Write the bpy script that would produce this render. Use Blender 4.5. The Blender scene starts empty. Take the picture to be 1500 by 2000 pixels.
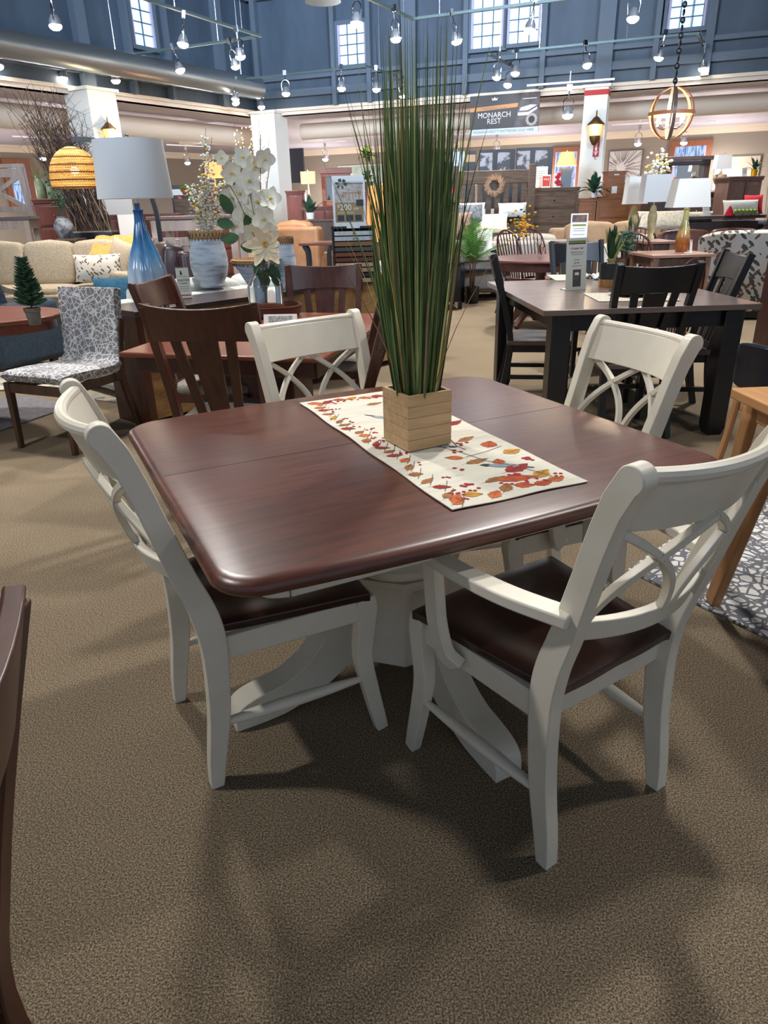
import bpy, math, random
from mathutils import Vector, Matrix
random.seed(7)
SC = bpy.context.scene
COL = SC.collection
PI = math.pi
R = math.radians
# ---------------------------------------------------------------- camera geometry
FPX, PITCH, ROLL, EYE = 1370.0, R(23.8), R(1.45), 1.38
_f = Vector((0, math.cos(PITCH), -math.sin(PITCH))); _u = Vector((0, math.sin(PITCH), math.cos(PITCH))); _r = Vector((1, 0, 0))
RT = math.cos(ROLL)*_r - math.sin(ROLL)*_u; UP = math.cos(ROLL)*_u + math.sin(ROLL)*_r
CAM = Vector((0, 0, EYE))
def ray(x, y): return RT*((x-750)/FPX) - UP*((y-1000)/FPX) + _f
def at(x, y, z):                      # point of the photograph on the level z
    d = ray(x, y); return CAM + d*((z-EYE)/d.z)
def aty(x, y, Y):                     # point of the photograph at the distance Y
    d = ray(x, y); return CAM + d*(Y/d.y)
def onpl(x, y, p0, n):
    d = ray(x, y); return CAM + d*((p0-CAM).dot(n)/d.dot(n))
def mpp(x, y, Y): return Y/ray(x, y).y/FPX
# ---------------------------------------------------------------- mesh building
def cr(pts, n=6):                     # smooth curve through points
    P = [tuple(p) for p in pts]
    if len(P) < 3: return P
    Q = [tuple(2*a-b for a, b in zip(P[0], P[1]))]+P+[tuple(2*a-b for a, b in zip(P[-1], P[-2]))]
    out = []
    for i in range(1, len(Q)-2):
        for k in range(n):
            t = k/n
            out.append(tuple(.5*((2*b)+(-a+c)*t+(2*a-5*b+4*c-d)*t*t+(-a+3*b-3*c+d)*t**3) for a, b, c, d in zip(Q[i-1], Q[i], Q[i+1], Q[i+2])))
    out.append(P[-1]); return out
class MB:
    def __init__(s): s.v = []; s.f = []; s.m = []; s.cur = 0
    def add(s, vs, fs, M=None):
        o = len(s.v)
        if M is not None: vs = [tuple(M @ Vector(v)) for v in vs]
        s.v += [tuple(v) for v in vs]
        for f in fs: s.f.append([i+o for i in f]); s.m.append(s.cur)
        return s
    def box(s, c, d, rz=0, M=None, rx=0, ry=0):
        x, y, z = d[0]/2, d[1]/2, d[2]/2
        vs = [(a*x, b*y, e*z) for a in (-1, 1) for b in (-1, 1) for e in (-1, 1)]
        T = Matrix.Translation(c) @ Matrix.Rotation(rz, 4, 'Z') @ Matrix.Rotation(ry, 4, 'Y') @ Matrix.Rotation(rx, 4, 'X')
        if M is not None: T = M @ T
        return s.add(vs, [(0, 1, 3, 2), (4, 6, 7, 5), (0, 4, 5, 1), (2, 3, 7, 6), (0, 2, 6, 4), (1, 5, 7, 3)], T)
    def bx(s, x0, x1, y0, y1, z0, z1): return s.box(((x0+x1)/2, (y0+y1)/2, (z0+z1)/2), (x1-x0, y1-y0, z1-z0))
    def prism(s, poly, z0, z1, M=None):
        n = len(poly); vs = [(p[0], p[1], z0) for p in poly]+[(p[0], p[1], z1) for p in poly]
        fs = [tuple(range(n))[::-1], tuple(range(n, 2*n))]+[(i, (i+1) % n, n+(i+1) % n, n+i) for i in range(n)]
        return s.add(vs, fs, M)
    def sweep(s, pts, w, t, side=(1, 0, 0), closed=False):
        # rectangular bar: t along side, w across the path
        pts = [Vector(p) for p in pts]; n = len(pts); o = len(s.v)
        W = w if isinstance(w, (list, tuple)) else [w]*n; T = t if isinstance(t, (list, tuple)) else [t]*n
        sd = Vector(side).normalized(); vs = []
        for i, p in enumerate(pts):
            a = pts[(i-1) % n] if closed else pts[max(i-1, 0)]; b = pts[(i+1) % n] if closed else pts[min(i+1, n-1)]
            tg = (b-a).normalized(); k = tg.cross(sd)
            k = k.normalized() if k.length > 1e-6 else Vector((0, 0, 1)); s2 = k.cross(tg).normalized()
            wi = W[min(i, len(W)-1)]/2; ti = T[min(i, len(T)-1)]/2
            vs += [p+k*wi+s2*ti, p+k*wi-s2*ti, p-k*wi-s2*ti, p-k*wi+s2*ti]
        fs = []
        for i in range(n if closed else n-1):
            j = (i+1) % n
            for q in range(4): fs.append((i*4+q, i*4+(q+1) % 4, j*4+(q+1) % 4, j*4+q))
        if not closed: fs += [(3, 2, 1, 0), tuple((n-1)*4+q for q in range(4))]
        return s.add(vs, fs)
    def tube(s, pts, r, n=8, closed=False):
        pts = [Vector(p) for p in pts]; m = len(pts); Rr = r if isinstance(r, (list, tuple)) else [r]*m; vs = []; prev = None
        for i, p in enumerate(pts):
            a = pts[(i-1) % m] if closed else pts[max(i-1, 0)]; b = pts[(i+1) % m] if closed else pts[min(i+1, m-1)]
            tg = (b-a).normalized() if (b-a).length > 1e-9 else Vector((0, 0, 1))
            if prev is None: u = tg.orthogonal().normalized()
            else: u = (prev-tg*prev.dot(tg)); u = u.normalized() if u.length > 1e-6 else tg.orthogonal().normalized()
            prev = u; w = tg.cross(u)
            for k in range(n): vs.append(p+(u*math.cos(2*PI*k/n)+w*math.sin(2*PI*k/n))*Rr[min(i, len(Rr)-1)])
        fs = []
        for i in range(m if closed else m-1):
            j = (i+1) % m
            for k in range(n): fs.append((i*n+k, i*n+(k+1) % n, j*n+(k+1) % n, j*n+k))
        if not closed: fs += [tuple(range(n))[::-1], tuple((m-1)*n+k for k in range(n))]
        return s.add(vs, fs)
    def lathe(s, prof, n=24, c=(0, 0, 0), M=None, sq=None, flute=0):
        vs = []
        for r, z in prof:
            for k in range(n):
                a = 2*PI*k/n; rr = r
                if sq: rr = r*sq(a)
                if flute: rr = r*(1+flute*math.cos(a*12)*min(1, 1))
                vs.append((c[0]+rr*math.cos(a), c[1]+rr*math.sin(a), c[2]+z))
        m = len(prof); fs = []
        for i in range(m-1):
            for k in range(n): fs.append((i*n+k, i*n+(k+1) % n, (i+1)*n+(k+1) % n, (i+1)*n+k))
        if prof[0][0] > 1e-5: fs.append(tuple(range(n))[::-1])
        if prof[-1][0] > 1e-5: fs.append(tuple((m-1)*n+k for k in range(n)))
        return s.add(vs, fs, M)
    def ball(s, c, r, n=12, m=8, sc=(1, 1, 1), M=None):
        T = Matrix.Translation(c) @ (M if M is not None else Matrix.Identity(4)) @ Matrix.Diagonal((sc[0], sc[1], sc[2], 1))
        return s.lathe([(max(r*math.sin(PI*i/m), 1e-6), -r*math.cos(PI*i/m)) for i in range(m+1)], n, M=T)
    def grid(s, fn, nu, nv, thick=0):
        P = [[Vector(fn(i/nu, j/nv)) for j in range(nv+1)] for i in range(nu+1)]
        idx = lambda i, j: i*(nv+1)+j
        top = [p for row in P for p in row]; fs = [(idx(i, j), idx(i+1, j), idx(i+1, j+1), idx(i, j+1)) for i in range(nu) for j in range(nv)]
        if not thick: return s.add(top, fs)
        bot = []
        for i in range(nu+1):
            for j in range(nv+1):
                a = P[min(i+1, nu)][j]-P[max(i-1, 0)][j]; b = P[i][min(j+1, nv)]-P[i][max(j-1, 0)]; nn = a.cross(b)
                bot.append(P[i][j]-(nn.normalized() if nn.length > 0 else Vector((0, 0, 1)))*thick)
        N = len(top); f2 = [tuple(q+N for q in f[::-1]) for f in fs]; e = []
        for i in range(nu): e += [(idx(i+1, 0), idx(i, 0), idx(i, 0)+N, idx(i+1, 0)+N), (idx(i, nv), idx(i+1, nv), idx(i+1, nv)+N, idx(i, nv)+N)]
        for j in range(nv): e += [(idx(0, j), idx(0, j+1), idx(0, j+1)+N, idx(0, j)+N), (idx(nu, j+1), idx(nu, j), idx(nu, j)+N, idx(nu, j+1)+N)]
        return s.add(top+bot, fs+f2+e)
    def cushion(s, c, d, p=.25, n=10, M=None, bulge=.15):   # soft rounded block
        def f(a, b, t):
            return a
        vs = []; fs = []
        T = Matrix.Translation(c)
        if M is not None: T = M @ T
        m = n
        for i in range(m+1):
            ph = PI*i/m
            for k in range(2*m):
                th = 2*PI*k/(2*m)
                cx = math.sin(ph)*math.cos(th); cy = math.sin(ph)*math.sin(th); cz = -math.cos(ph)
                g = lambda q: math.copysign(abs(q)**p, q)
                x, y, z = g(cx), g(cy), g(cz)
                l = 1.0
                x *= 1-.0; bz = 1+bulge*(1-x*x)*(1-y*y)-bulge
                vs.append((x*d[0]/2*l, y*d[1]/2*l, z*d[2]/2*bz))
        K = 2*m
        for i in range(m):
            for k in range(K): fs.append((i*K+k, i*K+(k+1) % K, (i+1)*K+(k+1) % K, (i+1)*K+k))
        return s.add(vs, fs, T)
    def build(s, name, mats, parent=None, bevel=0, smooth=.6, loc=None, rz=0, seg=2, subsurf=0):
        me = bpy.data.meshes.new(name); me.from_pydata(s.v, [], s.f)
        if not isinstance(mats, (list, tuple)): mats = [mats]
        for m in mats: me.materials.append(m)
        me.polygons.foreach_set('material_index', s.m)
        me.polygons.foreach_set('use_smooth', [True]*len(s.f))
        me.validate(); me.update(); me.set_sharp_from_angle(angle=smooth)
        o = bpy.data.objects.new(name, me); COL.objects.link(o)
        if parent is not None: o.parent = parent
        if loc is not None: o.location = loc
        o.rotation_euler = (0, 0, rz)
        if bevel:
            b = o.modifiers.new('b', 'BEVEL'); b.width = bevel; b.segments = seg; b.limit_method = 'ANGLE'; b.angle_limit = R(40); b.harden_normals = False
        if subsurf:
            b = o.modifiers.new('s', 'SUBSURF'); b.levels = subsurf; b.render_levels = subsurf
        return o
def tag(o, label=None, cat=None, group=None, kind=None):
    if label: o['label'] = label
    if cat: o['category'] = cat
    if group: o['group'] = group
    if kind: o['kind'] = kind
    return o
def thing(name, label, cat, loc=(0, 0, 0), rz=0, group=None):
    o = bpy.data.objects.new(name, None); COL.objects.link(o); o.location = loc; o.rotation_euler = (0, 0, rz)
    o.empty_display_size = .05
    return tag(o, label, cat, group)
def struct(mb, name, m, **k): return tag(mb.build(name, m, **k), kind='structure')
KIDS = {}
def kids(o): return [c for c in COL.objects if c.parent == o]
def dup(root, loc, rz=0, label=None, group=None, scale=None):
    def cp(o, par):
        c = o.copy(); COL.objects.link(c)
        if par is not None: c.parent = par
        for ch in kids(o): cp(ch, c)
        return c
    src = root; c = src.copy(); COL.objects.link(c)
    for ch in kids(src): cp(ch, c)
    c.location = loc; c.rotation_euler = (0, 0, rz)
    if scale: c.scale = (scale,)*3 if not isinstance(scale, tuple) else scale
    if label: c['label'] = label
    if group: c['group'] = group
    return c
# ---------------------------------------------------------------- materials
def srgb(c): return tuple((x/255/12.92 if x/255 <= .04045 else ((x/255+.055)/1.055)**2.4) for x in c)+(1,)
_M = {}
def mat(name, c, rough=.5, metal=0, spec=.5, c2=None, nscale=8, stretch=(1, 1, 1), ndet=4, bump=0, bscale=200, coat=0, emit=0, ecol=None, trans=0, alpha=1, sub=0, ramp=(.35, .65), sheen=0, wear=None):
    if name in _M: return _M[name]
    m = bpy.data.materials.new(name); m.use_nodes = True; nt = m.node_tree; N = nt.nodes; L = nt.links; b = N['Principled BSDF']
    b.inputs['Base Color'].default_value = srgb(c); b.inputs['Roughness'].default_value = rough; b.inputs['Metallic'].default_value = metal
    b.inputs['Specular IOR Level'].default_value = spec; b.inputs['Coat Weight'].default_value = coat; b.inputs['Coat Roughness'].default_value = .3
    if trans: b.inputs['Transmission Weight'].default_value = trans
    if alpha < 1: b.inputs['Alpha'].default_value = alpha
    if sheen: b.inputs['Sheen Weight'].default_value = sheen
    if emit: b.inputs['Emission Color'].default_value = srgb(ecol or c); b.inputs['Emission Strength'].default_value = emit
    tc = N.new('ShaderNodeTexCoord'); last = None
    if c2:
        mp = N.new('ShaderNodeMapping'); mp.inputs['Scale'].default_value = stretch; L.new(tc.outputs['Object'], mp.inputs['Vector'])
        no = N.new('ShaderNodeTexNoise'); no.inputs['Scale'].default_value = nscale; no.inputs['Detail'].default_value = ndet; no.inputs['Roughness'].default_value = .62
        L.new(mp.outputs[0], no.inputs['Vector'])
        rp = N.new('ShaderNodeValToRGB'); e = rp.color_ramp.elements; e[0].position, e[1].position = ramp; e[0].color = srgb(c); e[1].color = srgb(c2)
        L.new(no.outputs[0], rp.inputs[0]); last = rp.outputs[0]
    if wear:
        bv = N.new('ShaderNodeBevel'); bv.samples = 4; bv.inputs['Radius'].default_value = .0045
        ge = N.new('ShaderNodeNewGeometry'); dp = N.new('ShaderNodeVectorMath'); dp.operation = 'DOT_PRODUCT'
        L.new(bv.outputs[0], dp.inputs[0]); L.new(ge.outputs['Normal'], dp.inputs[1])
        r2 = N.new('ShaderNodeValToRGB'); r2.color_ramp.elements[0].position = .90; r2.color_ramp.elements[0].color = (1, 1, 1, 1); r2.color_ramp.elements[1].position = .975; r2.color_ramp.elements[1].color = (0, 0, 0, 1)
        L.new(dp.outputs['Value'], r2.inputs[0]); mx = N.new('ShaderNodeMix'); mx.data_type = 'RGBA'
        mul = N.new('ShaderNodeMath'); mul.operation = 'MULTIPLY'; mul.inputs[1].default_value = .6; L.new(r2.outputs[0], mul.inputs[0])
        L.new(mul.outputs[0], mx.inputs['Factor'])
        if last: L.new(last, mx.inputs['A'])
        else: mx.inputs['A'].default_value = srgb(c)
        mx.inputs['B'].default_value = srgb(wear); last = mx.outputs['Result']
    if last: L.new(last, b.inputs['Base Color'])
    if bump:
        n2 = N.new('ShaderNodeTexNoise'); n2.inputs['Scale'].default_value = bscale; n2.inputs['Detail'].default_value = 3
        L.new(tc.outputs['Object'], n2.inputs['Vector']); bp = N.new('ShaderNodeBump'); bp.inputs['Strength'].default_value = bump; bp.inputs['Distance'].default_value = .004
        L.new(n2.outputs[0], bp.inputs['Height']); L.new(bp.outputs[0], b.inputs['Normal'])
    _M[name] = m; return m
def wood(name, c, c2, rough=.35, axis='x', sc=1, coat=0, spec=.5):
    st = {'x': (1, 9, 9), 'y': (9, 1, 9), 'z': (9, 9, 1)}[axis]
    return mat(name, c, rough=rough, c2=c2, nscale=3*sc, stretch=st, ndet=6, coat=coat, ramp=(.3, .7), spec=spec)
WHITE = mat('cream_paint', (228, 222, 206), rough=.38, c2=(218, 211, 193), nscale=5, wear=(84, 62, 44))
SEATW = wood('dark_seat_wood', (42, 22, 19), (62, 33, 26), rough=.32, axis='y', coat=.2)
TOPW = wood('cherry_top_wood', (92, 51, 38), (56, 30, 26), rough=.34, axis='y', sc=1.3, coat=.25)
BROWNW = wood('brown_cherry_wood', (86, 46, 30), (58, 30, 22), rough=.35, axis='z', coat=.15)
REDW = wood('red_cherry_wood', (130, 68, 42), (96, 48, 30), rough=.35, axis='x', coat=.15)
CABW = wood('cabinet_cherry_wood', (112, 56, 42), (82, 40, 32), rough=.4, axis='z')
BLACKP = mat('black_paint', (22, 23, 28), rough=.36)
GREYW = wood('grey_brown_wood', (104, 88, 78), (82, 70, 62), rough=.28, axis='x', coat=.2)
RUSTW = wood('rustic_wood', (112, 88, 68), (66, 50, 40), rough=.7, axis='x', sc=1.5)
OAKW = wood('light_oak_wood', (196, 148, 98), (170, 122, 76), rough=.4, axis='x')
OAKZ = wood('light_oak_leg_wood', (190, 140, 92), (160, 112, 70), rough=.42, axis='z')
HONEYW = wood('honey_wood', (150, 98, 62), (122, 76, 46), rough=.45, axis='x')
PALEW = wood('pale_greyed_wood', (178, 158, 142), (150, 130, 116), rough=.6, axis='z')
PINE = wood('pine_box_wood', (206, 176, 134), (180, 146, 104), rough=.6, axis='x', sc=2)
BRASS = mat('brass', (196, 150, 80), rough=.25, metal=1)
CHROME = mat('chrome', (200, 200, 205), rough=.15, metal=1)
BLACKM = mat('black_metal', (18, 18, 20), rough=.4, metal=.4)
GREYF = mat('grey_seat_fabric', (150, 144, 134), rough=.9, c2=(128, 122, 114), nscale=60, bump=.3)
PAPER = mat('white_paper', (226, 226, 222), rough=.6)
CREAMP = mat('cream_card', (214, 212, 196), rough=.6)
INK = mat('black_ink', (30, 30, 32), rough=.6)
REDINK = mat('red_print', (168, 36, 40), rough=.6)
OLIVE = mat('olive_print', (128, 124, 44), rough=.6)
GLASS = mat('clear_glass', (250, 252, 252), rough=.02, trans=1)
ACRYL = mat('clear_acrylic', (235, 240, 242), rough=.08, trans=.9)
SHADEW = mat('white_lampshade', (226, 226, 222), rough=.8, sheen=.2)
GREENL = mat('green_leaf', (52, 92, 48), rough=.5, c2=(34, 66, 36), nscale=12)
BRIGHTG = mat('bright_green_leaf', (120, 158, 52), rough=.5, c2=(70, 118, 40), nscale=6)
DARKG = mat('dark_green_leaf', (30, 62, 44), rough=.45, c2=(44, 84, 56), nscale=8)
def text_mb(mb, s, size, M, depth=.0006, align='CENTER', wscale=1):
    cu = bpy.data.curves.new('t', 'FONT'); cu.body = s; cu.size = size; cu.align_x = align; cu.align_y = 'CENTER'; cu.extrude = depth; cu.resolution_u = 3
    o = bpy.data.objects.new('t', cu); COL.objects.link(o); bpy.context.view_layer.update()
    me = bpy.data.meshes.new_from_object(o.evaluated_get(bpy.context.evaluated_depsgraph_get()))
    mb.add([M @ Vector((v.co.x*wscale, v.co.y, v.co.z)) for v in me.vertices], [tuple(p.vertices) for p in me.polygons])
    bpy.data.objects.remove(o); bpy.data.curves.remove(cu); bpy.data.meshes.remove(me)
# front-facing plate frame: local x right, local z up, face looks to -y
def FRONT(x, y, z, tilt=0): return Matrix.Translation((x, y, z)) @ Matrix.Rotation(PI/2-tilt, 4, 'X')
# ================================================================ DINING TABLE
TA = R(26); TC = Vector((.043, 1.89, 0)); TL, TW, TH = 1.18, 1.32, .765
def make_table():
    t = thing('dining_table', 'square cream pedestal dining table with a dark cherry top, holding the tall grass', 'table', TC, TA)
    # outline with bowed near and far edges and rounded corners
    def outline(hx, hy, bow, rc, n=8):
        pts = []
        for cx, cy, a0 in ((hx, hy, 0), (-hx, hy, 90), (-hx, -hy, 180), (hx, -hy, 270)):
            sx = math.copysign(1, cx); sy = math.copysign(1, cy)
            for k in range(n+1):
                a = R(a0+90*k/n); pts.append((cx-sx*rc+rc*math.cos(a), cy-sy*rc+rc*math.sin(a)))
            if a0 in (0, 180):
                for k in range(1, 12): pts.append((cx-sx*rc-sx*2*(hx-rc)*k/12, cy))
        return [(x, y+math.copysign(bow, y)*(1-(x/hx)**2)) for x, y in pts]
    m = MB(); prof = [(-.010, .0), (-.004, .002), (0, .008), (0, .016), (-.003, .024), (-.012, .031), (-.022, .034)]
    rings = []; n = 0
    for d, z in prof:
        o = outline(TW/2+d, TL/2+d, .03, .085); n = len(o); rings.append([(x, y, TH-.034+z) for x, y in o])
    vs = [p for r_ in rings for p in r_]; fs = [(i*n+k, i*n+(k+1) % n, (i+1)*n+(k+1) % n, (i+1)*n+k) for i in range(len(prof)-1) for k in range(n)]
    fs += [tuple(range(n))[::-1], tuple((len(prof)-1)*n+k for k in range(n))]
    m.add(vs, fs)
    m.build('tabletop', topwood2, t, smooth=.9)
    ms = MB()
    for yy in (.045,): ms.bx(-TW/2+.021, TW/2-.021, yy-.0009, yy+.0009, TH-.003, TH+.0004)
    tag(ms.build('leaf_seam', SEATW, t), 'thin dark joint line across the tabletop')
    m = MB()
    for a in (-1, 1):
        m.box((0, a*(TL/2-.075), TH-.034-.028), (TW-.30, .022, .056)); m.box((a*(TW/2-.10), 0, TH-.034-.028), (.022, TL-.24, .056))
        m.sweep(cr([(a*(TW/2-.15), -(TL/2-.075), TH-.062), (a*(TW/2-.115), -(TL/2-.09), TH-.062), (a*(TW/2-.10), -(TL/2-.12), TH-.062)]), .022, .056, (0, 0, 1))
        m.sweep(cr([(a*(TW/2-.15), (TL/2-.075), TH-.062), (a*(TW/2-.115), (TL/2-.09), TH-.062), (a*(TW/2-.10), (TL/2-.12), TH-.062)]), .022, .056, (0, 0, 1))
    m.box((0, 0, TH-.034-.02), (TW-.42, TL-.3, .03))
    m.build('apron', WHITE, t, bevel=.003)
    m = MB()
    sq = [(.155, .10), (.155, .37), (.148, .385)]
    oc = [PI/8+k*PI/4 for k in range(8)]
    def octo(r_): return [(r_*math.cos(a), r_*math.sin(a)) for a in oc]
    m.prism(octo(.152), .10, .37); m.prism(octo(.165), .37, .39)
    m.lathe([(.13, .39), (.155, .395), (.16, .405), (.15, .42), (.125, .43), (.12, .445), (.14, .46), (.165, .50), (.172, .54), (.16, .585), (.135, .61), (.13, .62), (.15, .63), (.155, .645), (.15, .69), (.18, .70)], 32)
    m.build('pedestal', WHITE, t, bevel=.003)
    for k in range(4):
        a = k*PI/2+R(2); m = MB(); c, s_ = math.cos(a), math.sin(a)
        top = [(.10, .36), (.17, .345), (.24, .27), (.32, .165), (.40, .115), (.48, .098), (.535, .08), (.56, .05), (.565, .0)]
        bot = [(.10, .10), (.16, .105), (.21, .095), (.27, .06), (.33, .03), (.39, .012), (.43, .004), (.50, .0), (.55, 0)]
        T = cr([(p[0], 0, p[1]) for p in top], 4); B = cr([(p[0], 0, p[1]) for p in bot], 4)
        poly = [(p[0], p[2]) for p in T]+[(p[0], p[2]) for p in B[-2::-1]]
        M = Matrix.Rotation(a, 4, 'Z') @ Matrix.Rotation(PI/2, 4, 'X')
        m.prism(poly, -.042, .042, M)
        m.build('pedestal_foot', WHITE, t, bevel=.003)
    return t
topwood2 = wood('tabletop_cherry', (104, 58, 42), (66, 36, 30), rough=.33, axis='x', sc=1.6, coat=.3)
make_table()
# ================================================================ WHITE CHAIRS
def curve_x(u, dep): return dep*(1-u*u)            # bulge to the back at the middle
def make_white_chair(arms, label):
    t = thing('dining_chair', label, 'chair', group=None)
    # seat
    m = MB(); hw, d0, d1 = .245, -.215, .215
    def sf(u, v):
        x = (u*2-1); y = v; w = hw-.056*v
        yy = d0+(d1-d0)*y+(-.012*(1-x*x) if v < .5 else .0)*(1-2*v if v < .5 else 0)
        z = .468-.012*math.exp(-((abs(x)-.45)/.33)**2)*math.exp(-((y-.55)/.34)**2)*1.2+.0
        e = max(abs(x), abs(2*y-1)); z -= .006*max(0, (e-.9)/.1)
        return (x*w, yy, z)
    m.grid(sf, 24, 20, thick=.026)
    m.build('seat', SEATW, t, bevel=.004)
    # apron
    m = MB(); m.bx(-.205, .205, -.20, -.18, .375, .44); m.build('front_rail', WHITE, t, bevel=.002)
    m = MB(); m.bx(-.185, .185, .17, .19, .37, .44); m.build('rear_rail', WHITE, t, bevel=.002)
    for s in (-1, 1):
        m = MB(); m.sweep([(s*.215, -.19, .405), (s*.197, .18, .403)], .065, .02, (1, 0, 0)); m.build('side_rail', WHITE, t, bevel=.002)
        # rear post with leg
        m = MB(); pth = cr([(s*.198, .232, 0), (s*.198, .222, .08), (s*.198, .200, .22), (s*.198, .190, .36), (s*.199, .192, .45), (s*.203, .207, .53), (s*.208, .236, .62), (s*.214, .270, .74), (s*.219, .304, .86), (s*.222, .338, .96)], 4)
        W = [.034+.03*math.sin(min(1, k/(len(pth)*.5))*PI/2) if k < len(pth)*.5 else .064-.014*min(1, (k-len(pth)*.5)/(len(pth)*.3)) for k in range(len(pth))]
        W = [w*.98 for w in W]
        fr, bk_ = [], []
        for k, p_ in enumerate(pth):
            a_ = pth[max(k-1, 0)]; b_ = pth[min(k+1, len(pth)-1)]; ty, tz = b_[1]-a_[1], b_[2]-a_[2]; l_ = math.hypot(ty, tz); ny, nz = tz/l_, -ty/l_
            fr.append((p_[1]-ny*W[k]/2, p_[2]-nz*W[k]/2)); bk_.append((p_[1]+ny*W[k]/2, p_[2]+nz*W[k]/2))
        fr[0] = (fr[0][0], 0); bk_[0] = (bk_[0][0], 0)
        sc_ = [(.354+.0265*math.cos(R(q)), .976+.0265*math.sin(R(q))) for q in range(150, -66, -12)]
        fr = [q for q in fr if q[1] < .955]; bk_ = [q for q in bk_ if q[1] < .925]
        ol = fr+sc_+bk_[::-1]
        xc = lambda z: s*(.198+.024*max(0, min(1, (z-.4)/.55)))
        n_ = len(ol); vs = [(xc(q[1])-.0185, q[0], q[1]) for q in ol]+[(xc(q[1])+.0185, q[0], q[1]) for q in ol]
        m.add(vs, [tuple(range(n_)), tuple(range(n_, 2*n_))[::-1]]+[(k, n_+k, n_+(k+1) % n_, (k+1) % n_) for k in range(n_)])
        m.build('rear_leg', WHITE, t, bevel=.0025)
        # front leg
        m = MB(); pth = cr([(s*.222, -.245, 0), (s*.222, -.234, .05), (s*.220, -.212, .16), (s*.219, -.196, .26), (s*.218, -.205, .35), (s*.216, -.212, .405), (s*.216, -.205, .442)], 4)
        n = len(pth); W = [.034+.020*min(1, k/(n*.75)) for k in range(n)]
        m.sweep(pth, W, [.030+.012*min(1, k/(n*.75)) for k in range(n)], (1, 0, 0)); m.build('front_leg', WHITE, t, bevel=.003)
        # stretcher
        m = MB(); a = Vector((s*.219, -.205, .185)); b = Vector((s*.198, .225, .185))
        m.tube([a.lerp(b, q/12) for q in range(13)], [.0075+.0095*math.sin(PI*q/12) for q in range(13)], 12); m.build('stretcher', WHITE, t)
    # top rail
    DEP = .055
    def rail(z0, z1, hw, y0, lean, th, dz=0, n=18):
        m = MB()
        def P(u, z, off): x = (2*u-1); return Vector((x*hw, y0+lean*(z-z0)+curve_x(x, DEP)+off, z+dz*(1-x*x)))
        vs = []; fs = []
        for i in range(n+1):
            u = i/n; vs += [P(u, z0, -th/2), P(u, z1, -th/2), P(u, z1, th/2), P(u, z0, th/2)]
        for i in range(n):
            for q in range(4): fs.append((i*4+q, i*4+(q+1) % 4, (i+1)*4+(q+1) % 4, (i+1)*4+q))
        fs += [(3, 2, 1, 0), tuple(n*4+q for q in range(4))]
        m.add(vs, fs); return m
    m = rail(.862, .975, .212, .297, .38, .022, dz=-.008)
    # rolled crest along the top edge
    m.tube([(x*.212, .346+curve_x(x, DEP), .976-.008*(1-x*x)) for x in [q/9-1 for q in range(19)]], .0145, 10)
    m.build('top_rail', WHITE, t, bevel=.002)
    m = rail(.600, .650, .198, .226, .30, .024, dz=-.004); m.build('lower_rail', WHITE, t, bevel=.003)
    # interlaced arches
    h, zb, zt = .198, .64, .862
    def yy(x, z): q = x/.212; return .236+.32*(z-.62)+curve_x(q, DEP)
    arcs = [((-h, zt), (-.035, .775), (-.012, zb), .07), ((h, zt), (.035, .775), (.012, zb), .07), ((0, zt), (-.13, .79), (-h+.008, zb), .1), ((0, zt), (.13, .79), (h-.008, zb), .1)]
    m = MB()
    for p0, pm, p1, _ in arcs:
        ctrl = [(p0[0]+(p1[0]-p0[0])*(2*q-q*q), 0, p0[1]+(p1[1]-p0[1])*q) for q in [w_/16 for w_ in range(17)]]
        m.sweep([(x, yy(x, z), z) for x, _, z in ctrl], .017, .018, (0, 1, 0))
    m.build('arched_lattice', WHITE, t, bevel=.002)
    if arms:
        for s in (-1, 1):
            m = MB()
            m.sweep(cr([(s*.222, .255, .668), (s*.262, .13, .672), (s*.276, 0, .672), (s*.268, -.10, .668), (s*.262, -.135, .664)], 6), [.050]*10+[.046]*20, .026, (0, 0, 1))
            m.build('armrest', WHITE, t, bevel=.004)
            m = MB()
            m.sweep(cr([(s*.264, -.11, .66), (s*.264, -.10, .58), (s*.262, -.092, .50), (s*.252, -.075, .425), (s*.232, -.05, .39)], 5), .046, .028, (1, 0, 0)); m.build('arm_support', WHITE, t, bevel=.004)
    return t
def pose2(pm, pp, y_local, half):     # world points of the local -x and +x ends at local y
    pm = Vector(pm); pp = Vector(pp); d = (pp-pm); a = math.atan2(d.y, d.x); mid = (pm+pp)/2
    back = Vector((-math.sin(a), math.cos(a), 0)); loc = mid-back*y_local; return Vector((loc.x, loc.y, 0)), a
ch0 = make_white_chair(False, 'cream armless dining chair at the left of the table, seen from its side')
loc, a = pose2(at(437, 1528, 0), at(362, 1363, 0), .235, .2); ch0.location = loc-Vector((.02, .005, 0)); ch0.rotation_euler = (0, 0, a)
loc, a = pose2(at(475, 640, .985), at(702, 610, .985), .36, .22)
dup(ch0, loc, a, 'cream armless dining chair behind the tall grass, facing the camera across the table')
chA = make_white_chair(True, 'cream dining armchair nearest the camera, seen from behind with its dark seat showing')
loc, a = pose2(at(1285, 1533, 0), at(1066, 1688, 0), .235, .2); chA.location = loc; chA.rotation_euler = (0, 0, a)
loc, a = pose2(at(1168, 622, .985), at(1372, 668, .985), .36, .22)
dup(chA, loc, a, 'cream dining armchair on the far right side, between the dining table and black table')
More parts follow.
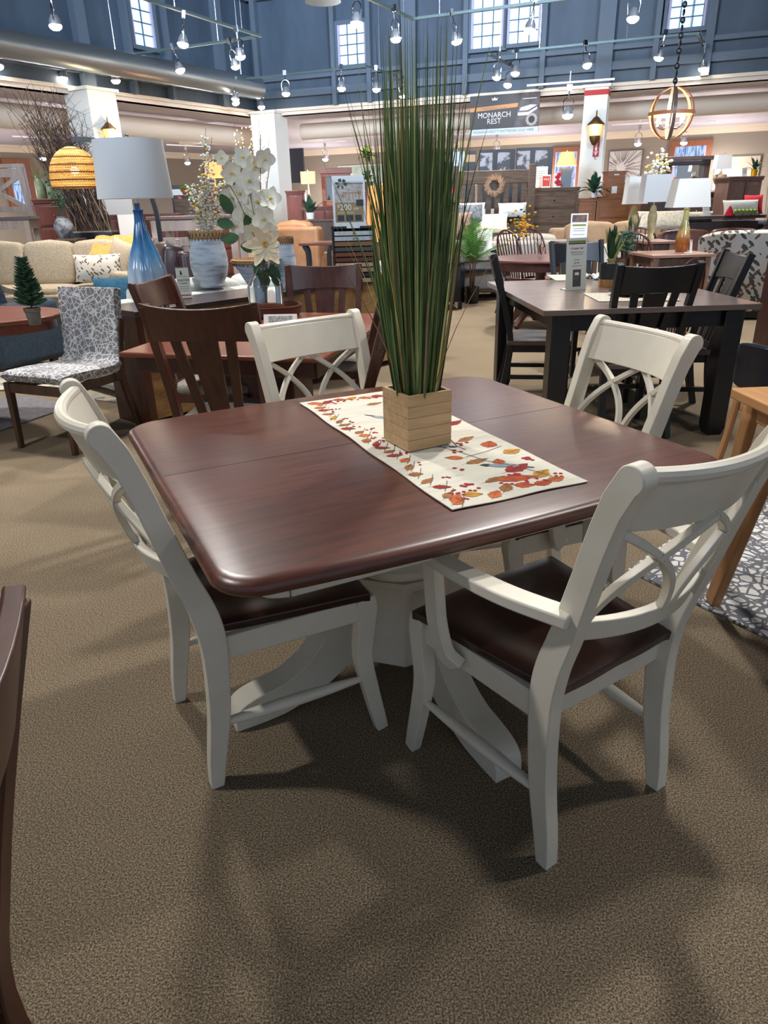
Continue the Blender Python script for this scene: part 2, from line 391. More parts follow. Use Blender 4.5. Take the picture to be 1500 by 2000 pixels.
# ================================================================ RUNNER
def make_runner():
    ra = R(24.4); ctr = Vector((.103, 1.925)); rl, rw = 1.02, .365
    cream = mat('runner_linen', (214, 210, 194), rough=.9, c2=(196, 192, 178), nscale=4, stretch=(1, 9, 1), ramp=(.45, .8), bump=.15, bscale=900)
    cols = [(200, 84, 36), (206, 150, 50), (168, 44, 36), (176, 116, 62), (216, 112, 50)]
    mats = [cream]+[mat('leaf_print_%s' % 'abcde'[i], c, rough=.9, c2=tuple(int(q*.72) for q in c), nscale=40) for i, c in enumerate(cols)]+[mat('berry_print', (150, 26, 40), rough=.9), mat('twig_print', (92, 78, 62), rough=.9), mat('bird_grey_print', (96, 116, 126), rough=.9, c2=(150, 166, 172), nscale=30), mat('bird_black_print', (38, 44, 50), rough=.9), mat('pale_script_print', (178, 178, 168), rough=.9)]
    m = MB(); z0 = .0012
    def hz(x, y): return .0025+.0012*math.sin(x*31+y*7)*math.sin(y*17)+.0012*max(0, abs(x)/(rw/2)-.8)*5*.3
    def top(u, v): x = (u-.5)*rw; y = (v-.5)*rl; return (x+.002*math.sin(y*20), y+.002*math.sin(x*26), .0032+hz(x, y)*.6)
    m.grid(top, 24, 60, thick=.0022)
    H = lambda x, y: .0032+hz(x, y)*.6+.0009
    def poly(pts, mi): m.cur = mi; m.add([(x, y, H(x, y)) for x, y in pts], [tuple(range(len(pts)))]); m.cur = 0
    def leaf(x, y, a, l, w, mi):
        pts = []
        for k in range(9): t_ = k/8; pts.append((l*t_-l/2, w*math.sin(PI*t_**.8)*(1+.25*(k % 2))))
        for k in range(8, -1, -1): t_ = k/8; pts.append((l*t_-l/2, -w*math.sin(PI*t_**.8)*(1+.25*(k % 2))))
        c, s = math.cos(a), math.sin(a); poly([(x+px*c-py*s, y+px*s+py*c) for px, py in pts[:-1]], mi)
        m.cur = 7; strip([(x-l*.7*c, y-l*.7*s), (x+l*.4*c, y+l*.4*s)], .0009)
    def strip(pts, w, dz=.0004, mi=7):
        for (x0, y0), (x1, y1) in zip(pts, pts[1:]):
            d = Vector((x1-x0, y1-y0)); n = Vector((-d.y, d.x)).normalized()*w/2; o = len(m.v)
            m.cur = mi; m.add([(x0+n.x, y0+n.y, H(x0, y0)+dz), (x0-n.x, y0-n.y, H(x0, y0)+dz), (x1-n.x, y1-n.y, H(x1, y1)+dz), (x1+n.x, y1+n.y, H(x1, y1)+dz)], [(0, 1, 2, 3)]); m.cur = 0
    def berries(x, y, n, rr=.006):
        for _ in range(n):
            bx_, by_ = x+random.uniform(-.016, .016), y+random.uniform(-.012, .012)
            if abs(bx_) < rw/2-.008 and abs(by_) < rl/2-.008: poly([(bx_+rr*math.cos(q*PI/4), by_+rr*math.sin(q*PI/4)) for q in range(8)], 6)
    rnd = random.Random(3)
    def inside(x, y, e=.022): return abs(x) < rw/2-e and abs(y) < rl/2-e
    # borders along both ends and the left edge
    y = -rl/2+.03
    while y < rl/2-.02:
        x = -rw/2+.032+rnd.uniform(-.004, .022)
        leaf(x, y, rnd.uniform(-.6, 1.2), rnd.uniform(.035, .05), rnd.uniform(.008, .013), rnd.randint(1, 5))
        if rnd.random() < .75: berries(x+rnd.uniform(.02, .045), y+rnd.uniform(-.01, .02), rnd.randint(2, 5), .0045)
        strip([(x-.01, y-.03), (x+.012, y), (x+.03, y+.03)], .0014)
        y += rnd.uniform(.035, .055)
    for e in (-1, 1):
        for k in range(7):
            x = -rw/2+.04+k*.045; yy_ = e*(rl/2-.035)+rnd.uniform(-.004, .02)*-e
            leaf(x, yy_, rnd.uniform(-.5, .9), .05, .014, rnd.randint(1, 5)); berries(x+.02, yy_-e*.02, 4, .005)
    for (x, y, a_, l, w, c_) in [(.10, -.10, .3, .065, .012, 4), (.13, -.17, .9, .055, .02, 1), (.15, -.25, .2, .06, .018, 2), (.03, -.27, .1, .07, .013, 4), (.075, -.30, 1.2, .04, .014, 1), (-.01, -.22, 2.6, .05, .013, 5), (.09, -.36, .3, .085, .02, 3), (.05, -.42, -.2, .11, .018, 1), (.12, -.42, .5, .07, .016, 2), (.0, -.40, .2, .07, .011, 4), (.15, .05, .4, .07, .014, 3), (.13, .16, .2, .06, .016, 1), (.12, .28, .2, .06, .016, 2), (.03, .37, .1, .06, .012, 4)]:
        leaf(x, y, a_, l, w, c_)
    for x, y, n_ in [(.07, -.13, 5), (.02, -.18, 4), (.155, -.32, 8), (.06, -.40, 6), (-.08, -.40, 6), (.1, .1, 4), (-.05, -.30, 3)]: berries(x, y, n_)
    strip([(.0, -.12), (.03, -.2), (.05, -.28), (.1, -.36), (.13, -.45)], .0025); strip([(.02, -.23), (.09, -.22), (.15, -.2)], .002); strip([(.06, -.08), (.045, -.14), (.05, -.18)], .0025)
    # two small birds on the twigs
    def bird(x, y, a_, L):
        c, s = math.cos(a_), math.sin(a_); T_ = lambda P_: [(x+px*L*c-py*L*s, y+px*L*s+py*L*c) for px, py in P_]
        poly(T_([(-.45, 0), (-.3, .12), (0, .16), (.25, .08), (.3, 0), (.1, -.12), (-.25, -.1)]), 8)
        poly(T_([(-.62, .02), (-.52, .1), (-.36, .1), (-.33, -.02), (-.45, -.07)]), 9); poly(T_([(.18, .02), (.6, -.05), (.62, -.1), (.18, -.09)]), 9)
    bird(.075, -.335, -.55, .11); bird(.0, -.115, 2.5, .09); bird(-.02, .22, 2.3, .09)
    for k in range(26):
        x, y = rnd.uniform(-.1, .15), rnd.uniform(-.45, .45); strip([(x, y), (x+rnd.uniform(.03, .08), y+rnd.uniform(-.004, .004))], .0008, -.0002, 10)
    o = m.build('table_runner', mats, smooth=.9, loc=(ctr.x, ctr.y, TH), rz=ra)
    tag(o, 'cream linen table runner printed with autumn leaves, berries and birds, on the cherry tabletop', 'table runner')
make_runner()
# ================================================================ PLANTER AND GRASS
def make_planter():
    p = at(792, 884, TH+.005); q = at(885, 865, TH+.005); r_ = at(745, 862, TH+.005)
    a = math.atan2(q.y-p.y, q.x-p.x); S = ((q-p).length+(r_-p).length)/2
    ctr = (q+r_)/2; hgt = .150
    t = thing('wooden_planter', 'square natural pine planter box standing on the autumn leaf runner', 'planter', (ctr.x, ctr.y, TH+.0075), a)
    w = .009; H_ = S/2
    for k in range(4):
        m = MB()
        M = Matrix.Rotation(k*PI/2, 4, 'Z')
        nb = 5
        for b in range(nb):
            m.box((0, -H_+w/2, (b+.5)*hgt/nb), (2*H_-(w*2 if k % 2 else 0), w, hgt/nb-.0009), M=M)
        m.box((0, -H_+w/2+.001, hgt/2), (2*H_-w*2.2, w*.7, hgt-.002), M=M)
        m.build('side_panel', PINE, t, bevel=.0006)
    m = MB(); m.box((0, 0, .006), (2*H_-.02, 2*H_-.02, .01)); m.build('bottom_panel', PINE, t)
    # grass
    g = thing('artificial_grass', 'tall bunch of green artificial onion grass standing in the pine planter box', 'plant', (ctr.x, ctr.y, TH+.03), 0)
    mats = [mat('grass_green', (118, 142, 78), rough=.45, c2=(70, 98, 54), nscale=3, stretch=(1, 1, .4)), mat('grass_dark', (66, 92, 56), rough=.5), mat('grass_light', (182, 190, 118), rough=.5), mat('grass_brown', (146, 122, 76), rough=.6)]
    m = MB(); rnd = random.Random(11)
    for i in range(760):
        an = rnd.uniform(0, 2*PI); r0 = .043*math.sqrt(rnd.random()); L = rnd.uniform(.50, .84) if i < 660 else rnd.uniform(.82, .98)
        if i > 600 and i < 640: L = rnd.uniform(.25, .5)
        spread = rnd.gauss(0, .040); ln = abs(spread)+.016
        if i % 34 == 0: ln = rnd.uniform(.10, .24); L = rnd.uniform(.5, .9)
        w = rnd.uniform(.0020, .0046)
        bx, by = r0*math.cos(an), r0*math.sin(an); pts = []
        n = 7
        for k in range(n+1):
            t_ = k/n; o_ = ln*(1.3*t_-.3*t_**3) if ln < .09 else ln*t_**1.7
            pts.append(Vector((bx+math.cos(an)*o_+math.sin(i)*.006*t_, by+math.sin(an)*o_, L*t_-.05*ln*t_*t_)))
        fa = rnd.uniform(0, PI); sd = Vector((math.cos(fa), math.sin(fa), 0)); vs = []
        for k, p_ in enumerate(pts):
            ww = w*(1-(k/n)**2.2)+.0003; vs += [p_+sd*ww, p_+Vector((-sd.y, sd.x, 0))*ww*.35, p_-sd*ww]
        fs = []
        for k in range(n): fs += [(k*3, k*3+1, k*3+4, k*3+3), (k*3+1, k*3+2, k*3+5, k*3+4)]
        c_ = rnd.random(); m.cur = 0 if c_ < .5 else 1 if c_ < .78 else 2 if c_ < .94 else 3
        m.add(vs, fs)
    m.build('grass_blades', mats, g, smooth=1.2)
    m = MB(); m.box((0, 0, .035), (2*H_-.028, 2*H_-.028, .07)); m.build('foam_base', mat('brown_moss', (70, 56, 38), rough=.95), g, rz=a)
make_planter()
# ================================================================ SHELL
def v3(x, y, z=0): return Vector((x, y, z))
def carpet_mat():
    m = bpy.data.materials.new('brown_carpet'); m.use_nodes = True; nt = m.node_tree; N = nt.nodes; L = nt.links; b = N['Principled BSDF']
    b.inputs['Roughness'].default_value = .95; b.inputs['Specular IOR Level'].default_value = .1
    tc = N.new('ShaderNodeTexCoord')
    n1 = N.new('ShaderNodeTexNoise'); n1.inputs['Scale'].default_value = 240; n1.inputs['Detail'].default_value = 4; n1.inputs['Roughness'].default_value = .75; L.new(tc.outputs['Object'], n1.inputs['Vector'])
    r1 = N.new('ShaderNodeValToRGB'); e = r1.color_ramp.elements; e[0].position = .36; e[0].color = srgb((60, 54, 44)); e[1].position = .62; e[1].color = srgb((182, 164, 138))
    k = r1.color_ramp.elements.new(.49); k.color = srgb((118, 104, 85)); L.new(n1.outputs[0], r1.inputs[0])
    n2 = N.new('ShaderNodeTexNoise'); n2.inputs['Scale'].default_value = 2.2; n2.inputs['Detail'].default_value = 5; L.new(tc.outputs['Object'], n2.inputs['Vector'])
    mx = N.new('ShaderNodeMix'); mx.data_type = 'RGBA'; mx.blend_type = 'MULTIPLY'; mx.inputs['Factor'].default_value = .35
    r2 = N.new('ShaderNodeValToRGB'); r2.color_ramp.elements[0].position = .35; r2.color_ramp.elements[0].color = (.62, .62, .62, 1); r2.color_ramp.elements[1].position = .65; L.new(n2.outputs[0], r2.inputs[0])
    L.new(r1.outputs[0], mx.inputs['A']); L.new(r2.outputs[0], mx.inputs['B']); L.new(mx.outputs['Result'], b.inputs['Base Color'])
    bp = N.new('ShaderNodeBump'); bp.inputs['Strength'].default_value = .45; bp.inputs['Distance'].default_value = .006; L.new(n1.outputs[0], bp.inputs['Height']); L.new(bp.outputs[0], b.inputs['Normal'])
    return m
m = MB(); m.bx(-32, 34, -5, 44, -.06, 0); struct(m, 'floor', carpet_mat())
HZ, CZ, KZ = 3.4, 3.28, 3.08
KC = v3(-2.76, 18.87); KL = v3(-6.08, 13.39); KR = v3(7.2, 14.87)
dL = (KL-KC).normalized(); dR = (KR-KC).normalized()
nL = v3(-dL.y, dL.x); nR = v3(-dR.y, dR.x)
if nL.dot(-KC) < 0: nL = -nL          # into the hall
if nR.dot(-KC) < 0: nR = -nR
DARK = mat('blue_black_liner', (72, 88, 104), rough=.55, c2=(56, 70, 86), nscale=1.2, stretch=(1, 1, .3), bump=.55, bscale=3.5)
DARKS = mat('blue_grey_steel', (84, 98, 112), rough=.55)
CEILW = mat('ceiling_paint', (206, 200, 210), rough=.55)
CREAMT = mat('cream_trim', (226, 212, 190), rough=.5)
TAUPE = mat('taupe_wall', (146, 136, 122), rough=.85)
WHITEC = mat('white_column_paint', (220, 220, 214), rough=.6)
def wallbox(name, a, b, n, z0, z1, th, m, kind='structure', off=0, parent=None):     # slab along a-b, thickness th away from the hall
    d = (b-a); L_ = d.length; ang = math.atan2(d.y, d.x); c = (a+b)/2-n*(th/2)+n*off
    mb = MB(); mb.box((0, 0, (z1-z0)/2), (L_, th, z1-z0))
    o = mb.build(name, m, parent=parent); o.location = (c.x, c.y, z0); o.rotation_euler = (0, 0, ang)
    if parent is None and kind: o['kind'] = kind
    return o
EL = KC+dL*22; ER = KC+dR*26
wallbox('wall_upper_left', KC, EL, nL, HZ, 7.5, .25, DARK)
wallbox('wall_upper_right', KC, ER, nR, HZ, 7.5, .25, DARK)
FASC = mat('cream_fascia', (222, 208, 194), rough=.6)
wallbox('trim_1', KC, EL, nL, CZ, HZ, .22, FASC); wallbox('trim_2', KC, ER, nR, CZ, HZ, .22, FASC)
wallbox('trim_3', KC, EL, nL, HZ-.05, HZ+.01, .30, CREAMT, off=.05); wallbox('trim_4', KC, ER, nR, HZ-.05, HZ+.01, .30, CREAMT, off=.05)
# steel frame of the upper walls
def vpost(px, py, side, w, name='trim_5', dep=.16):
    k, n = (KC, nR) if side == 'R' else (KC, nL); p = onpl(px, py, k, n); p.z = 0
    d = dR if side == 'R' else dL
    wallbox(name, p-d*w/2, p+d*w/2, n, HZ, 7.4, dep, DARKS, off=dep)
for px, py, sd, w_ in [(802, 100, 'R', .32), (1183, 100, 'R', .30), (655, 100, 'R', .1), (724, 100, 'R', .1), (912, 120, 'R', .1), (1063, 100, 'R', .1), (1285, 60, 'R', .1), (1388, 60, 'R', .14), (505, 100, 'R', .12), (150, 60, 'L', .22), (240, 60, 'L', .08), (315, 60, 'L', .08), (420, 80, 'L', .18), (1600, 60, 'R', .3)]:
    vpost(px, py, sd, w_, 'trim_%d' % (5+[802, 1183, 655, 724, 912, 1063, 1285, 1388, 505, 150, 240, 315, 420, 1600].index(px)))
k_ = 20
for z_, t_ in ((3.62, .14), (3.95, .08), (5.5, .12)):
    wallbox('trim_%d' % k_, KC, EL, nL, z_, z_+t_, .12, DARKS, off=.12); k_ += 1
    wallbox('trim_%d' % k_, KC, ER, nR, z_, z_+t_, .12, DARKS, off=.12); k_ += 1
m = MB(); m.add([tuple(KC)[:2]+(7.5,), tuple(EL)[:2]+(7.5,), (-14, -5, 7.5), (22, -5, 7.5), tuple(ER)[:2]+(7.5,)], [(0, 1, 2, 3, 4)]); struct(m, 'ceiling', DARK)
# low ceilings of the aisles and far walls
def lv(x, y, z): p = at(x, y, z); p.z = 0; return p
FL1, FL2, FR1, FR2 = lv(430, 313, KZ), lv(0, 297, KZ), lv(1000, 283, KZ), lv(1470, 257, KZ)
fR = (FR2-FR1).normalized(); fL = (FL2-FL1).normalized()
def isect(p, d, q, e): t = ((q.x-p.x)*e.y-(q.y-p.y)*e.x)/(d.x*e.y-d.y*e.x); return p+d*t
FC = isect(FR1, fR, FL1, fL); FRE = FC+fR*34; FLE = FC+fL*34
m = MB()
for A, B, C_, D in ((KC, EL, FLE, FC), (KC, FC, FRE, ER)):
    m.add([(q.x, q.y, CZ) for q in (A, B, C_, D)], [(0, 1, 2, 3)])
struct(m, 'ceiling', CEILW)
nfL = v3(-fL.y, fL.x); nfR = v3(-fR.y, fR.x)
if nfL.dot(-FC) < 0: nfL = -nfL
if nfR.dot(-FC) < 0: nfR = -nfR
wallbox('wall_left', FC, FLE, nfL, 0, CZ, .2, TAUPE); wallbox('wall_right', FC, FRE, nfR, 0, CZ, .2, TAUPE)
wallbox('trim_30', FC, FLE, nfL, KZ, KZ+.13, .06, CREAMT, off=.06); wallbox('trim_31', FC, FRE, nfR, KZ, KZ+.13, .06, CREAMT, off=.06)
wallbox('trim_32', FC, FLE, nfL, KZ+.13, CZ, .14, CREAMT, off=.14); wallbox('trim_33', FC, FRE, nfR, KZ+.13, CZ, .14, CREAMT, off=.14)
wallbox('baseboard_left', FC, FLE, nfL, 0, .12, .02, CREAMT, off=.02); wallbox('baseboard_right', FC, FRE, nfR, 0, .12, .02, CREAMT, off=.02)
# windows
SKYE = mat('daylight_glass', (170, 205, 240), rough=.2, emit=1.35, ecol=(168, 208, 246))
WTRIM = mat('lilac_white_window_frame', (176, 170, 196), rough=.5)
ORW = wood('orange_oak_trim', (150, 90, 56), (122, 70, 42), rough=.5, axis='z')
def window(nm, x0, y0, x1, y1, side, cols, rows, frame=DARKS, fw=.07, glass=SKYE, K=None, n=None, d=None, fmat2=WTRIM):
    if K is None: K, n, d = (KC, nR, dR) if side == 'R' else (KC, nL, dL)
    a = onpl(x0, y1, K, n); b = onpl(x1, y1, K, n); t_ = onpl((x0+x1)/2, y0, K, n)
    z0 = (a.z+b.z)/2; z1 = t_.z; L_ = (b-a); L_.z = 0; W_ = L_.length; ang = math.atan2(L_.y, L_.x); c = (a+b)/2
    m = MB(); m.box((0, .0, (z1-z0)/2), (W_, .02, z1-z0)); g = m.build(nm, glass); g['kind'] = 'structure'
    inn = c+n*.03; g.location = (inn.x, inn.y, z0); g.rotation_euler = (0, 0, ang)
    m = MB()
    for s in (-1, 1):
        m.box((s*(W_/2+fw/2), -.03, (z1-z0)/2), (fw, .1, z1-z0+2*fw)); m.box((0, -.03, (z1-z0)/2+s*((z1-z0)/2+fw/2)), (W_, .1, fw))
    m.build('window_frame', frame, g)
    m = MB(); mw = .022 if W_ > .7 else .018
    for i in range(1, cols): m.box((-W_/2+W_*i/cols, -.02, (z1-z0)/2), (mw, .03, z1-z0))
    for i in range(1, rows): m.box((0, -.02, (z1-z0)*i/rows), (W_, .03, mw))
    m.build('muntins', DARKS if fmat2 is WTRIM else fmat2, g)
    m = MB()
    for s in (-1, 1): m.box((s*(W_/2-.02), -.03, (z1-z0)/2), (.05, .05, z1-z0))
    m.build('sash', fmat2, g)
    return g
window('window_1', 258, 0, 300, 92, 'L', 2, 4)
window('window_2', 664, 47, 719, 127, 'R', 3, 4)
window('window_3', 921, -28, 984, 95, 'R', 3, 5); window('window_4', 991, -34, 1055, 85, 'R', 3, 5)
window('window_5', 1302, -30, 1375, 56, 'R', 3, 4)
TREES = mat('winter_daylight', (120, 165, 220), rough=.3, emit=1.0, ecol=(132, 172, 226), c2=(60, 90, 140), nscale=9, stretch=(6, 6, .6))
def wemit(name, c1, c2, st, stretch, sc):
    m = bpy.data.materials.new(name); m.use_nodes = True; N = m.node_tree.nodes; L = m.node_tree.links; b = N['Principled BSDF']
    tc = N.new('ShaderNodeTexCoord'); mp = N.new('ShaderNodeMapping'); mp.inputs['Scale'].default_value = stretch; no = N.new('ShaderNodeTexNoise'); no.inputs['Scale'].default_value = sc; no.inputs['Detail'].default_value = 6
    rp = N.new('ShaderNodeValToRGB'); rp.color_ramp.elements[0].position = .42; rp.color_ramp.elements[0].color = srgb(c2); rp.color_ramp.elements[1].position = .58; rp.color_ramp.elements[1].color = srgb(c1)
    L.new(tc.outputs['Object'], mp.inputs[0]); L.new(mp.outputs[0], no.inputs['Vector']); L.new(no.outputs[0], rp.inputs[0]); L.new(rp.outputs[0], b.inputs['Emission Color']); b.inputs['Emission Strength'].default_value = st; b.inputs['Base Color'].default_value = (0, 0, 0, 1)
    return m
WOODS = wemit('window_view_of_bare_woods', (176, 205, 245), (84, 112, 170), 1.0, (5, 5, .7), 6)
OR = dict(K=FR1, n=nfR, d=fR)
window('window_6', 1312, 286, 1372, 345, 'F', 3, 2, frame=ORW, fw=.16, glass=WOODS, fmat2=WTRIM, **OR)
window('window_7', 1079, 297, 1121, 400, 'F', 1, 2, frame=ORW, fw=.14, glass=WOODS, fmat2=WTRIM, **OR)
window('window_8', 28, 322, 62, 400, 'F', 1, 2, frame=ORW, fw=.16, glass=WOODS, fmat2=WTRIM, K=FL1, n=nfL, d=fL)
# columns
def column(px, py, side, w, nm, band=False, out=.35):
    k, n, d = (KC, nR, dR) if side == 'R' else (KC, nL, dL); p = onpl(px, py, k, n); p.z = 0; p = p+n*out/2
    m = MB(); m.box((0, 0, HZ/2-.03), (w, w, HZ-.06)); m.box((0, 0, HZ-.06), (w+.09, w+.09, .05)); m.box((0, 0, .08), (w+.05, w+.05, .16))
    o = m.build(nm, WHITEC); o['kind'] = 'structure'; o.location = p; o.rotation_euler = (0, 0, math.atan2(d.y, d.x))
    if band:
        mm = MB(); mm.box((0, 0, HZ-.17), (w+.012, w+.012, .09)); mm.build('red_band', REDINK, o)
    return o
cC = column(525, 225, 'R', .62, 'trim_40', out=0)
cR = column(1170, 175, 'R', .44, 'trim_41', True)
cL = column(162, 178, 'L', .62, 'trim_42')
# ducts
def duct(nm, pts, r, m, label, ribs=0):
    mb = MB(); P = [Vector(p) for p in pts]; path = []
    for a, b in zip(P, P[1:]):
        n = max(2, int((b-a).length/.12)) if ribs else 2
        for q in range(n): path.append(a.lerp(b, q/n))
    path.append(P[-1])
    mb.tube(path, [r*(1+(.018 if ribs and i % 2 else 0)) for i in range(len(path))], 28)
    o = mb.build(nm, m); return tag(o, label, 'duct')
SPIRAL = mat('spiral_steel', (150, 156, 158), rough=.38, metal=.8)
a = onpl(-60, 68, KC+nL*.9, nL); b = onpl(505, 176, KC+nL*.9, nL); zz = (a.z+b.z)/2
duct('spiral_duct', [(a.x, a.y, zz), (b.x, b.y, zz)], .20, SPIRAL, 'grey metal spiral air duct running high along the dark upper left wall', 1)
DUCTW = mat('painted_duct', (226, 212, 194), rough=.6)
a = onpl(60, 200, KC-nL*1.3, nL); b = onpl(488, 247, KC-nL*1.3, nL); p0 = a+(a-b)*.4
duct('painted_duct', [(p0.x, p0.y, CZ-.28), (b.x, b.y, CZ-.28)], .22, DUCTW, 'beige painted round duct under the low ceiling, left of the corner column')
a = onpl(590, 246, KC-nR*1.3, nR); b = onpl(1500, 185, KC-nR*1.3, nR)
duct('painted_duct', [(a.x, a.y, CZ-.24), (b.x+(b.x-a.x)*.3, b.y+(b.y-a.y)*.3, CZ-.24)], .18, DUCTW, 'beige painted round duct under the low ceiling, right of the corner column')
a = onpl(355, 272, KC-nL*2.6, nL); b = onpl(420, 258, KC-nL*1.5, nL)
duct('branch_duct', [(a.x, a.y, CZ-.28), (b.x, b.y, CZ-.28)], .16, DUCTW, 'short beige branch duct joining the painted duct on the left')
# ================================================================ LIGHTS
def lamp(kind, loc, energy, color=(1, .95, .88), size=.25, target=None, spot=R(80), blend=.6, name='spot'):
    l = bpy.data.lights.new(name, kind); l.energy = energy; l.color = color
    if kind == 'AREA': l.size = size
    else: l.shadow_soft_size = size
    if kind == 'SPOT': l.spot_size = spot; l.spot_blend = blend
    o = bpy.data.objects.new(name, l); COL.objects.link(o); o.location = loc
    if target is not None:
        d = Vector(target)-Vector(loc); o.rotation_euler = d.to_track_quat('-Z', 'Y').to_euler()
    return o
WARM = (1, .90, .78); NEU = (1, .96, .92)
for x, y, z, e, tx, ty in [(-2.0, 4.6, 4.3, 130, -.4, 2.2), (1.5, 4.4, 4.3, 150, .5, 2.0), (-3.0, 1.6, 4.3, 95, -1.4, 1.8), (3.0, 2.2, 4.3, 60, 1.4, 1.8),
                           (0.8, 6.8, 4.1, 300, .9, 5.4), (2.8, 6.4, 4.1, 220, 2.0, 5.4), (-1.6, 6.4, 4.1, 240, -1.0, 4.6), (-4.0, 5.6, 4.1, 240, -3.0, 4.8), (-3.6, 9.4, 4.1, 340, -2.4, 7.6), (-6.5, 11.6, 3.9, 380, -5.5, 12.4), (-1.5, 10.6, 4.0, 340, -1.0, 10),
                           (1.6, 10.4, 4.0, 380, 1.6, 9.4), (4.6, 8.4, 4.0, 340, 4.2, 8.6), (4.8, 12.4, 3.9, 380, 4.6, 12.6), (1.8, 14.2, 3.9, 380, 1.8, 14.6), (-2.2, 14.6, 3.9, 380, -2.2, 15), (7.5, 11.4, 3.9, 300, 7.0, 12)]:
    lamp('SPOT', (x, y, z), e*(2.9 if y < 5 else 2.0), NEU, .14, (tx, ty, .5) if y < 5 else (x+(tx-x)*.2, y-.25, .5), R(95 if y < 5 else 86), .8)
for x, y in [(-9.6, 14.5), (-7.5, 19), (-4.8, 22.5), (-.6, 23.5), (3.4, 21.0), (7.0, 19.5), (10.6, 17), (-12, 21), (-2, 28), (5, 25), (10, 23)]:
    lamp('SPOT', (x, y, 3.1), 330, WARM, .12, (x+.2, y, 0), R(160), 1.0)
    lamp('POINT', (x, y, 1.7), 110, (1, .94, .96), .3)  # fill added low in the aisles to brighten the low ceiling, no fixture
def win_light(px, py, side, e, w_, h_):
    k, n = (KC, nR) if side == 'R' else (KC, nL); p = onpl(px, py, k, n)+n*.15
    o = lamp('AREA', p, e, (.55, .75, 1), w_, p+n+Vector((0, 0, -.35)))
    o.data.shape = 'RECTANGLE'; o.data.size = w_; o.data.size_y = h_

# blue fill lights added behind the camera to brighten the upper walls
for lx, e_, tx in ((5, 400, -2), (-8, 320, 2)):
    o = lamp('AREA', (lx, -3.0, 6.4), e_, (.66, .80, 1), 4, (tx, 17.5, 5.6)); o.data.spread = R(50)
# ================================================================ SHARED CHAIR WITH SLATTED BACK
def leaf_mat(name, bg, fg, fg2, sc, thr=.24):
    m = bpy.data.materials.new(name); m.use_nodes = True; N = m.node_tree.nodes; L = m.node_tree.links; b = N['Principled BSDF']; b.inputs['Roughness'].default_value = .95; tc = N.new('ShaderNodeTexCoord'); cur = None
    for k, (col, rot, st) in enumerate(((fg, .7, (1.9, 1.2, .75)), (fg2, -.8, (2.3, 1.4, .85)))):
        mp = N.new('ShaderNodeMapping'); mp.vector_type = 'TEXTURE'; mp.inputs['Rotation'].default_value = (0, rot, 0); mp.inputs['Scale'].default_value = tuple(1/q for q in st); mp.inputs['Location'].default_value = (k*.37, k*.2, k*.11)
        vo = N.new('ShaderNodeTexVoronoi'); vo.inputs['Scale'].default_value = sc; L.new(tc.outputs['Object'], mp.inputs[0]); L.new(mp.outputs[0], vo.inputs['Vector'])
        lt = N.new('ShaderNodeMath'); lt.operation = 'LESS_THAN'; lt.inputs[1].default_value = thr+.04*k; L.new(vo.outputs['Distance'], lt.inputs[0])
        mx = N.new('ShaderNodeMix'); mx.data_type = 'RGBA'; L.new(lt.outputs[0], mx.inputs['Factor']); mx.inputs['B'].default_value = srgb(col)
        if cur: L.new(cur, mx.inputs['A'])
        else: mx.inputs['A'].default_value = srgb(bg)
        cur = mx.outputs['Result']
    L.new(cur, b.inputs['Base Color']); return m
def tl(px, py, z): p = at(px, py, z); return Vector((p.x, p.y, 0))
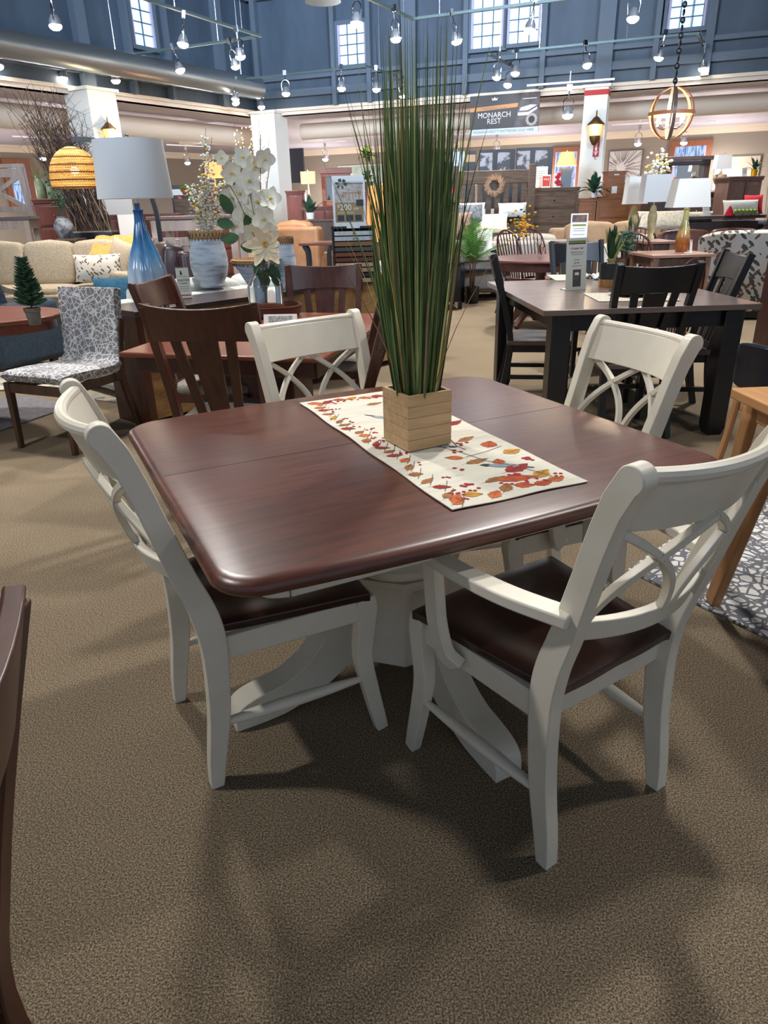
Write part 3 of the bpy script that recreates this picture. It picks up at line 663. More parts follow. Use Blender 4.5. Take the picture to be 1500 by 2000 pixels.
def make_slat_chair(label, wd, seatm, style, group=None):
    t = thing('dining_chair' if style != 'black' else 'side_chair', label, 'chair', group=group)
    h = 1.03; DEP = .045 if style == 'cherry' else .03
    if style == 'cherry':
        m = MB(); m.cushion((0, -.01, .468), (.47, .45, .07), p=.3, n=8); m.build('seat_cushion', seatm, t, smooth=1.2)
        m = MB(); m.box((0, -.01, .42), (.45, .42, .05)); m.build('seat_frame', wd, t, bevel=.004)
    else:
        m = MB(); m.grid(lambda u, v: ((2*u-1)*.235, -.22+.44*v, .462-.012*math.exp(-((abs(2*u-1)-.45)/.35)**2-((v-.5)/.4)**2)), 14, 10, thick=.03); m.build('seat', seatm, t, bevel=.003)
        m = MB(); m.box((0, -.01, .405), (.42, .38, .055)); m.build('seat_frame', wd, t, bevel=.003)
    yb = lambda z: .20+.14*max(0, (z-.45)/.58)**1.25
    for s in (-1, 1):
        m = MB(); zt = h-.01 if style == 'cherry' else h+.012
        m.sweep(cr([(s*.205, .27, 0), (s*.205, .225, .2), (s*.206, .198, .44), (s*.212, yb(.65), .65), (s*.222, yb(.85), .85), (s*.228, yb(zt), zt)], 4), .042, .036, (1, 0, 0)); m.build('rear_leg', wd, t, bevel=.003)
        m = MB(); m.sweep([(s*.205, -.205, .0), (s*.205, -.20, .43)], [.03, .046], [.03, .046], (1, 0, 0)); m.build('front_leg', wd, t, bevel=.003)
        m = MB(); m.sweep([(s*.205, -.19, .20), (s*.205, .215, .20)], .03, .018, (1, 0, 0)); m.build('stretcher', wd, t)
    m = MB(); m.box((0, -.19 if style == 'black' else .0, .22), (.40, .018, .03)); m.build('cross_stretcher', wd, t)
    z0 = .865 if style == 'cherry' else .868; hw = .250 if style == 'cherry' else .205; n = 16; vs = []; fs = []; m = MB()
    for i in range(n+1):
        x = 2*i/n-1; cv = DEP*(1-x*x); top = h-(.022*(1-x*x) if style == 'cherry' else .01*(1-x*x)); b = z0+(.012*(1-x*x))
        for z, o in ((b, -.012), (top, -.012), (top, .013), (b, .013)): vs.append((x*hw, yb(z)+cv+o, z))
    for i in range(n):
        for q in range(4): fs.append((i*4+q, i*4+(q+1) % 4, (i+1)*4+(q+1) % 4, (i+1)*4+q))
    fs += [(3, 2, 1, 0), tuple(n*4+q for q in range(4))]; m.add(vs, fs); m.build('top_rail', wd, t, bevel=.004)
    def slat(x0, w0, x1, w1):
        m = MB(); P = []; W = []
        for k in range(9):
            q = k/8; z = .47+(z0+.01-.47)*q; x = x0+(x1-x0)*q; P.append((x, yb(z)+DEP*(1-(x/hw)**2)*q, z)); W.append(w0+(w1-w0)*q)
        vs = []; fs = []
        for (x, y, z), w in zip(P, W): vs += [(x-w/2, y-.007, z), (x+w/2, y-.007, z), (x+w/2, y+.007, z), (x-w/2, y+.007, z)]
        for i in range(8):
            for q in range(4): fs.append((i*4+q, i*4+(q+1) % 4, (i+1)*4+(q+1) % 4, (i+1)*4+q))
        fs += [(3, 2, 1, 0), tuple(32+q for q in range(4))]; m.add(vs, fs); m.build('back_slat', wd, t, bevel=.001)
    slat(0, .075, 0, .135)
    for s in (-1, 1): slat(s*.078, .04, s*.118, .045)
    m = MB(); m.box((0, .205, .475), (.40, .022, .05)); m.build('lower_rail', wd, t)
    return t
def put(o, P0, P1, yl=.345):
    loc, a = pose2(P0, P1, yl, .25); o.location = loc; o.rotation_euler = (0, 0, a)
def putdup(o, P0, P1, label, yl=.345, group=None):
    loc, a = pose2(P0, P1, yl, .25); return dup(o, loc, a, label, group)
# cherry table
Z = .76
PL, PN, PR = tl(231, 688, Z), tl(630, 700, Z), tl(745, 612, Z)
u = (PN-PL); Wd = u.length; u.normalize(); vv = Vector((-u.y, u.x, 0)); Dp = (PR-PN).dot(vv)
ctr = PL+u*Wd/2+vv*Dp/2; ca = math.atan2(u.y, u.x)
t = thing('dining_table', 'cherry dining table behind the cream chairs, set with a tray of white flowers', 'table', ctr, ca)
m = MB(); m.box((0, 0, Z-.012), (Wd, Dp, .024)); m.build('tabletop', REDW, t, bevel=.008, seg=3)
m = MB()
for s in (-1, 1): m.box((0, s*(Dp/2-.06), Z-.065), (Wd-.12, .022, .08)); m.box((s*(Wd/2-.06), 0, Z-.065), (.022, Dp-.12, .08))
m.build('apron', BROWNW, t)
m = MB(); m.box((0, 0, .36), (.30, .30, .66)); m.box((0, 0, .70), (.42, .42, .04)); m.build('pedestal', BROWNW, t, bevel=.01)
for k in range(4):
    a = k*PI/2+PI/4; m = MB(); m.sweep(cr([(.12*math.cos(a), .12*math.sin(a), .16), (.3*math.cos(a), .3*math.sin(a), .13), (.46*math.cos(a), .46*math.sin(a), .03)]), .07, .06, (-math.sin(a), math.cos(a), 0)); m.build('pedestal_foot', BROWNW, t)
cz = 1.03
cA = make_slat_chair('dark brown slat-back chair with its back to the camera, left of the cream chairs', BROWNW, GREYF, 'cherry')
put(cA, at(503, 590, cz), at(268, 592, cz))
putdup(cA, at(238, 556, cz), at(340, 533, cz), 'dark brown slat-back chair at the left end of the cherry table, under the blue lamp')
putdup(cA, at(557, 516, cz), at(706, 512, cz), 'brown slat-back chair facing the camera on the far side of the cherry table')
putdup(cA, at(752, 562, cz), at(768, 604, cz), 'dark brown slat-back chair at the right end of the cherry table, mostly behind the grass')
# brown chair at the lower left edge of the picture
c5 = dup(cA, (0, 0, 0), 0, 'brown slat-back chair cut by the lower left picture edge, closest to the camera')
Pt = at(22, 1156, 1.02); Pn = at(-150, 1365, 1.02); d = (Pn-Pt).normalized(); put(c5, Pt, Pt+d*.5, yl=.335)
# ---------------------------------------------------------------- grey patterned chair
def lines_mat(name, bg, fg, sc, wid=.03, rough=.9):
    m = bpy.data.materials.new(name); m.use_nodes = True; N = m.node_tree.nodes; L = m.node_tree.links; b = N['Principled BSDF']; b.inputs['Roughness'].default_value = rough
    tc = N.new('ShaderNodeTexCoord'); outs = []
    for k in range(2):
        mp = N.new('ShaderNodeMapping'); mp.inputs['Rotation'].default_value = (.3*k, .5*k, .7*k); mp.inputs['Location'].default_value = (k*3.1, 0, k*1.7)
        vo = N.new('ShaderNodeTexVoronoi'); vo.feature = 'DISTANCE_TO_EDGE'; vo.inputs['Scale'].default_value = sc*(1-.25*k); L.new(tc.outputs['Object'], mp.inputs[0]); L.new(mp.outputs[0], vo.inputs['Vector'])
        lt = N.new('ShaderNodeMath'); lt.operation = 'LESS_THAN'; lt.inputs[1].default_value = wid; L.new(vo.outputs['Distance'], lt.inputs[0]); outs.append(lt)
    mxx = N.new('ShaderNodeMath'); mxx.operation = 'MAXIMUM'; L.new(outs[0].outputs[0], mxx.inputs[0]); L.new(outs[1].outputs[0], mxx.inputs[1])
    mx = N.new('ShaderNodeMix'); mx.data_type = 'RGBA'; mx.inputs['A'].default_value = srgb(bg); mx.inputs['B'].default_value = srgb(fg); L.new(mxx.outputs[0], mx.inputs['Factor']); L.new(mx.outputs['Result'], b.inputs['Base Color'])
    return m
PATT = lines_mat('grey_geometric_fabric', (132, 130, 130), (218, 220, 222), 24, .04)
F0, F1 = tl(45, 872, 0), tl(155, 887, 0)
d = F1-F0; a = math.atan2(d.y, d.x); bk = Vector((-math.sin(a), math.cos(a), 0)); loc = (F0+F1)/2+bk*.25
WALN = wood('brown_ash_wood', (92, 66, 48), (62, 44, 34), rough=.5, axis='z')
t = thing('upholstered_chair', 'grey chair with white geometric line pattern and brown wooden legs', 'chair', loc, a)
m = MB()
def shell(uu, v):
    w = .245; x = (2*uu-1)*w; prof = cr([(-.29, .475), (-.25, .495), (-.05, .49), (.14, .478), (.215, .50), (.235, .57), (.262, .80), (.285, .93)], 5)
    q = v*(len(prof)-1); i = min(int(q), len(prof)-2); f_ = q-i; y = prof[i][0]*(1-f_)+prof[i+1][0]*f_; z = prof[i][1]*(1-f_)+prof[i+1][1]*f_
    e = abs(2*uu-1); rim = .012*max(0, (e-.85)/.15); return (x*(1-.05*(v > .6)*e), y, z-rim if z < .52 else z)
m.grid(lambda a_, b_: shell(a_, b_), 16, 36, thick=.065); m.build('upholstery', PATT, t, bevel=.02, seg=3, smooth=1.0)
m = MB()
for s in (-1, 1): m.box((s*.215, -.02, .385), (.028, .50, .055))
m.box((0, -.255, .385), (.42, .028, .055)); m.box((0, .21, .385), (.42, .028, .055)); m.build('seat_frame', WALN, t, bevel=.003)
for s in (-1, 1):
    m = MB(); m.sweep([(s*.225, -.27, 0), (s*.225, -.255, .42)], [.032, .045], [.03, .04], (1, 0, 0)); m.build('front_leg', WALN, t, bevel=.003)
    m = MB(); m.sweep(cr([(s*.215, .34, 0), (s*.215, .25, .35), (s*.222, .262, .55), (s*.226, .305, .74)]), .04, .032, (1, 0, 0)); m.build('rear_leg', WALN, t, bevel=.003)
# ---------------------------------------------------------------- oval cherry table
t = thing('oval_table', 'oval cherry pedestal table at the left edge, with a small pine tree on it', 'table', (-3.05, 4.80, 0), 0)
m = MB(); el = [(.95*math.cos(k*PI/32), .52*math.sin(k*PI/32)) for k in range(64)]; m.prism(el, Z-.028, Z); m.build('tabletop', REDW, t, bevel=.008)
m = MB(); m.prism([(x*.93, y*.9) for x, y in el], Z-.095, Z-.028); m.build('apron', REDW, t)
m = MB(); m.lathe([(.05, .22), (.09, .24), (.09, .34), (.05, .38)], 16); m.build('hub', REDW, t)
for k in range(4):
    a = k*PI/2+.5; c_, s_ = math.cos(a), math.sin(a)
    m = MB(); m.sweep(cr([(.42*c_, .34*s_, Z-.095), (.33*c_, .27*s_, .50), (.18*c_, .16*s_, .36), (.05*c_, .05*s_, .30)], 5), [.09, .06], .05, (-s_, c_, 0)); m.build('brace', REDW, t)
    m = MB(); m.sweep(cr([(.04*c_, .04*s_, .30), (.14*c_, .14*s_, .24), (.19*c_, .19*s_, .12), (.30*c_, .30*s_, .0)], 5), [.08, .06, .05], .05, (-s_, c_, 0)); m.build('leg', REDW, t)
def tiny_tree(loc):
    t = thing('potted_tree', 'small artificial pine tree in a grey clay pot on the oval table', 'plant', loc)
    m = MB(); m.lathe([(.032, 0), (.034, .005), (.043, .075), (.047, .078), (.048, .098), (.040, .098), (.038, .085), (0, .085)], 20); m.build('pot', mat('clay_pot', (124, 116, 106), rough=.9, c2=(98, 92, 84), nscale=20), t)
    m = MB(); m.tube([(0, 0, .08), (.003, 0, .2), (0, 0, .36)], [.006, .003, .002], 6); rnd = random.Random(5); m.cur = 1
    for i in range(120):
        z = .11+.26*i/120; rr = .085*(1-(z-.10)/.31)+.012; a = i*2.4+rnd.random(); el = .25+.3*i/120
        p0 = Vector((0, 0, z)); p1 = Vector((rr*math.cos(a), rr*math.sin(a), z+rr*el)); m.tube([p0, p0.lerp(p1, .6), p1], [.004, .011, .002], 5)
        for q in range(5):
            f_ = .35+.13*q; pp = p0.lerp(p1, f_); an = a+(1 if q % 2 else -1)*.9; m.tube([pp, pp+Vector((math.cos(an)*.022, math.sin(an)*.022, .010))], [.004, .001], 4)
    m.build('tree', [WALN, mat('pine_needles', (62, 96, 66), rough=.8, c2=(40, 70, 50), nscale=60)], t)
tiny_tree(at(69, 634, Z)+Vector((0, 0, .0)))
def card_stand(name, label, cat, base, w, h, rz, items, tilt=.12, frame=ACRYL, paper=PAPER, th=.004, foot=True):
    """upright sign holder; items(mb_list) draws on the face; local x right, z up, face toward -y"""
    t = thing(name, label, cat, base, rz)
    T = Matrix.Rotation(-tilt, 4, 'X')
    m = MB(); m.box((0, 0, h/2), (w, th, h), M=T)
    if foot: m.box((0, .03, .003), (w, .08, .006))
    m.build('holder', frame, t)
    m = MB(); m.box((0, -th/2-.0008, h/2), (w*.93, .0016, h*.93), M=T); m.build('sheet', paper, t)
    F = T @ Matrix.Translation((0, -th/2-.0022, 0)) @ Matrix.Rotation(PI/2, 4, 'X')
    for nm, mt, fn in items:
        m = MB(); fn(m, F); m.build(nm, mt, t)
    return t
def bars(rects, d=.0005):
    def f(m, F):
        for x, y, w, h in rects: m.box((x, y, 0), (w, h, d*2), M=F)
    return f
def txt(entries):
    def f(m, F):
        for s, x, y, size in entries: text_mb(m, s, size, F @ Matrix.Translation((x, y, .0006)))
    return f
# ---------------------------------------------------------------- console behind the cherry set
ZC = .78
N0, N1 = tl(262, 609, ZC), tl(742, 544, ZC); cu_ = (N1-N0).normalized(); cv_ = Vector((-cu_.y, cu_.x, 0)); cw = (N1-N0).length+.45; cd = .46
ctr = N0+cu_*cw/2+cv_*cd/2; cang = math.atan2(cu_.y, cu_.x)
BURL = mat('tan_rustic_panel', (186, 146, 92), rough=.6, c2=(138, 98, 58), nscale=5, stretch=(1, 1, 3), ndet=8)
t = thing('console_cabinet', 'long dark-topped console cabinet with tan rustic wood front behind the cherry table', 'cabinet', ctr, cang)
m = MB(); m.box((0, 0, ZC-.02), (cw, cd, .04)); m.build('worktop', wood('console_dark_wood', (70, 54, 50), (50, 38, 36), rough=.3, coat=.3), t, bevel=.005)
m = MB(); m.box((0, .01, .40), (cw-.08, cd-.06, .70)); m.build('front_panel', BURL, t)
for s in (-1, 1): m = MB(); m.box((s*(cw/2-.03), 0, (ZC-.04)/2), (.05, cd-.02, ZC-.04)); m.build('end_panel', BROWNW, t)
def on_console(px, py): return at(px, py, ZC)
# blue glass lamp
def table_lamp(label, base, H_, shade_r0, shade_r1, shade_h, prof, bm, sm=SHADEW, flute=0, square=False, glow=0, neck=None, group=None, seg=28, rz=0, name='table_lamp', gcol=(1, .72, .42)):
    t = thing(name, label, 'lamp', base, rz, group)
    m = MB(); m.lathe(prof, seg, flute=flute); m.build('base', bm, t, smooth=1.0)
    zt = prof[-1][1]; z0 = H_-shade_h
    m = MB(); m.tube([(0, 0, zt-.01), (0, 0, H_+.01)], .006, 8); m.ball((0, 0, H_+.022), .014, 10, 6); m.build('harp_and_finial', CHROME, t)
    n = 4 if square else 36; off = PI/4 if square else 0; k_ = 1.414 if square else 1
    vs = []; fs = []; m = MB()
    for r_, z_ in ((shade_r0, z0), (shade_r1, H_), (shade_r1-.004, H_), (shade_r0-.004, z0)):
        for k in range(n): a = off+2*PI*k/n; vs.append((r_*k_*math.cos(a), r_*k_*math.sin(a)*(1 if not square else .6), z_))
    for i in range(4):
        for k in range(n): fs.append((i*n+k, i*n+(k+1) % n, ((i+1) % 4)*n+(k+1) % n, ((i+1) % 4)*n+k))
    m.add(vs, fs); m.build('lamp_shade', sm, t, smooth=.8)
    if glow:
        m = MB(); m.ball((0, 0, z0+shade_h*.45), .03, 10, 8); m.build('bulb', mat('warm_bulb', (255, 220, 170), emit=18, ecol=(255, 205, 140)), t)
        lamp('POINT', Vector(base)+Vector((0, 0, z0+shade_h*.45)), glow, gcol, .05)
    return t
ORSH = mat('lit_orange_lampshade', (232, 158, 96), rough=.8, emit=.55, ecol=(255, 158, 84))
LINSH = mat('lit_linen_lampshade', (226, 186, 132), rough=.8, emit=.6, ecol=(255, 190, 110))
def blue_glass():
    m = bpy.data.materials.new('blue_ombre_glass'); m.use_nodes = True; N = m.node_tree.nodes; L = m.node_tree.links; b = N['Principled BSDF']; b.inputs['Roughness'].default_value = .12; b.inputs['Coat Weight'].default_value = .6
    tc = N.new('ShaderNodeTexCoord'); sp = N.new('ShaderNodeSeparateXYZ'); L.new(tc.outputs['Object'], sp.inputs[0]); no = N.new('ShaderNodeTexNoise'); no.inputs['Scale'].default_value = 14
    mp = N.new('ShaderNodeMapping'); mp.inputs['Scale'].default_value = (1.5, 1.5, .15); L.new(tc.outputs['Object'], mp.inputs[0]); L.new(mp.outputs[0], no.inputs['Vector'])
    ad = N.new('ShaderNodeMath'); ad.operation = 'MULTIPLY_ADD'; ad.inputs[1].default_value = .35; L.new(no.outputs[0], ad.inputs[0]); L.new(sp.outputs['Z'], ad.inputs[2])
    rp = N.new('ShaderNodeValToRGB'); e = rp.color_ramp.elements; e[0].position = .28; e[0].color = srgb((196, 212, 224)); e[1].position = .72; e[1].color = srgb((18, 74, 128)); k = e.new(.48); k.color = srgb((88, 150, 196)); L.new(ad.outputs[0], rp.inputs[0]); L.new(rp.outputs[0], b.inputs['Base Color'])
    return m
P = on_console(294, 574)
S_ = mpp(270, 400, P.y); Hl = (574-300)*S_*1.02
table_lamp('blue ombre ribbed glass lamp with large white shade on the console', P, Hl, 71*S_, 64*S_, 101*S_,
    [(.0, 0), (34*S_, 2*S_), (39*S_, 20*S_), (37*S_, 45*S_), (28*S_, 75*S_), (17*S_, 105*S_), (10*S_, 135*S_), (8.5*S_, 152*S_), (10*S_, 158*S_), (5*S_, 160*S_), (5*S_, 170*S_)], blue_glass(), flute=.045, seg=96)
# whitewashed vases
WASH = mat('whitewashed_clay', (196, 206, 214), rough=.8, c2=(142, 146, 156), nscale=6, stretch=(1, 1, 6), ndet=8, ramp=(.45, .68), bump=.4, bscale=25)
WICK = mat('tan_wicker', (190, 150, 104), rough=.8, c2=(150, 112, 72), nscale=40, stretch=(1, 1, 4), bump=.5, bscale=90)
def wash_vase(label, P, w, h, name='vase'):
    t = thing(name, label, 'vase', P)
    r = w/2; m = MB(); m.lathe([(0, 0), (r*.72, 0), (r*.76, h*.02), (r*.72, h*.06), (r*.70, h*.09), (r*.88, h*.2), (r*1.0, h*.38), (r*1.0, h*.52), (r*.93, h*.68), (r*.86, h*.78), (r*.88, h*.80), (r*.85, h*.83), (r*.84, h*.96), (r*.78, h*.96), (r*.78, h*.5), (0, h*.5)], 40); m.build('body', WASH, t, smooth=1.0)
    m = MB(); m.lathe([(r*.86, h*.86), (r*.89, h*.87), (r*.90, h*1.0), (r*.80, h*1.0), (r*.80, h*.9)], 40)
    m.build('wicker_rim', WICK, t); m = MB()
    for k in range(26):
        a = 2*PI*k/26; a2 = a+.12; m.tube([(r*.92*math.cos(a), r*.92*math.sin(a), h*.97), (r*.90*math.cos(a2), r*.90*math.sin(a2), h*.83)], r*.012, 4)
        m.tube([(r*.92*math.cos(a+.24), r*.92*math.sin(a+.24), h*.97), (r*.90*math.cos(a2), r*.90*math.sin(a2), h*.83)], r*.012, 4)
    m.build('stitching', mat('dark_twine', (70, 54, 42), rough=.9), t)
    return t
P = on_console(414, 560); s_ = mpp(414, 510, P.y); wash_vase('large whitewashed vase with wicker rim holding white blossom twigs on the console', P, 73*s_, 103*s_)
VP = P; VH = 103*s_; VS = s_
WHP = mat('white_petal', (232, 232, 216), rough=.6, c2=(214, 216, 196), nscale=30); CRP = mat('cream_petal', (224, 216, 186), rough=.6, c2=(206, 196, 160), nscale=20); TWIG = mat('brown_twig', (92, 70, 48), rough=.9); YEL = mat('yellow_stamen', (214, 178, 60), rough=.7)
def blossoms(label, P, zb, sprays, s_, seed=1, name='blossom_branches', dots=26):
    t = thing(name, label, 'flowers', P); rnd = random.Random(seed); m = MB(); b = MB()
    for (ex, ey, ez, n) in sprays:
        p0 = Vector((rnd.uniform(-.02, .02), rnd.uniform(-.02, .02), zb)); p3 = Vector((ex, ey, ez)); mid = p0.lerp(p3, .5)+Vector((ex*-.12, 0, .06*(ez-zb)))
        pts = cr([p0, mid, p3], 6); m.tube(pts, [.004, .003, .0015], 5)
        for k in range(n):
            q = rnd.uniform(.22, 1.0); i = int(q*(len(pts)-1)); c = Vector(pts[i])+Vector((rnd.gauss(0, 5*s_), rnd.gauss(0, 5*s_), rnd.gauss(0, 4.5*s_)))
            b.cur = 0 if rnd.random() < .88 else 1
            b.ball(c, rnd.uniform(1.6, 3.0)*s_, 6, 4, sc=(1, 1, .75))
            if k % 3 == 0: m.tube([pts[i], c], .001, 3)
    m.build('twigs', TWIG, t); b.build('blossoms', [WHP, YEL], t, smooth=1.2)
    return t
blossoms('white blossom twigs arranged in the whitewashed vase', VP, VH*.6, [((x-414)*VS, random.Random(x).uniform(-.1, .1), (560-y)*VS, n) for x, y, n in [(387, 375, 60), (395, 400, 60), (405, 370, 60), (440, 285, 75), (450, 300, 60), (500, 312, 90), (540, 315, 60), (425, 350, 80), (460, 375, 70), (412, 410, 50), (436, 360, 90), (480, 340, 60), (447, 420, 50)]], VS, 4)
P = on_console(561, 562); s_ = mpp(561, 500, P.y); wash_vase('smaller whitewashed vase with wicker rim behind the glass vase of orchids', P, 42*s_, 96*s_)
P = on_console(505, 566); s_ = mpp(505, 540, P.y)
t = thing('bowl', 'whitewashed footed bowl with stitched wicker rim beside the large vase', 'bowl', P)
m = MB(); m.lathe([(0, 0), (16*s_, 0), (18*s_, 6*s_), (34*s_, 34*s_), (45*s_, 52*s_), (42*s_, 52*s_), (30*s_, 34*s_), (0, 10*s_)], 36); m.build('body', WASH, t, smooth=1.0)
m = MB(); m.lathe([(42*s_, 50*s_), (46.5*s_, 51*s_), (48*s_, 57*s_), (44*s_, 58*s_), (42*s_, 52*s_)], 36); m.build('wicker_rim', WICK, t)
m = MB()
for k in range(30):
    a = 2*PI*k/30; m.tube([(47.5*s_*math.cos(a), 47.5*s_*math.sin(a), 56*s_), (43*s_*math.cos(a+.1), 43*s_*math.sin(a+.1), 46*s_), (47.5*s_*math.cos(a+.2), 47.5*s_*math.sin(a+.2), 56*s_)], .6*s_, 4)
m.build('stitching', _M['dark_twine'], t)
# wood sample box
P = on_console(693, 552); s_ = mpp(693, 500, P.y); W_ = 82*s_; H_ = 104*s_; D_ = .22
t = thing('sample_box', 'dark wooden sample box with ten coloured drawer fronts and brass knobs', 'display box', P, R(4))
m = MB()
for s in (-1, 1): m.box((s*(W_/2-.008), 0, H_/2), (.016, D_, H_))
m.box((0, 0, H_-.008), (W_+.01, D_+.01, .016)); m.box((0, 0, .008), (W_, D_, .016)); m.box((0, D_/2-.005, H_/2), (W_, .01, H_)); m.build('case', mat('dark_case', (36, 24, 24), rough=.5), t)
cs = [(196, 200, 196), (190, 194, 196), (140, 98, 66), (78, 74, 74), (118, 70, 48), (104, 54, 40), (196, 160, 128), (180, 140, 108), (48, 28, 26), (186, 152, 114)]
for i, c in enumerate(cs):
    zz = H_-.03-(H_-.04)*(i+.5)/10; m = MB(); m.box((0, -D_/2, zz), (W_-.04, .018, (H_-.04)/10*.78)); dr = m.build('drawer', mat('sample_%s' % 'abcdefghij'[i], c, rough=.4), t, bevel=.001); m = MB(); m.ball((0, -D_/2-.018, zz), .0075, 8, 6); m.tube([(0, -D_/2-.005, zz), (0, -D_/2-.018, zz)], .003, 6); m.build('knob', BRASS, dr)
m = MB(); m.box((0, -D_/2-.008, H_-.004), (W_*.3, .004, .018)); m.build('name_strip', PAPER, t)
PB = Vector((P.x, P.y, P.z+H_)); w_ = 62*s_; h_ = 88*s_
t = card_stand('sign_holder', 'white framed sign reading 200 OFF standing on the wood sample box', 'sign', PB+Vector((-.02, -.02, .0005)), w_, h_, R(4), [
    ('photo_print', mat('beige_room_print', (196, 188, 180), rough=.6, c2=(160, 150, 142), nscale=30), bars([(0, h_*.68, w_*.86, h_*.40)])),
    ('gold_field', mat('gold_print', (150, 128, 82), rough=.6), bars([(0, h_*.275, w_*.86, h_*.40)])),
    ('wreath_print', mat('green_print', (52, 82, 70), rough=.6), lambda m, F: [m.box((-w_*.22+w_*.13*math.cos(k), h_*.84+w_*.10*math.sin(k), .0012), (w_*.09, w_*.06, .0008), rz=k, M=F) for k in range(9)]+[m.box((w_*.05, h_*.84, .001), (w_*.8, h_*.015, .0008), M=F)]),
    ('furniture_print', mat('tan_furniture_print', (168, 128, 88), rough=.6), bars([(w_*.05, h_*.66, w_*.5, h_*.02), (-w_*.1, h_*.62, w_*.02, h_*.12), (w_*.0, h_*.60, w_*.02, h_*.14), (w_*.12, h_*.60, w_*.02, h_*.14), (w_*.22, h_*.62, w_*.02, h_*.12), (w_*.3, h_*.6, w_*.02, h_*.12), (-w_*.18, h_*.6, w_*.08, h_*.06), (w_*.33, h_*.66, w_*.1, h_*.08)], .001)),
    ('dark_prints', mat('charcoal_print', (44, 50, 58), rough=.6), bars([(w_*.33, h_*.46, w_*.22, h_*.13), (-w_*.27, h_*.16, w_*.2, h_*.12), (0, h_*.16, w_*.22, h_*.12), (w_*.27, h_*.16, w_*.2, h_*.12)], .001)),
    ('lettering', PAPER, txt([('$', -w_*.33, h_*.40, h_*.09), ('200', -w_*.11, h_*.37, h_*.17), ('OFF', w_*.20, h_*.34, h_*.07), ('SALE', -w_*.2, h_*.775, h_*.06)])),
    ('small_lettering', mat('orange_lettering', (226, 190, 150), rough=.6), txt([('EVERY $2,000', -w_*.1, h_*.265, h_*.06)]))], frame=PAPER, th=.012)
P = on_console(363, 584); s_ = mpp(363, 550, P.y)
t = card_stand('placard', 'slim leaning price placard reading CHILTON beside the large whitewashed vase', 'sign', P, 26*s_, 62*s_, cang-.55, [
    ('lettering', INK, txt([('CHILTON', 0, 36*s_, 5.5*s_), ('Collection', 0, 30*s_, 3.6*s_)])),
    ('lines', mat('grey_print', (130, 130, 126), rough=.7), bars([(0, y*s_, 18*s_, .8*s_) for y in (44, 24, 20, 16)])),
    ('emblem', INK, lambda m, F: (m.lathe([(1.6*s_, 0), (1.0*s_, .001)], 10, c=(-3*s_, 53*s_, 0), M=F), m.prism([(-5*s_, 47*s_), (0, 47*s_), (-1.5*s_, 52*s_), (-4*s_, 52*s_)], 0, .001, F))),
    ('red_band', REDINK, bars([(0, 7*s_, 22*s_, 2.2*s_)]))], paper=CREAMP, tilt=.35)
# ---------------------------------------------------------------- tray, glass vase and white flowers
P = at(532, 616, Z); s_ = mpp(532, 600, P.y)
t = thing('tray', 'round reddish wooden tray with raised rim and handles on the cherry table', 'tray', P)
m = MB(); m.lathe([(0, 0), (50*s_, 0), (56*s_, 4*s_), (58*s_, 18*s_), (60*s_, 20*s_), (56*s_, 21*s_), (53*s_, 6*s_), (0, 4*s_)], 40); m.build('bowl', BROWNW, t)
m = MB(); m.sweep(cr([(-34*s_, -42*s_, 18*s_), (-20*s_, -50*s_, 25*s_), (20*s_, -50*s_, 25*s_), (34*s_, -42*s_, 18*s_)], 5), 4*s_, 6*s_, (0, 0, 1)); m.build('handle', REDW, t)
PV = Vector((P.x-10*s_, P.y+.01, P.z+4*s_)); sv = s_
t = thing('glass_vase', 'clear glass bottle vase standing in the wooden tray', 'vase', PV)
m = MB(); m.lathe([(0, 0), (33*sv, 0), (34*sv, 4*sv), (34*sv, 52*sv), (28*sv, 66*sv), (15*sv, 76*sv), (12*sv, 86*sv), (14*sv, 100*sv), (12.8*sv, 100*sv), (10.8*sv, 86*sv), (13.5*sv, 76*sv), (26.5*sv, 65*sv), (32.5*sv, 51*sv), (32.5*sv, 6*sv), (0, 5*sv)], 40); m.build('glass', GLASS, t, smooth=1.2)
t = thing('orchid_bouquet', 'white orchids and cream poinsettia standing in the clear glass vase', 'flowers', PV+Vector((0, 0, 6*sv)))
def petal(m, c, d, w, nrm, cup=.2, n=5):
    d = Vector(d); L_ = d.length; d.normalize(); nrm = Vector(nrm).normalized(); sd = d.cross(nrm).normalized(); up = sd.cross(d)
    def f(u_, v_):
        q = v_; ww = w*math.sin(PI*min(.97, q*.95+.03))**.65; x = (2*u_-1)*ww/2; return Vector(c)+d*(q*L_)+sd*x+up*(cup*L_*(q*q)-cup*.5*L_*(1-(2*u_-1)**2)*.3)
    m.grid(f, 4, n)
def orchid(m, c, r, nrm, rnd):
    nrm = Vector(nrm).normalized(); a = nrm.orthogonal().normalized(); b = nrm.cross(a); off = rnd.uniform(0, 6)
    m.cur = 0
    for k in range(5):
        an = off+k*2*PI/5; d = a*math.cos(an)+b*math.sin(an); petal(m, c, d*r, r*(1.05 if k in (1, 4) else .75), nrm, .15)
    m.cur = 1; m.ball(Vector(c)+nrm*.1*r, r*.13, 6, 4)
rnd = random.Random(9); m = MB(); st = MB(); lf = MB()
def loc_(px, py, dy=0): return Vector(((px-520)*sv, dy, (604-py)*sv))
for px, py, r_, dy in [(500, 335, 22, .02), (475, 360, 24, .04), (520, 350, 24, .03), (470, 400, 24, .06), (492, 430, 26, .03), (520, 410, 28, 0), (545, 405, 24, -.02), (530, 440, 26, -.03), (488, 395, 24, .03), (508, 375, 26, .0), (475, 450, 20, .03), (540, 460, 18, -.04), (505, 462, 22, -.01), (458, 335, 16, .07), (540, 340, 22, .0)]:
    orchid(m, loc_(px, py, dy), r_*sv*.9, (rnd.uniform(-.6, .6), -1, rnd.uniform(-.3, .4)), rnd)
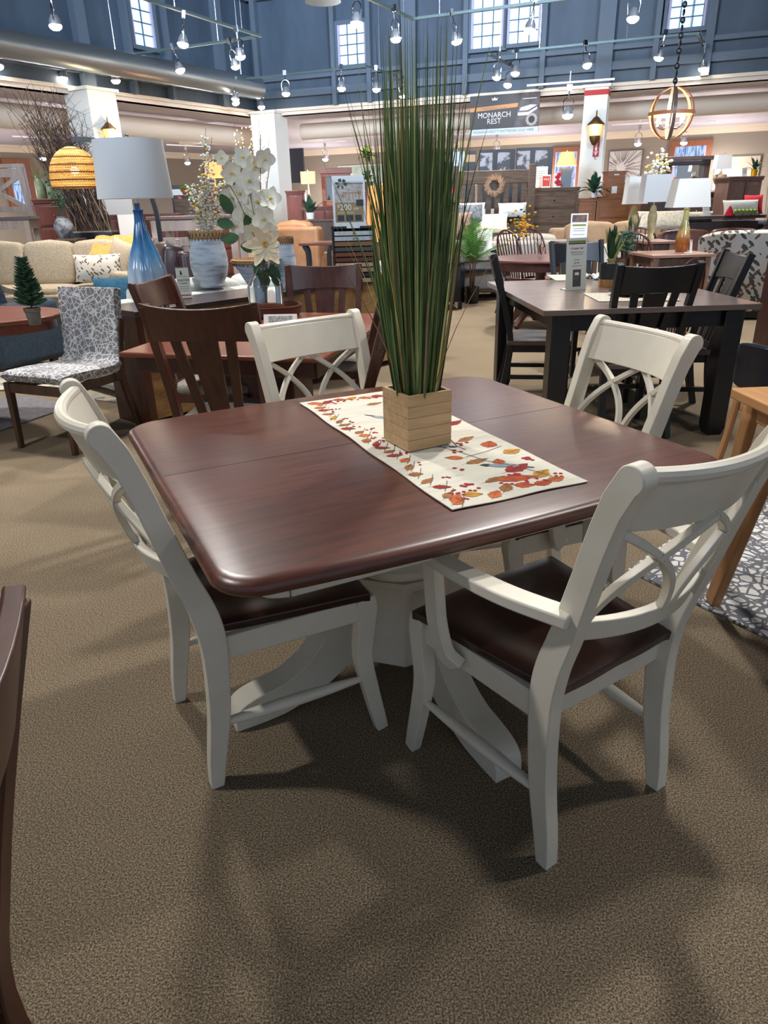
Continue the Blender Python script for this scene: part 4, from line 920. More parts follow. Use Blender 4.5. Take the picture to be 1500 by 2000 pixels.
c = loc_(530, 482, -.05)
for k in range(11):
    a = k*2*PI/11+.2; lp_ = 1.0 if k % 2 else .68; m.cur = 2; petal(m, c, Vector((math.cos(a)*42*sv*lp_, -.02-.01*(k % 2), math.sin(a)*38*sv*lp_-5*sv)), 17*sv, (0, -1, .2), .1)
m.cur = 1
for k in range(6): m.ball(c+Vector((math.cos(k)*4*sv, -.01, math.sin(k)*4*sv)), 2*sv, 6, 4)
for px, py in [(535, 300), (548, 345), (528, 400), (500, 350), (470, 380), (520, 450)]:
    st.tube(cr([(rnd.uniform(-.006, .006), 0, 0), (0, 0, 90*sv), tuple(loc_(px, py, .0)*.6+Vector((0, 0, 50*sv))), tuple(loc_(px, py, .02))], 6), .0025, 5)
for px, py, dx, dz in [(470, 450, -30, 8), (478, 470, -34, -4), (510, 490, -30, 4), (470, 430, -18, 34), (505, 470, -10, 38), (525, 520, -8, -50), (515, 515, 4, -46), (535, 520, 10, -40), (520, 500, -16, -40)]:
    petal(lf, loc_(px, py, .02), Vector((dx*sv, 0, dz*sv)), 22*sv, (0, -1, .3), .1)
m.build('white_blossoms', [WHP, YEL, CRP], t, smooth=1.5); st.build('stems', TWIG, t); lf.build('green_leaves', GREENL, t, smooth=1.5)
P = at(548, 640, Z); s_ = mpp(548, 620, P.y)
card_stand('menu_card', 'small printed card of black text leaning in front of the wooden tray', 'card', P, 66*s_, 26*s_, -.05, [('lettering', INK, txt([(w_, 0, (21-4*i)*s_, 3.4*s_) for i, w_ in enumerate(['crafted from solid cherry by skilled', 'hands in a small workshop to last', 'through many years of meals, and', 'made to order in many woods'])]))], tilt=.35, frame=PAPER)
# ================================================================ HELPERS FOR THE SHOWROOM BEHIND
def span(x0, x1, yt, Y, zb=0):
    a = aty(x0, yt, Y); b = aty(x1, yt, Y); return (a.x+b.x)/2, (b.x-a.x), (a.z+b.z)/2
def zat(px, py, Y): return aty(px, py, Y).z
def chest(name, label, cat, x0, x1, yt, Y, D, wd, rows=(), cols=1, zb=0, rz=0, knob=BRASS, group=None, crown=True, doors=0, front=None):
    cx, W_, H_ = span(x0, x1, yt, Y); t = thing(name, label, cat, (cx, Y+D/2, zb), rz, group); H_ -= zb
    m = MB(); m.box((0, 0, (H_-.03)/2+.03), (W_-.04, D-.03, H_-.06)); m.build('body', wd, t, bevel=.004)
    m = MB(); m.box((0, 0, H_-.015), (W_, D+.02, .03))
    if crown: m.box((0, -.005, H_-.045), (W_-.02, D, .03))
    m.build('top', wd, t, bevel=.005)
    m = MB(); m.box((0, 0, .03), (W_-.01, D-.01, .06)); m.build('plinth', wd, t)
    hh = H_-.16; n = len(rows) if rows else 0; tot = sum(rows) if rows else 1; z = H_-.08
    for r_ in rows:
        h_ = hh*r_/tot
        for c in range(cols):
            w_ = (W_-.12)/cols; m = MB(); m.box((-(W_-.12)/2+w_*(c+.5), -D/2+.01, z-h_/2), (w_-.02, .03, h_-.02)); m.box((-(W_-.12)/2+w_*(c+.5), -D/2-.006, z-h_/2), (w_-.07, .012, h_-.07))
            d = m.build('drawer' if not doors else 'door', front or wd, t, bevel=.004)
            if W_ > .5:
                m = MB(); m.ball((-(W_-.12)/2+w_*(c+.5), -D/2-.02, z-h_/2), .016, 8, 6); m.build('knob', knob, d)
        z -= h_
    return t, H_+zb
def sofa(name, label, cat, loc, rz, W_, D, H_, fab, n=3, arm=.2, seat=.44, legs=True, group=None, tuft=False, armh=.62):
    t = thing(name, label, cat, loc, rz, group)
    m = MB(); m.box((0, 0, seat/2+.04), (W_-.06, D-.08, seat-.14)); m.build('base', fab, t, bevel=.03)
    m = MB(); m.box((0, D/2-.12, (H_-.04+.1)/2), (W_-.02, .22, H_-.14)); m.build('back_frame', fab, t, bevel=.05, seg=3)
    for s in (-1, 1):
        m = MB(); m.box((s*(W_/2-arm/2), -.03, armh/2+.03), (arm, D-.08, armh-.06)); m.build('arm', fab, t, bevel=.06, seg=4)
    iw = W_-2*arm; cw_ = iw/n
    for k in range(n):
        x = -iw/2+cw_*(k+.5)
        m = MB(); m.cushion((x, -.08, seat-.02), (cw_-.01, D-.28, .17), p=.28, n=8); m.build('seat_cushion', fab, t, smooth=1.4)
        m = MB(); m.cushion((0, 0, 0), (cw_-.005, .24, H_-seat+.06), p=.24, n=10, M=Matrix.Translation((x, D/2-.27, (H_+seat)/2+.03)) @ Matrix.Rotation(-.16, 4, 'X')); m.build('back_cushion', fab, t, smooth=1.4)
    if legs:
        for sx in (-1, 1):
            for sy in (-1, 1): m = MB(); m.box((sx*(W_/2-.1), sy*(D/2-.12), .035), (.06, .06, .07)); m.build('leg', WALN, t)
    return t
def pillow(label, c, w, h, th, mt, rz=0, tilt=.3, name='pillow', roll=0, group=None):
    m = MB()
    def f(u_, v_, sgn):
        x, y = 2*u_-1, 2*v_-1; k = (1-abs(x)**2.5)*(1-abs(y)**2.5); pin = 1-.08*(abs(x*y))
        return (x*w/2*(1-.06*(1-y*y)*abs(x)), sgn*th/2*max(k, 0)**.5, y*h/2*(1-.06*(1-x*x)*abs(y)))
    m.grid(lambda a_, b_: f(a_, b_, 1), 14, 14); m.grid(lambda a_, b_: f(a_, 1-b_, -1), 14, 14)
    M = Matrix.Rotation(-tilt, 4, 'X') @ Matrix.Rotation(roll, 4, 'Y'); m.v = [tuple(M @ Vector(v)) for v in m.v]
    lo = min(v[2] for v in m.v); m.v = [(v[0], v[1], v[2]-lo) for v in m.v]
    o = m.build(name, mt, smooth=1.4, loc=c, rz=rz); return tag(o, label, 'pillow', group)
def strap_plant(t, mt, n, L_, w, seed=1, z0=0, up=.8, spread=1.0, droop=.5, nm='foliage', mats=None, minL=.6):
    m = MB(); rnd = random.Random(seed)
    for k in range(n):
        a = 2.4*k+rnd.uniform(-.3, .3); q = (k+.5)/n; el = up*(1-.75*q*spread)+.05; l = L_*rnd.uniform(minL, 1); ww = w*rnd.uniform(.7, 1)
        if mats: m.cur = k % len(mats)
        d = Vector((math.cos(a), math.sin(a), 0)); sd = Vector((-d.y, d.x, 0))
        def f(u_, v_):
            r_ = l*v_*math.cos(el*PI/2); zz = z0+l*v_*math.sin(el*PI/2)-droop*l*v_*v_*(1-el*.7); wd_ = ww*math.sin(PI*min(.98, v_*.85+.12))
            return d*r_+sd*((2*u_-1)*wd_/2)+Vector((0, 0, zz+abs(2*u_-1)*wd_*.15))
        m.grid(f, 2, 8)
    m.build(nm, mats or mt, t, smooth=1.5)
def frond_plant(t, mt, n, L_, seed=1, z0=0, stem=None, up=.8, leaf=.12, droop=.55):
    m = MB(); rnd = random.Random(seed)
    for k in range(n):
        a = 2.4*k+rnd.uniform(-.2, .2); q = (k+.5)/n; el = up*(1-.7*q); l = L_*rnd.uniform(.75, 1); d = Vector((math.cos(a), math.sin(a), 0)); pts = []
        for i in range(11):
            v_ = i/10; pts.append(d*(l*v_*math.cos(el*PI/2))+Vector((0, 0, z0+l*v_*math.sin(el*PI/2)-droop*l*v_*v_*(1-el*.6))))
        m.tube(pts, .004, 4)
        for i in range(2, 21):
            f_ = i/21*10; j = min(int(f_), 9); p = pts[j].lerp(pts[j+1], f_-j); tg = (pts[j+1]-pts[j]).normalized(); sd = tg.cross(Vector((0, 0, 1))).normalized(); ll = leaf*(1-.5*abs(i/21-.4)*1.6)
            for s in (-1, 1):
                e = p+(sd*s*.8+tg*.6).normalized()*ll-Vector((0, 0, ll*.25)); w_ = Vector((0, 0, 0))+tg*.004
                m.add([p-w_, p+w_, (p+e)/2+w_*1.2, e, (p+e)/2-w_*1.2], [(0, 1, 2, 3, 4)])
    m.build('fronds', mt, t, smooth=1.5)
def pot(t, r, h, mt, nm='pot', sq=False, z=0, soil=True):
    m = MB()
    if sq: m.box((0, 0, h/2+z), (2*r, 2*r, h)); m.build(nm, mt, t, bevel=.004)
    else: m.lathe([(0, z), (r*.86, z), (r, z+h), (r*.93, z+h), (r*.9, z+h*.9), (0, z+h*.9)], 24); m.build(nm, mt, t)
def framed(name, label, cat, x0, x1, y0, y1, K, n, fmt, amt, dep=.04, fw=.03, extra=None, kind=None):
    a = onpl(x0, y1, K, n); b = onpl(x1, y1, K, n); c = onpl((x0+x1)/2, y0, K, n); L_ = b-a; L_.z = 0; W_ = L_.length; H_ = c.z-(a.z+b.z)/2
    t = thing(name, label, cat, ((a+b)/2).xy.to_3d()+Vector((0, 0, (a.z+b.z)/2))+n*dep, math.atan2(L_.y, L_.x))
    m = MB()
    for s in (-1, 1): m.box((s*(W_/2-fw/2), 0, H_/2), (fw, dep, H_)); m.box((0, 0, H_/2+s*(H_/2-fw/2)), (W_-2*fw, dep, fw))
    m.build('frame', fmt, t); m = MB(); m.box((0, .005, H_/2), (W_-2*fw, dep*.5, H_-2*fw)); m.build('canvas', amt, t)
    if extra: extra(t, W_, H_, dep)
    return t
BEIGEF = mat('beige_tweed', (184, 168, 142), rough=.95, c2=(150, 134, 110), nscale=70, bump=.5, bscale=260)
WHITEF = mat('off_white_upholstery', (206, 208, 202), rough=.95, c2=(190, 192, 188), nscale=40, bump=.3)
BLUEF = mat('blue_grey_upholstery', (60, 76, 92), rough=.95, c2=(44, 58, 74), nscale=60, bump=.4)
LEATHER = mat('brown_leather', (104, 66, 52), rough=.38, c2=(74, 46, 38), nscale=6, bump=.4, bscale=40)
TANL = mat('tan_leather', (176, 126, 84), rough=.5, c2=(150, 104, 66), nscale=4, bump=.3, bscale=30)
DKLEA = mat('dark_brown_leather', (58, 42, 44), rough=.35, bump=.4, bscale=30)
LEAFP = leaf_mat('leaf_print_fabric', (212, 204, 186), (120, 96, 66), (92, 84, 70), 13)
GOLDF = mat('gold_knit', (206, 152, 80), rough=.95, c2=(176, 120, 58), nscale=50, bump=.6)
TEALF = mat('teal_fabric', (34, 92, 116), rough=.9, c2=(24, 72, 96), nscale=30)
# ---------------------------------------------------------------- LEFT
def rug(name, label, pts, mt, th=.012):
    P = [tl(x, y, th) for x, y in pts]; m = MB(); m.prism([(p.x, p.y) for p in P], 0, th); o = m.build(name, mt, bevel=.003); return tag(o, label, 'rug')
rug('area_rug', 'grey woven rug with dark edge under the oval table at the left', [(-300, 870), (0, 840), (140, 792), (60, 772), (-260, 790)], mat('grey_rug', (126, 122, 124), rough=.95, c2=(104, 100, 104), nscale=30, bump=.4))
rug('area_rug', 'cream and grey patterned rug on the floor behind the grey patterned chair', [(-80, 760), (40, 762), (240, 786), (330, 742), (180, 722), (-60, 735)], mat('cream_grey_rug', (190, 180, 158), rough=.95, c2=(120, 122, 124), nscale=9, ramp=(.5, .58)))
def armchair(label, px, Y, rz, W_, H_, fab, name='armchair', D=.8, armh=.62, group=None):
    p = aty(px, 600, Y); return sofa(name, label, 'chair', (p.x, Y, 0), rz, W_, D, H_, fab, n=1, arm=.16, armh=armh, group=group)
armchair('dark blue-grey upholstered armchair at the left edge behind the oval table', -18, 6.9, R(150), .95, .84, BLUEF)
t = thing('wood_frame_chair', 'chair with a curved grey wooden arm and navy back at the far left edge', 'chair', aty(-40, 560, 7.8).xy.to_3d(), R(150))
m = MB(); m.box((0, 0, .38), (.6, .6, .14)); m.build('seat', BLUEF, t, bevel=.03); m = MB(); m.box((0, .3, .72), (.6, .12, .62)); m.build('back', BLUEF, t, bevel=.04)
for s in (-1, 1):
    m = MB(); m.sweep(cr([(s*.36, .42, .96), (s*.36, .30, .93), (s*.36, .0, .66), (s*.36, -.34, .56)]), .05, .05, (1, 0, 0)); m.build('arm', PALEW, t)
    for y in (-.32, .34): m = MB(); m.tube([(s*.36, y, 0), (s*.36, y, .58)], .022, 6); m.build('leg', PALEW, t)
Ys = 9.6; cx, W_, H_ = span(-120, 262, 468, Ys)
sofa('sofa', 'beige tweed three-seat sofa at the left, under the woven arc lamp', 'sofa', (cx, Ys+.1, 0), R(-3), W_, .95, .98, BEIGEF, n=3, arm=.24, armh=.66)
p = aty(183, 526, Ys-.35); pillow('leaf-print lumbar pillow in cream and brown lying on the beige sofa', (p.x, Ys-.2, .55), .58, .33, .16, LEAFP, rz=.1, tilt=.25)
p = aty(236, 510, Ys-.1); pillow('tan square pillow against the right arm of the beige sofa', (p.x, Ys-.05, .56), .46, .42, .15, BEIGEF, rz=-.5, tilt=.3, roll=.3)
cx, W_, zt = span(168, 262, 463, Ys); m = MB()
m.grid(lambda u_, v_: (cx-W_/2+W_*u_, Ys+.62-.62*abs(v_)+.0, zt+.012*math.sin(u_*19)-.012-.32*max(0, v_-.45)**1.0*1.2-.05*max(0, .3-v_)), 20, 12, thick=.014)
for k in range(26): x = cx-W_/2+W_*k/26; m.tube([(x, Ys-.005, zt-.24), (x+.008, Ys-.02, zt-.31)], .005, 4)
tag(m.build('throw_blanket', GOLDF), 'golden yellow fringed throw over the back of the beige sofa', 'blanket')
p = aty(296, 500, 8.1); sofa('armchair', 'dark brown leather armchair behind the blue glass lamp', 'chair', (p.x, 8.1, 0), R(-60), .9, .85, 1.0, DKLEA, n=1, arm=.18)
# white sofa behind the console
c0, c1 = at(172, 560, .76), at(620, 540, .76); d_ = (c1-c0); ang_ = cang
sofa('sofa', 'off-white sofa with rounded arms standing behind the dark console', 'sofa', tuple((N0+cu_*1.50+cv_*1.12).xy)+(0,), ang_+PI, 2.5, .9, .80, WHITEF, n=2, arm=.26, armh=.70)
p = N0+cu_*.72+cv_*1.22; pillow('teal blue pillow lying on the left end of the off-white sofa', (p.x, p.y, .56), .62, .36, .15, TEALF, rz=.7, tilt=.45)
# arc lamp
Ya = 9.0; p = aty(152, 366, Ya); s_ = mpp(152, 340, Ya); t = thing('arc_lamp', 'black arc floor lamp with a glowing woven rattan dome shade', 'lamp', (aty(318, 470, Ya).x, Ya, 0), 0)
ox = aty(318, 470, Ya).x
def A_(px, py): q = aty(px, py, Ya); return (q.x-ox, 0, q.z)
m = MB(); m.sweep(cr([(0, 0, .04), A_(314, 470), A_(304, 410), A_(280, 350), A_(240, 303), A_(205, 280), A_(175, 273), A_(141, 272)], 6), .05, .03, (0, 1, 0)); m.build('arm', BLACKM, t)
m = MB(); m.lathe([(0, 0), (.2, 0), (.2, .04), (0, .045)], 24); m.build('base', BLACKM, t)
bx_, _, bz_ = A_(152, 366); m = MB(); r0 = 47*s_; hh = 70*s_
RATT = mat('lit_rattan', (226, 172, 92), rough=.7, emit=.16, ecol=(255, 186, 92)); RATD = mat('rattan_weave_dark', (120, 78, 34), rough=.8)
for i in range(17):
    q = i/16; rr = r0*math.sqrt(max(0.02, 1-((q-.2)/.815)**2)); m.cur = 0 if i % 3 else 1; m.tube([(bx_+rr*math.cos(k*PI/18), rr*math.sin(k*PI/18), bz_+hh*q) for k in range(36)], (1.4 if i % 3 else 1.7)*s_, 5, closed=True)
m.cur = 0
for k in range(60):
    a = k*PI/30; m.tube([(bx_+r0*math.sqrt(max(.02, 1-((q-.2)/.815)**2))*math.cos(a+.12*(j % 2)), r0*math.sqrt(max(.02, 1-((q-.2)/.815)**2))*math.sin(a+.12*(j % 2)), bz_+hh*q) for j, q in enumerate([i/16 for i in range(17)])], 1.1*s_, 4)
m.build('woven_shade', [RATT, RATD], t)
m = MB(); m.tube([(bx_, 0, bz_+hh), A_(150, 273)], .006, 6); m.build('cord', BLACKM, t)
m = MB(); m.ball((bx_, 0, bz_+hh*.42), .045, 12, 8); m.build('bulb', mat('warm_bulb', (255, 220, 170), emit=18, ecol=(255, 205, 140)), t); lamp('POINT', (ox+bx_, Ya-.0, bz_+hh*.4), 30, (1, .75, .45), .05)
# branches in trough
Yb = 11.2; cx, W_, zt = span(141, 226, 453, Yb); t = thing('trough_planter', 'long black trough planter holding tall bare branches behind the beige sofa', 'planter', (cx, Yb, 0)); 
m = MB(); m.box((0, 0, zt/2), (W_, .3, zt)); m.build('trough', BLACKP, t, bevel=.01); m = MB(); m.box((0, 0, zt+.005), (W_-.03, .27, .02)); m.build('gravel', mat('pale_gravel', (176, 166, 152), rough=1, c2=(110, 100, 90), nscale=60), t)
t = thing('bare_branches', 'tall bundle of bare brown branches rising from the black trough planter', 'branches', (cx, Yb, zt)); rnd = random.Random(21); m = MB(); zT = zat(140, 165, Yb)-zt
for k in range(120):
    x0 = rnd.uniform(-W_*.42, W_*.42); H1 = zT*rnd.uniform(.55, 1.0); tgt = x0-(.35+.35*rnd.random())*H1*.45+rnd.gauss(0, .16); pts = []; x = x0; y = rnd.uniform(-.1, .1)
    for i in range(9):
        q = i/8; pts.append((x0+(tgt-x0)*q**1.2+rnd.gauss(0, .025), y+rnd.gauss(0, .03), H1*q))
    m.cur = 0 if k % 3 else 1; m.tube(pts, [.007*(1-q/9)+.002 for q in range(9)], 4)
    for b_ in range(3):
        i = rnd.randint(4, 7); p0 = Vector(pts[i]); m.tube([p0, p0+Vector((rnd.gauss(0, .12), rnd.gauss(0, .08), .14)), p0+Vector((rnd.gauss(0, .2), rnd.gauss(0, .1), .30))], [.004, .003, .0015], 3)
m.build('branches', [mat('dark_branch', (72, 58, 54), rough=.9), mat('tan_branch', (150, 120, 88), rough=.9)], t)
p = aty(129, 466, 10.6); s_ = mpp(129, 450, 10.6); t = thing('vase', 'dark grey marbled pottery vase with green stems beside the black trough', 'vase', (p.x, 10.6, p.z)); m = MB(); m.lathe([(0, 0), (10*s_, 0), (17*s_, 14*s_), (18*s_, 24*s_), (13*s_, 34*s_), (10*s_, 37*s_), (11*s_, 40*s_), (8*s_, 40*s_), (8*s_, 30*s_), (0, 10*s_)], 24); m.build('body', mat('marbled_clay', (150, 152, 156), rough=.7, c2=(70, 72, 78), nscale=9, ramp=(.42, .6)), t)
m = MB(); rnd = random.Random(3)
for k in range(60): a = rnd.uniform(0, 6.28); h_ = rnd.uniform(50, 120)*s_; r_ = rnd.uniform(0, 22)*s_; m.ball((r_*math.cos(a), r_*math.sin(a), h_), 3.2*s_, 5, 4, sc=(1, .5, .6))
for k in range(6): m.tube([(0, 0, 20*s_), (10*s_*math.cos(k), 10*s_*math.sin(k), 110*s_)], .8*s_, 4)
m.build('stems', DARKG, t)
pz = zat(129, 466, 10.6); chest('plant_stand', 'plain brown stand carrying the grey marbled vase', 'stand', 108, 150, 467, 10.4, .35, WALN, crown=False)
# X back bench
t = thing('bar_bench', 'pale greyed wood counter bench with crossed X back at the left edge', 'bench', (aty(-6, 420, 10.8).x, 10.8, 0), R(6)); s_ = mpp(10, 380, 10.8); zs = zat(10, 424, 10.8); ztp = zat(10, 322, 10.8)
m = MB(); m.box((0, 0, zs-.02), (1.0, .42, .05)); m.build('seat', mat('grey_brown_seat', (90, 74, 68), rough=.4), t, bevel=.006)
m = MB(); m.box((0, 0, zs-.10), (.94, .38, .12)); m.build('apron', PALEW, t)
for sx in (-1, 1):
    for sy in (-1, 1): m = MB(); m.box((sx*.44, sy*.17, (zs-.05)/2), (.075, .07, zs-.05)); m.build('leg', PALEW, t)
    m = MB(); m.sweep([(sx*.40, .19, zs), (sx*.36, .23, ztp)], .08, .05, (0, 1, 0)); m.build('back_post', PALEW, t)
m = MB(); m.box((0, .23, ztp), (.86, .06, .05)); m.box((0, .225, ztp-.09), (.76, .05, .11)); m.box((0, .195, zs+.10), (.80, .05, .07)); m.build('back_rail', PALEW, t)
m = MB()
for a, b in (((-.36), .36), (.36, -.36)): m.sweep([(a, .2, zs+.12), (b, .22, ztp-.12)], .055, .03, (0, 1, 0))
m.build('cross_brace', PALEW, t)
# cherry storage and things behind
tt, zc = chest('chest', 'dark cherry chest below the green glass jars at the left window', 'chest', 60, 142, 388, 12.6, .5, CABW, rows=(1, 1, 1, 1))
for i, (x, w_, h_, lb) in enumerate([(83, 19, 42, 'tall frosted green glass jar with dried grass on the cherry chest'), (101, 15, 28, 'short frosted green glass jar in front of its taller neighbours'), (111, 14, 38, 'frosted green glass jar at the right, half behind the rattan shade')]):
    p = aty(x, 388, 12.8+.1*i); s_ = mpp(x, 380, 12.8); t = thing('glass_jar', lb, 'jar', (p.x, 12.8+.1*(i % 2), zc)); m = MB(); r = w_*s_/2; h = h_*s_
    m.lathe([(0, 0), (r*.9, 0), (r, h*.1), (r, h*.72), (r*.6, h*.86), (r*.62, h), (r*.5, h), (0, h*.8)], 20); m.build('body', mat('frosted_green_glass', (150, 160, 128), rough=.35, c2=(120, 134, 100), nscale=8), t)
    if i == 0: strap_plant(t, mat('dried_grass', (150, 156, 92), rough=.9), 26, .4, .012, 4, z0=h*.8, up=.9, droop=.4)
chest('sideboard', 'long cherry sideboard running behind the branches and the white lamp', 'sideboard', 142, 345, 419, 12.4, .5, CABW, rows=(1,), cols=5, doors=1)
chest('sideboard', 'dark wood sideboard carrying the red flower box behind the white lamp', 'sideboard', 338, 405, 414, 13.2, .5, mat('dusky_wood', (104, 84, 78), rough=.5, c2=(84, 68, 62), nscale=8), rows=(1,), cols=2, doors=1)
cx, W_, zt = span(337, 372, 362, 14.6); t = thing('bookcase', 'dark bookcase with white boxes behind the right edge of the white lamp', 'bookcase', (cx, 14.6, 0)); m = MB(); m.box((0, 0, zt/2), (W_, .35, zt)); m.build('case', mat('charcoal_wood', (62, 60, 64), rough=.5), t); m = MB(); m.box((0, -.18, zt-.12), (W_-.06, .02, .10)); m.build('box_row', PAPER, t)
p = aty(366, 414, 13.3); s_ = mpp(366, 400, 13.3); zsd = span(338, 405, 414, 13.2)[2]
t = thing('flower_box', 'wooden box of red poinsettias and green leaves on the dark sideboard', 'flowers', (p.x, 13.35, zsd)); m = MB(); m.box((0, 0, 12*s_), (44*s_, 22*s_, 24*s_)); m.build('box', RUSTW, t); m = MB(); rnd = random.Random(2)
for k in range(16): m.cur = 0 if k < 9 else 1; petal(m, (rnd.uniform(-14, 10)*s_, -.05, rnd.uniform(26, 40)*s_), (rnd.uniform(-14, 14)*s_, -.05, rnd.uniform(-6, 12)*s_), 9*s_, (0, -1, .2))
m.build('blooms', [mat('poinsettia_red', (186, 36, 56), rough=.6), BRIGHTG], t, smooth=1.4)
# pale counter table and stools
def barstool(label, px, py, Y, rz, group, h=1.1):
    p = aty(px, py, Y); t = thing('counter_stool', label, 'stool', (p.x, Y, 0), rz, group); m = MB(); m.box((0, 0, .64), (.42, .4, .06)); m.build('seat', mat('grey_brown_seat', (90, 74, 68), rough=.4), t, bevel=.01)
    for sx in (-1, 1):
        m = MB(); m.sweep([(sx*.19, .2, 0), (sx*.18, .17, .64), (sx*.20, .25, h)], .04, .04, (1, 0, 0)); m.build('rear_leg', PALEW, t); m = MB(); m.sweep([(sx*.19, -.19, 0), (sx*.18, -.17, .62)], .04, .04, (1, 0, 0)); m.build('front_leg', PALEW, t)
    for x in (-.09, 0, .09): m = MB(); m.sweep([(x*.7, .18, .66), (x, .235, h-.08)], .03, .015, (0, 1, 0)); m.build('back_slat', PALEW, t)
    m = MB(); m.box((0, .24, h-.03), (.42, .03, .1)); m.build('top_rail', PALEW, t); m = MB(); m.box((0, -.18, .25), (.36, .025, .03)); m.build('footrest', PALEW, t); return t
cx, W_, zt = span(292, 470, 421, 10.2); t = thing('counter_table', 'pale greyed wood counter-height table behind the whitewashed vase', 'table', (cx, 10.4, 0)); m = MB(); m.box((0, 0, zt-.02), (W_, .8, .04)); m.build('tabletop', mat('grey_brown_seat', (90, 74, 68), rough=.4), t, bevel=.005); m = MB(); m.box((0, 0, zt-.11), (W_-.1, .7, .14)); m.build('apron', PALEW, t)
for sx in (-1, 1):
    for sy in (-1, 1): m = MB(); m.box((sx*(W_/2-.09), sy*.32, (zt-.04)/2), (.09, .09, zt-.04)); m.build('leg', PALEW, t)
barstool('pale wood counter stool tucked at the left of the counter table', 340, 500, 9.7, R(185), 'pale counter stools', 1.02); barstool('pale wood counter stool directly behind the large whitewashed vase', 392, 500, 9.7, R(178), 'pale counter stools', 1.02)
cx, W_, zt = span(228, 262, 419, 10.9); m = MB(); m.box((0, 0, zt/2), (W_, .03, zt)); o = m.build('display_board', mat('cream_board', (216, 206, 192), rough=.7)); o.location = (cx, 10.9, 0); o.rotation_euler = (-.02, 0, 0); tag(o, 'plain cream display board standing behind the blue glass lamp', 'board')
# lamps and furniture left of centre
ZB = span(398, 450, 380, 15.4)[2]; chest('dresser', 'brown dresser under the small orange lamp beside the corner column', 'dresser', 392, 455, 374, 15.4, .45, CABW, rows=(1, 1, 1), cols=2)
def small_lamp(label, px, yb, yt, Y, w0, w1, sh, mt, glow, base=None, square=False, z=None, prof=None, name='table_lamp'):
    p = aty(px, yb, Y); s_ = mpp(px, yb, Y); zb = p.z if z is None else z; H1 = zat(px, yt, Y)-zb
    pf = prof or [(0, 0), (.32, .0), (.34, .06), (.12, .12), (.2, .3), (.24, .5), (.1, .8), (.04, 1.0)]
    bb = H1-sh*s_; pf = [(r*w0*.45*s_, z_*bb) for r, z_ in pf]
    return table_lamp(label, (p.x, Y, zb), H1, w0*s_/2, w1*s_/2, sh*s_, pf, base or BRASS, mt, square=square, glow=glow, name=name)
small_lamp('small lamp with glowing orange rectangular shade beside the white blossoms', 422, 374, 317, 15.6, 32, 29, 27, ORSH, 25, square=True, z=ZB+.02)
chest('cabinet', 'cherry cabinet beside the black hanging panel right of the corner column', 'cabinet', 556, 596, 372, 15.6, .5, CABW, rows=(1,), cols=1, doors=1)
tt, zd = chest('dresser', 'cherry mirror dresser standing behind the tan leather chair', 'dresser', 598, 700, 402, 15.0, .5, CABW, rows=(1, 1, 1), cols=3)
cx, W_, _z = span(626, 684, 330, 15.3); z1 = zat(655, 328, 15.3); t = thing('mirror', 'cherry framed dresser mirror with a heavy crown moulding', 'mirror', (cx, 15.3, zd), R(-4)); m = MB(); hh = z1-zd
for s in (-1, 1): m.box((s*(W_/2-.05), 0, hh/2), (.09, .05, hh))
m.box((0, 0, hh-.05), (W_+.06, .09, .10)); m.box((0, 0, hh-.13), (W_, .06, .06)); m.box((0, 0, .05), (W_, .05, .1)); m.build('frame', REDW, t, bevel=.006); m = MB(); m.box((0, .005, hh/2), (W_-.16, .02, hh-.2)); m.build('glass', mat('mirror_glass', (220, 220, 216), rough=.04, metal=1), t)
small_lamp('gold lamp with glowing linen drum shade beside the cherry mirror', 605, 402, 335, 14.9, 27, 27, 21, LINSH, 25, z=zd, base=mat('cream_ceramic', (214, 198, 170), rough=.4), square=True)
p = aty(606, 428, 14.0); t = thing('potted_plant', 'small fiddle-leaf plant in a white pot in front of the cherry dresser', 'plant', (p.x, 14.0, p.z)); s_ = mpp(606, 420, 14); pot(t, 8*s_, 12*s_, PAPER); strap_plant(t, DARKG, 12, 45*s_, 14*s_, 6, z0=8*s_, up=.95, droop=.2)
chest('plant_stand', 'dark low table under the small fiddle-leaf plant', 'table', 588, 650, 430, 13.8, .4, WALN, crown=False)
# black hanging panel
a = onpl(556, 358, KC-nR*2, nR); b = onpl(596, 357, KC-nR*2, nR); c = onpl(575, 290, KC-nR*2, nR); L_ = b-a; L_.z = 0; m = MB(); hh = c.z-a.z; m.box((0, 0, hh/2), (L_.length, .06, hh)); o = m.build('hanging_screen', mat('black_screen', (44, 44, 54), rough=.5)); o.location = ((a+b)/2).xy.to_3d()+Vector((0, 0, a.z)); o.rotation_euler = (0, 0, math.atan2(L_.y, L_.x)); tag(o, 'large black hanging screen right of the corner column', 'screen')
# tan recliner, side table, signs
p = aty(588, 500, 11.4); sofa('armchair', 'tan suede armchair with high rounded back behind the sample box', 'chair', (p.x, 11.7, 0), R(160), 1.0, .95, 1.12, TANL, n=1, arm=.2, armh=.7)
p = aty(620, 476, 8.6); cx, W_, zt = span(583, 655, 474, 8.4); t = thing('side_table', 'small cherry side table with curved black legs beside the sample box', 'table', (cx, 8.6, 0)); m = MB(); m.box((0, 0, zt-.015), (W_, .42, .03)); m.build('tabletop', REDW, t, bevel=.006)
for sx in (-1, 1):
    for sy in (-1, 1): m = MB(); m.sweep(cr([(sx*(W_/2-.05), sy*.16, zt-.03), (sx*(W_/2-.09), sy*.16, zt-.2), (sx*(W_/2-.05), sy*.16, 0)]), .035, .03, (0, 1, 0)); m.build('leg', BLACKP, t)
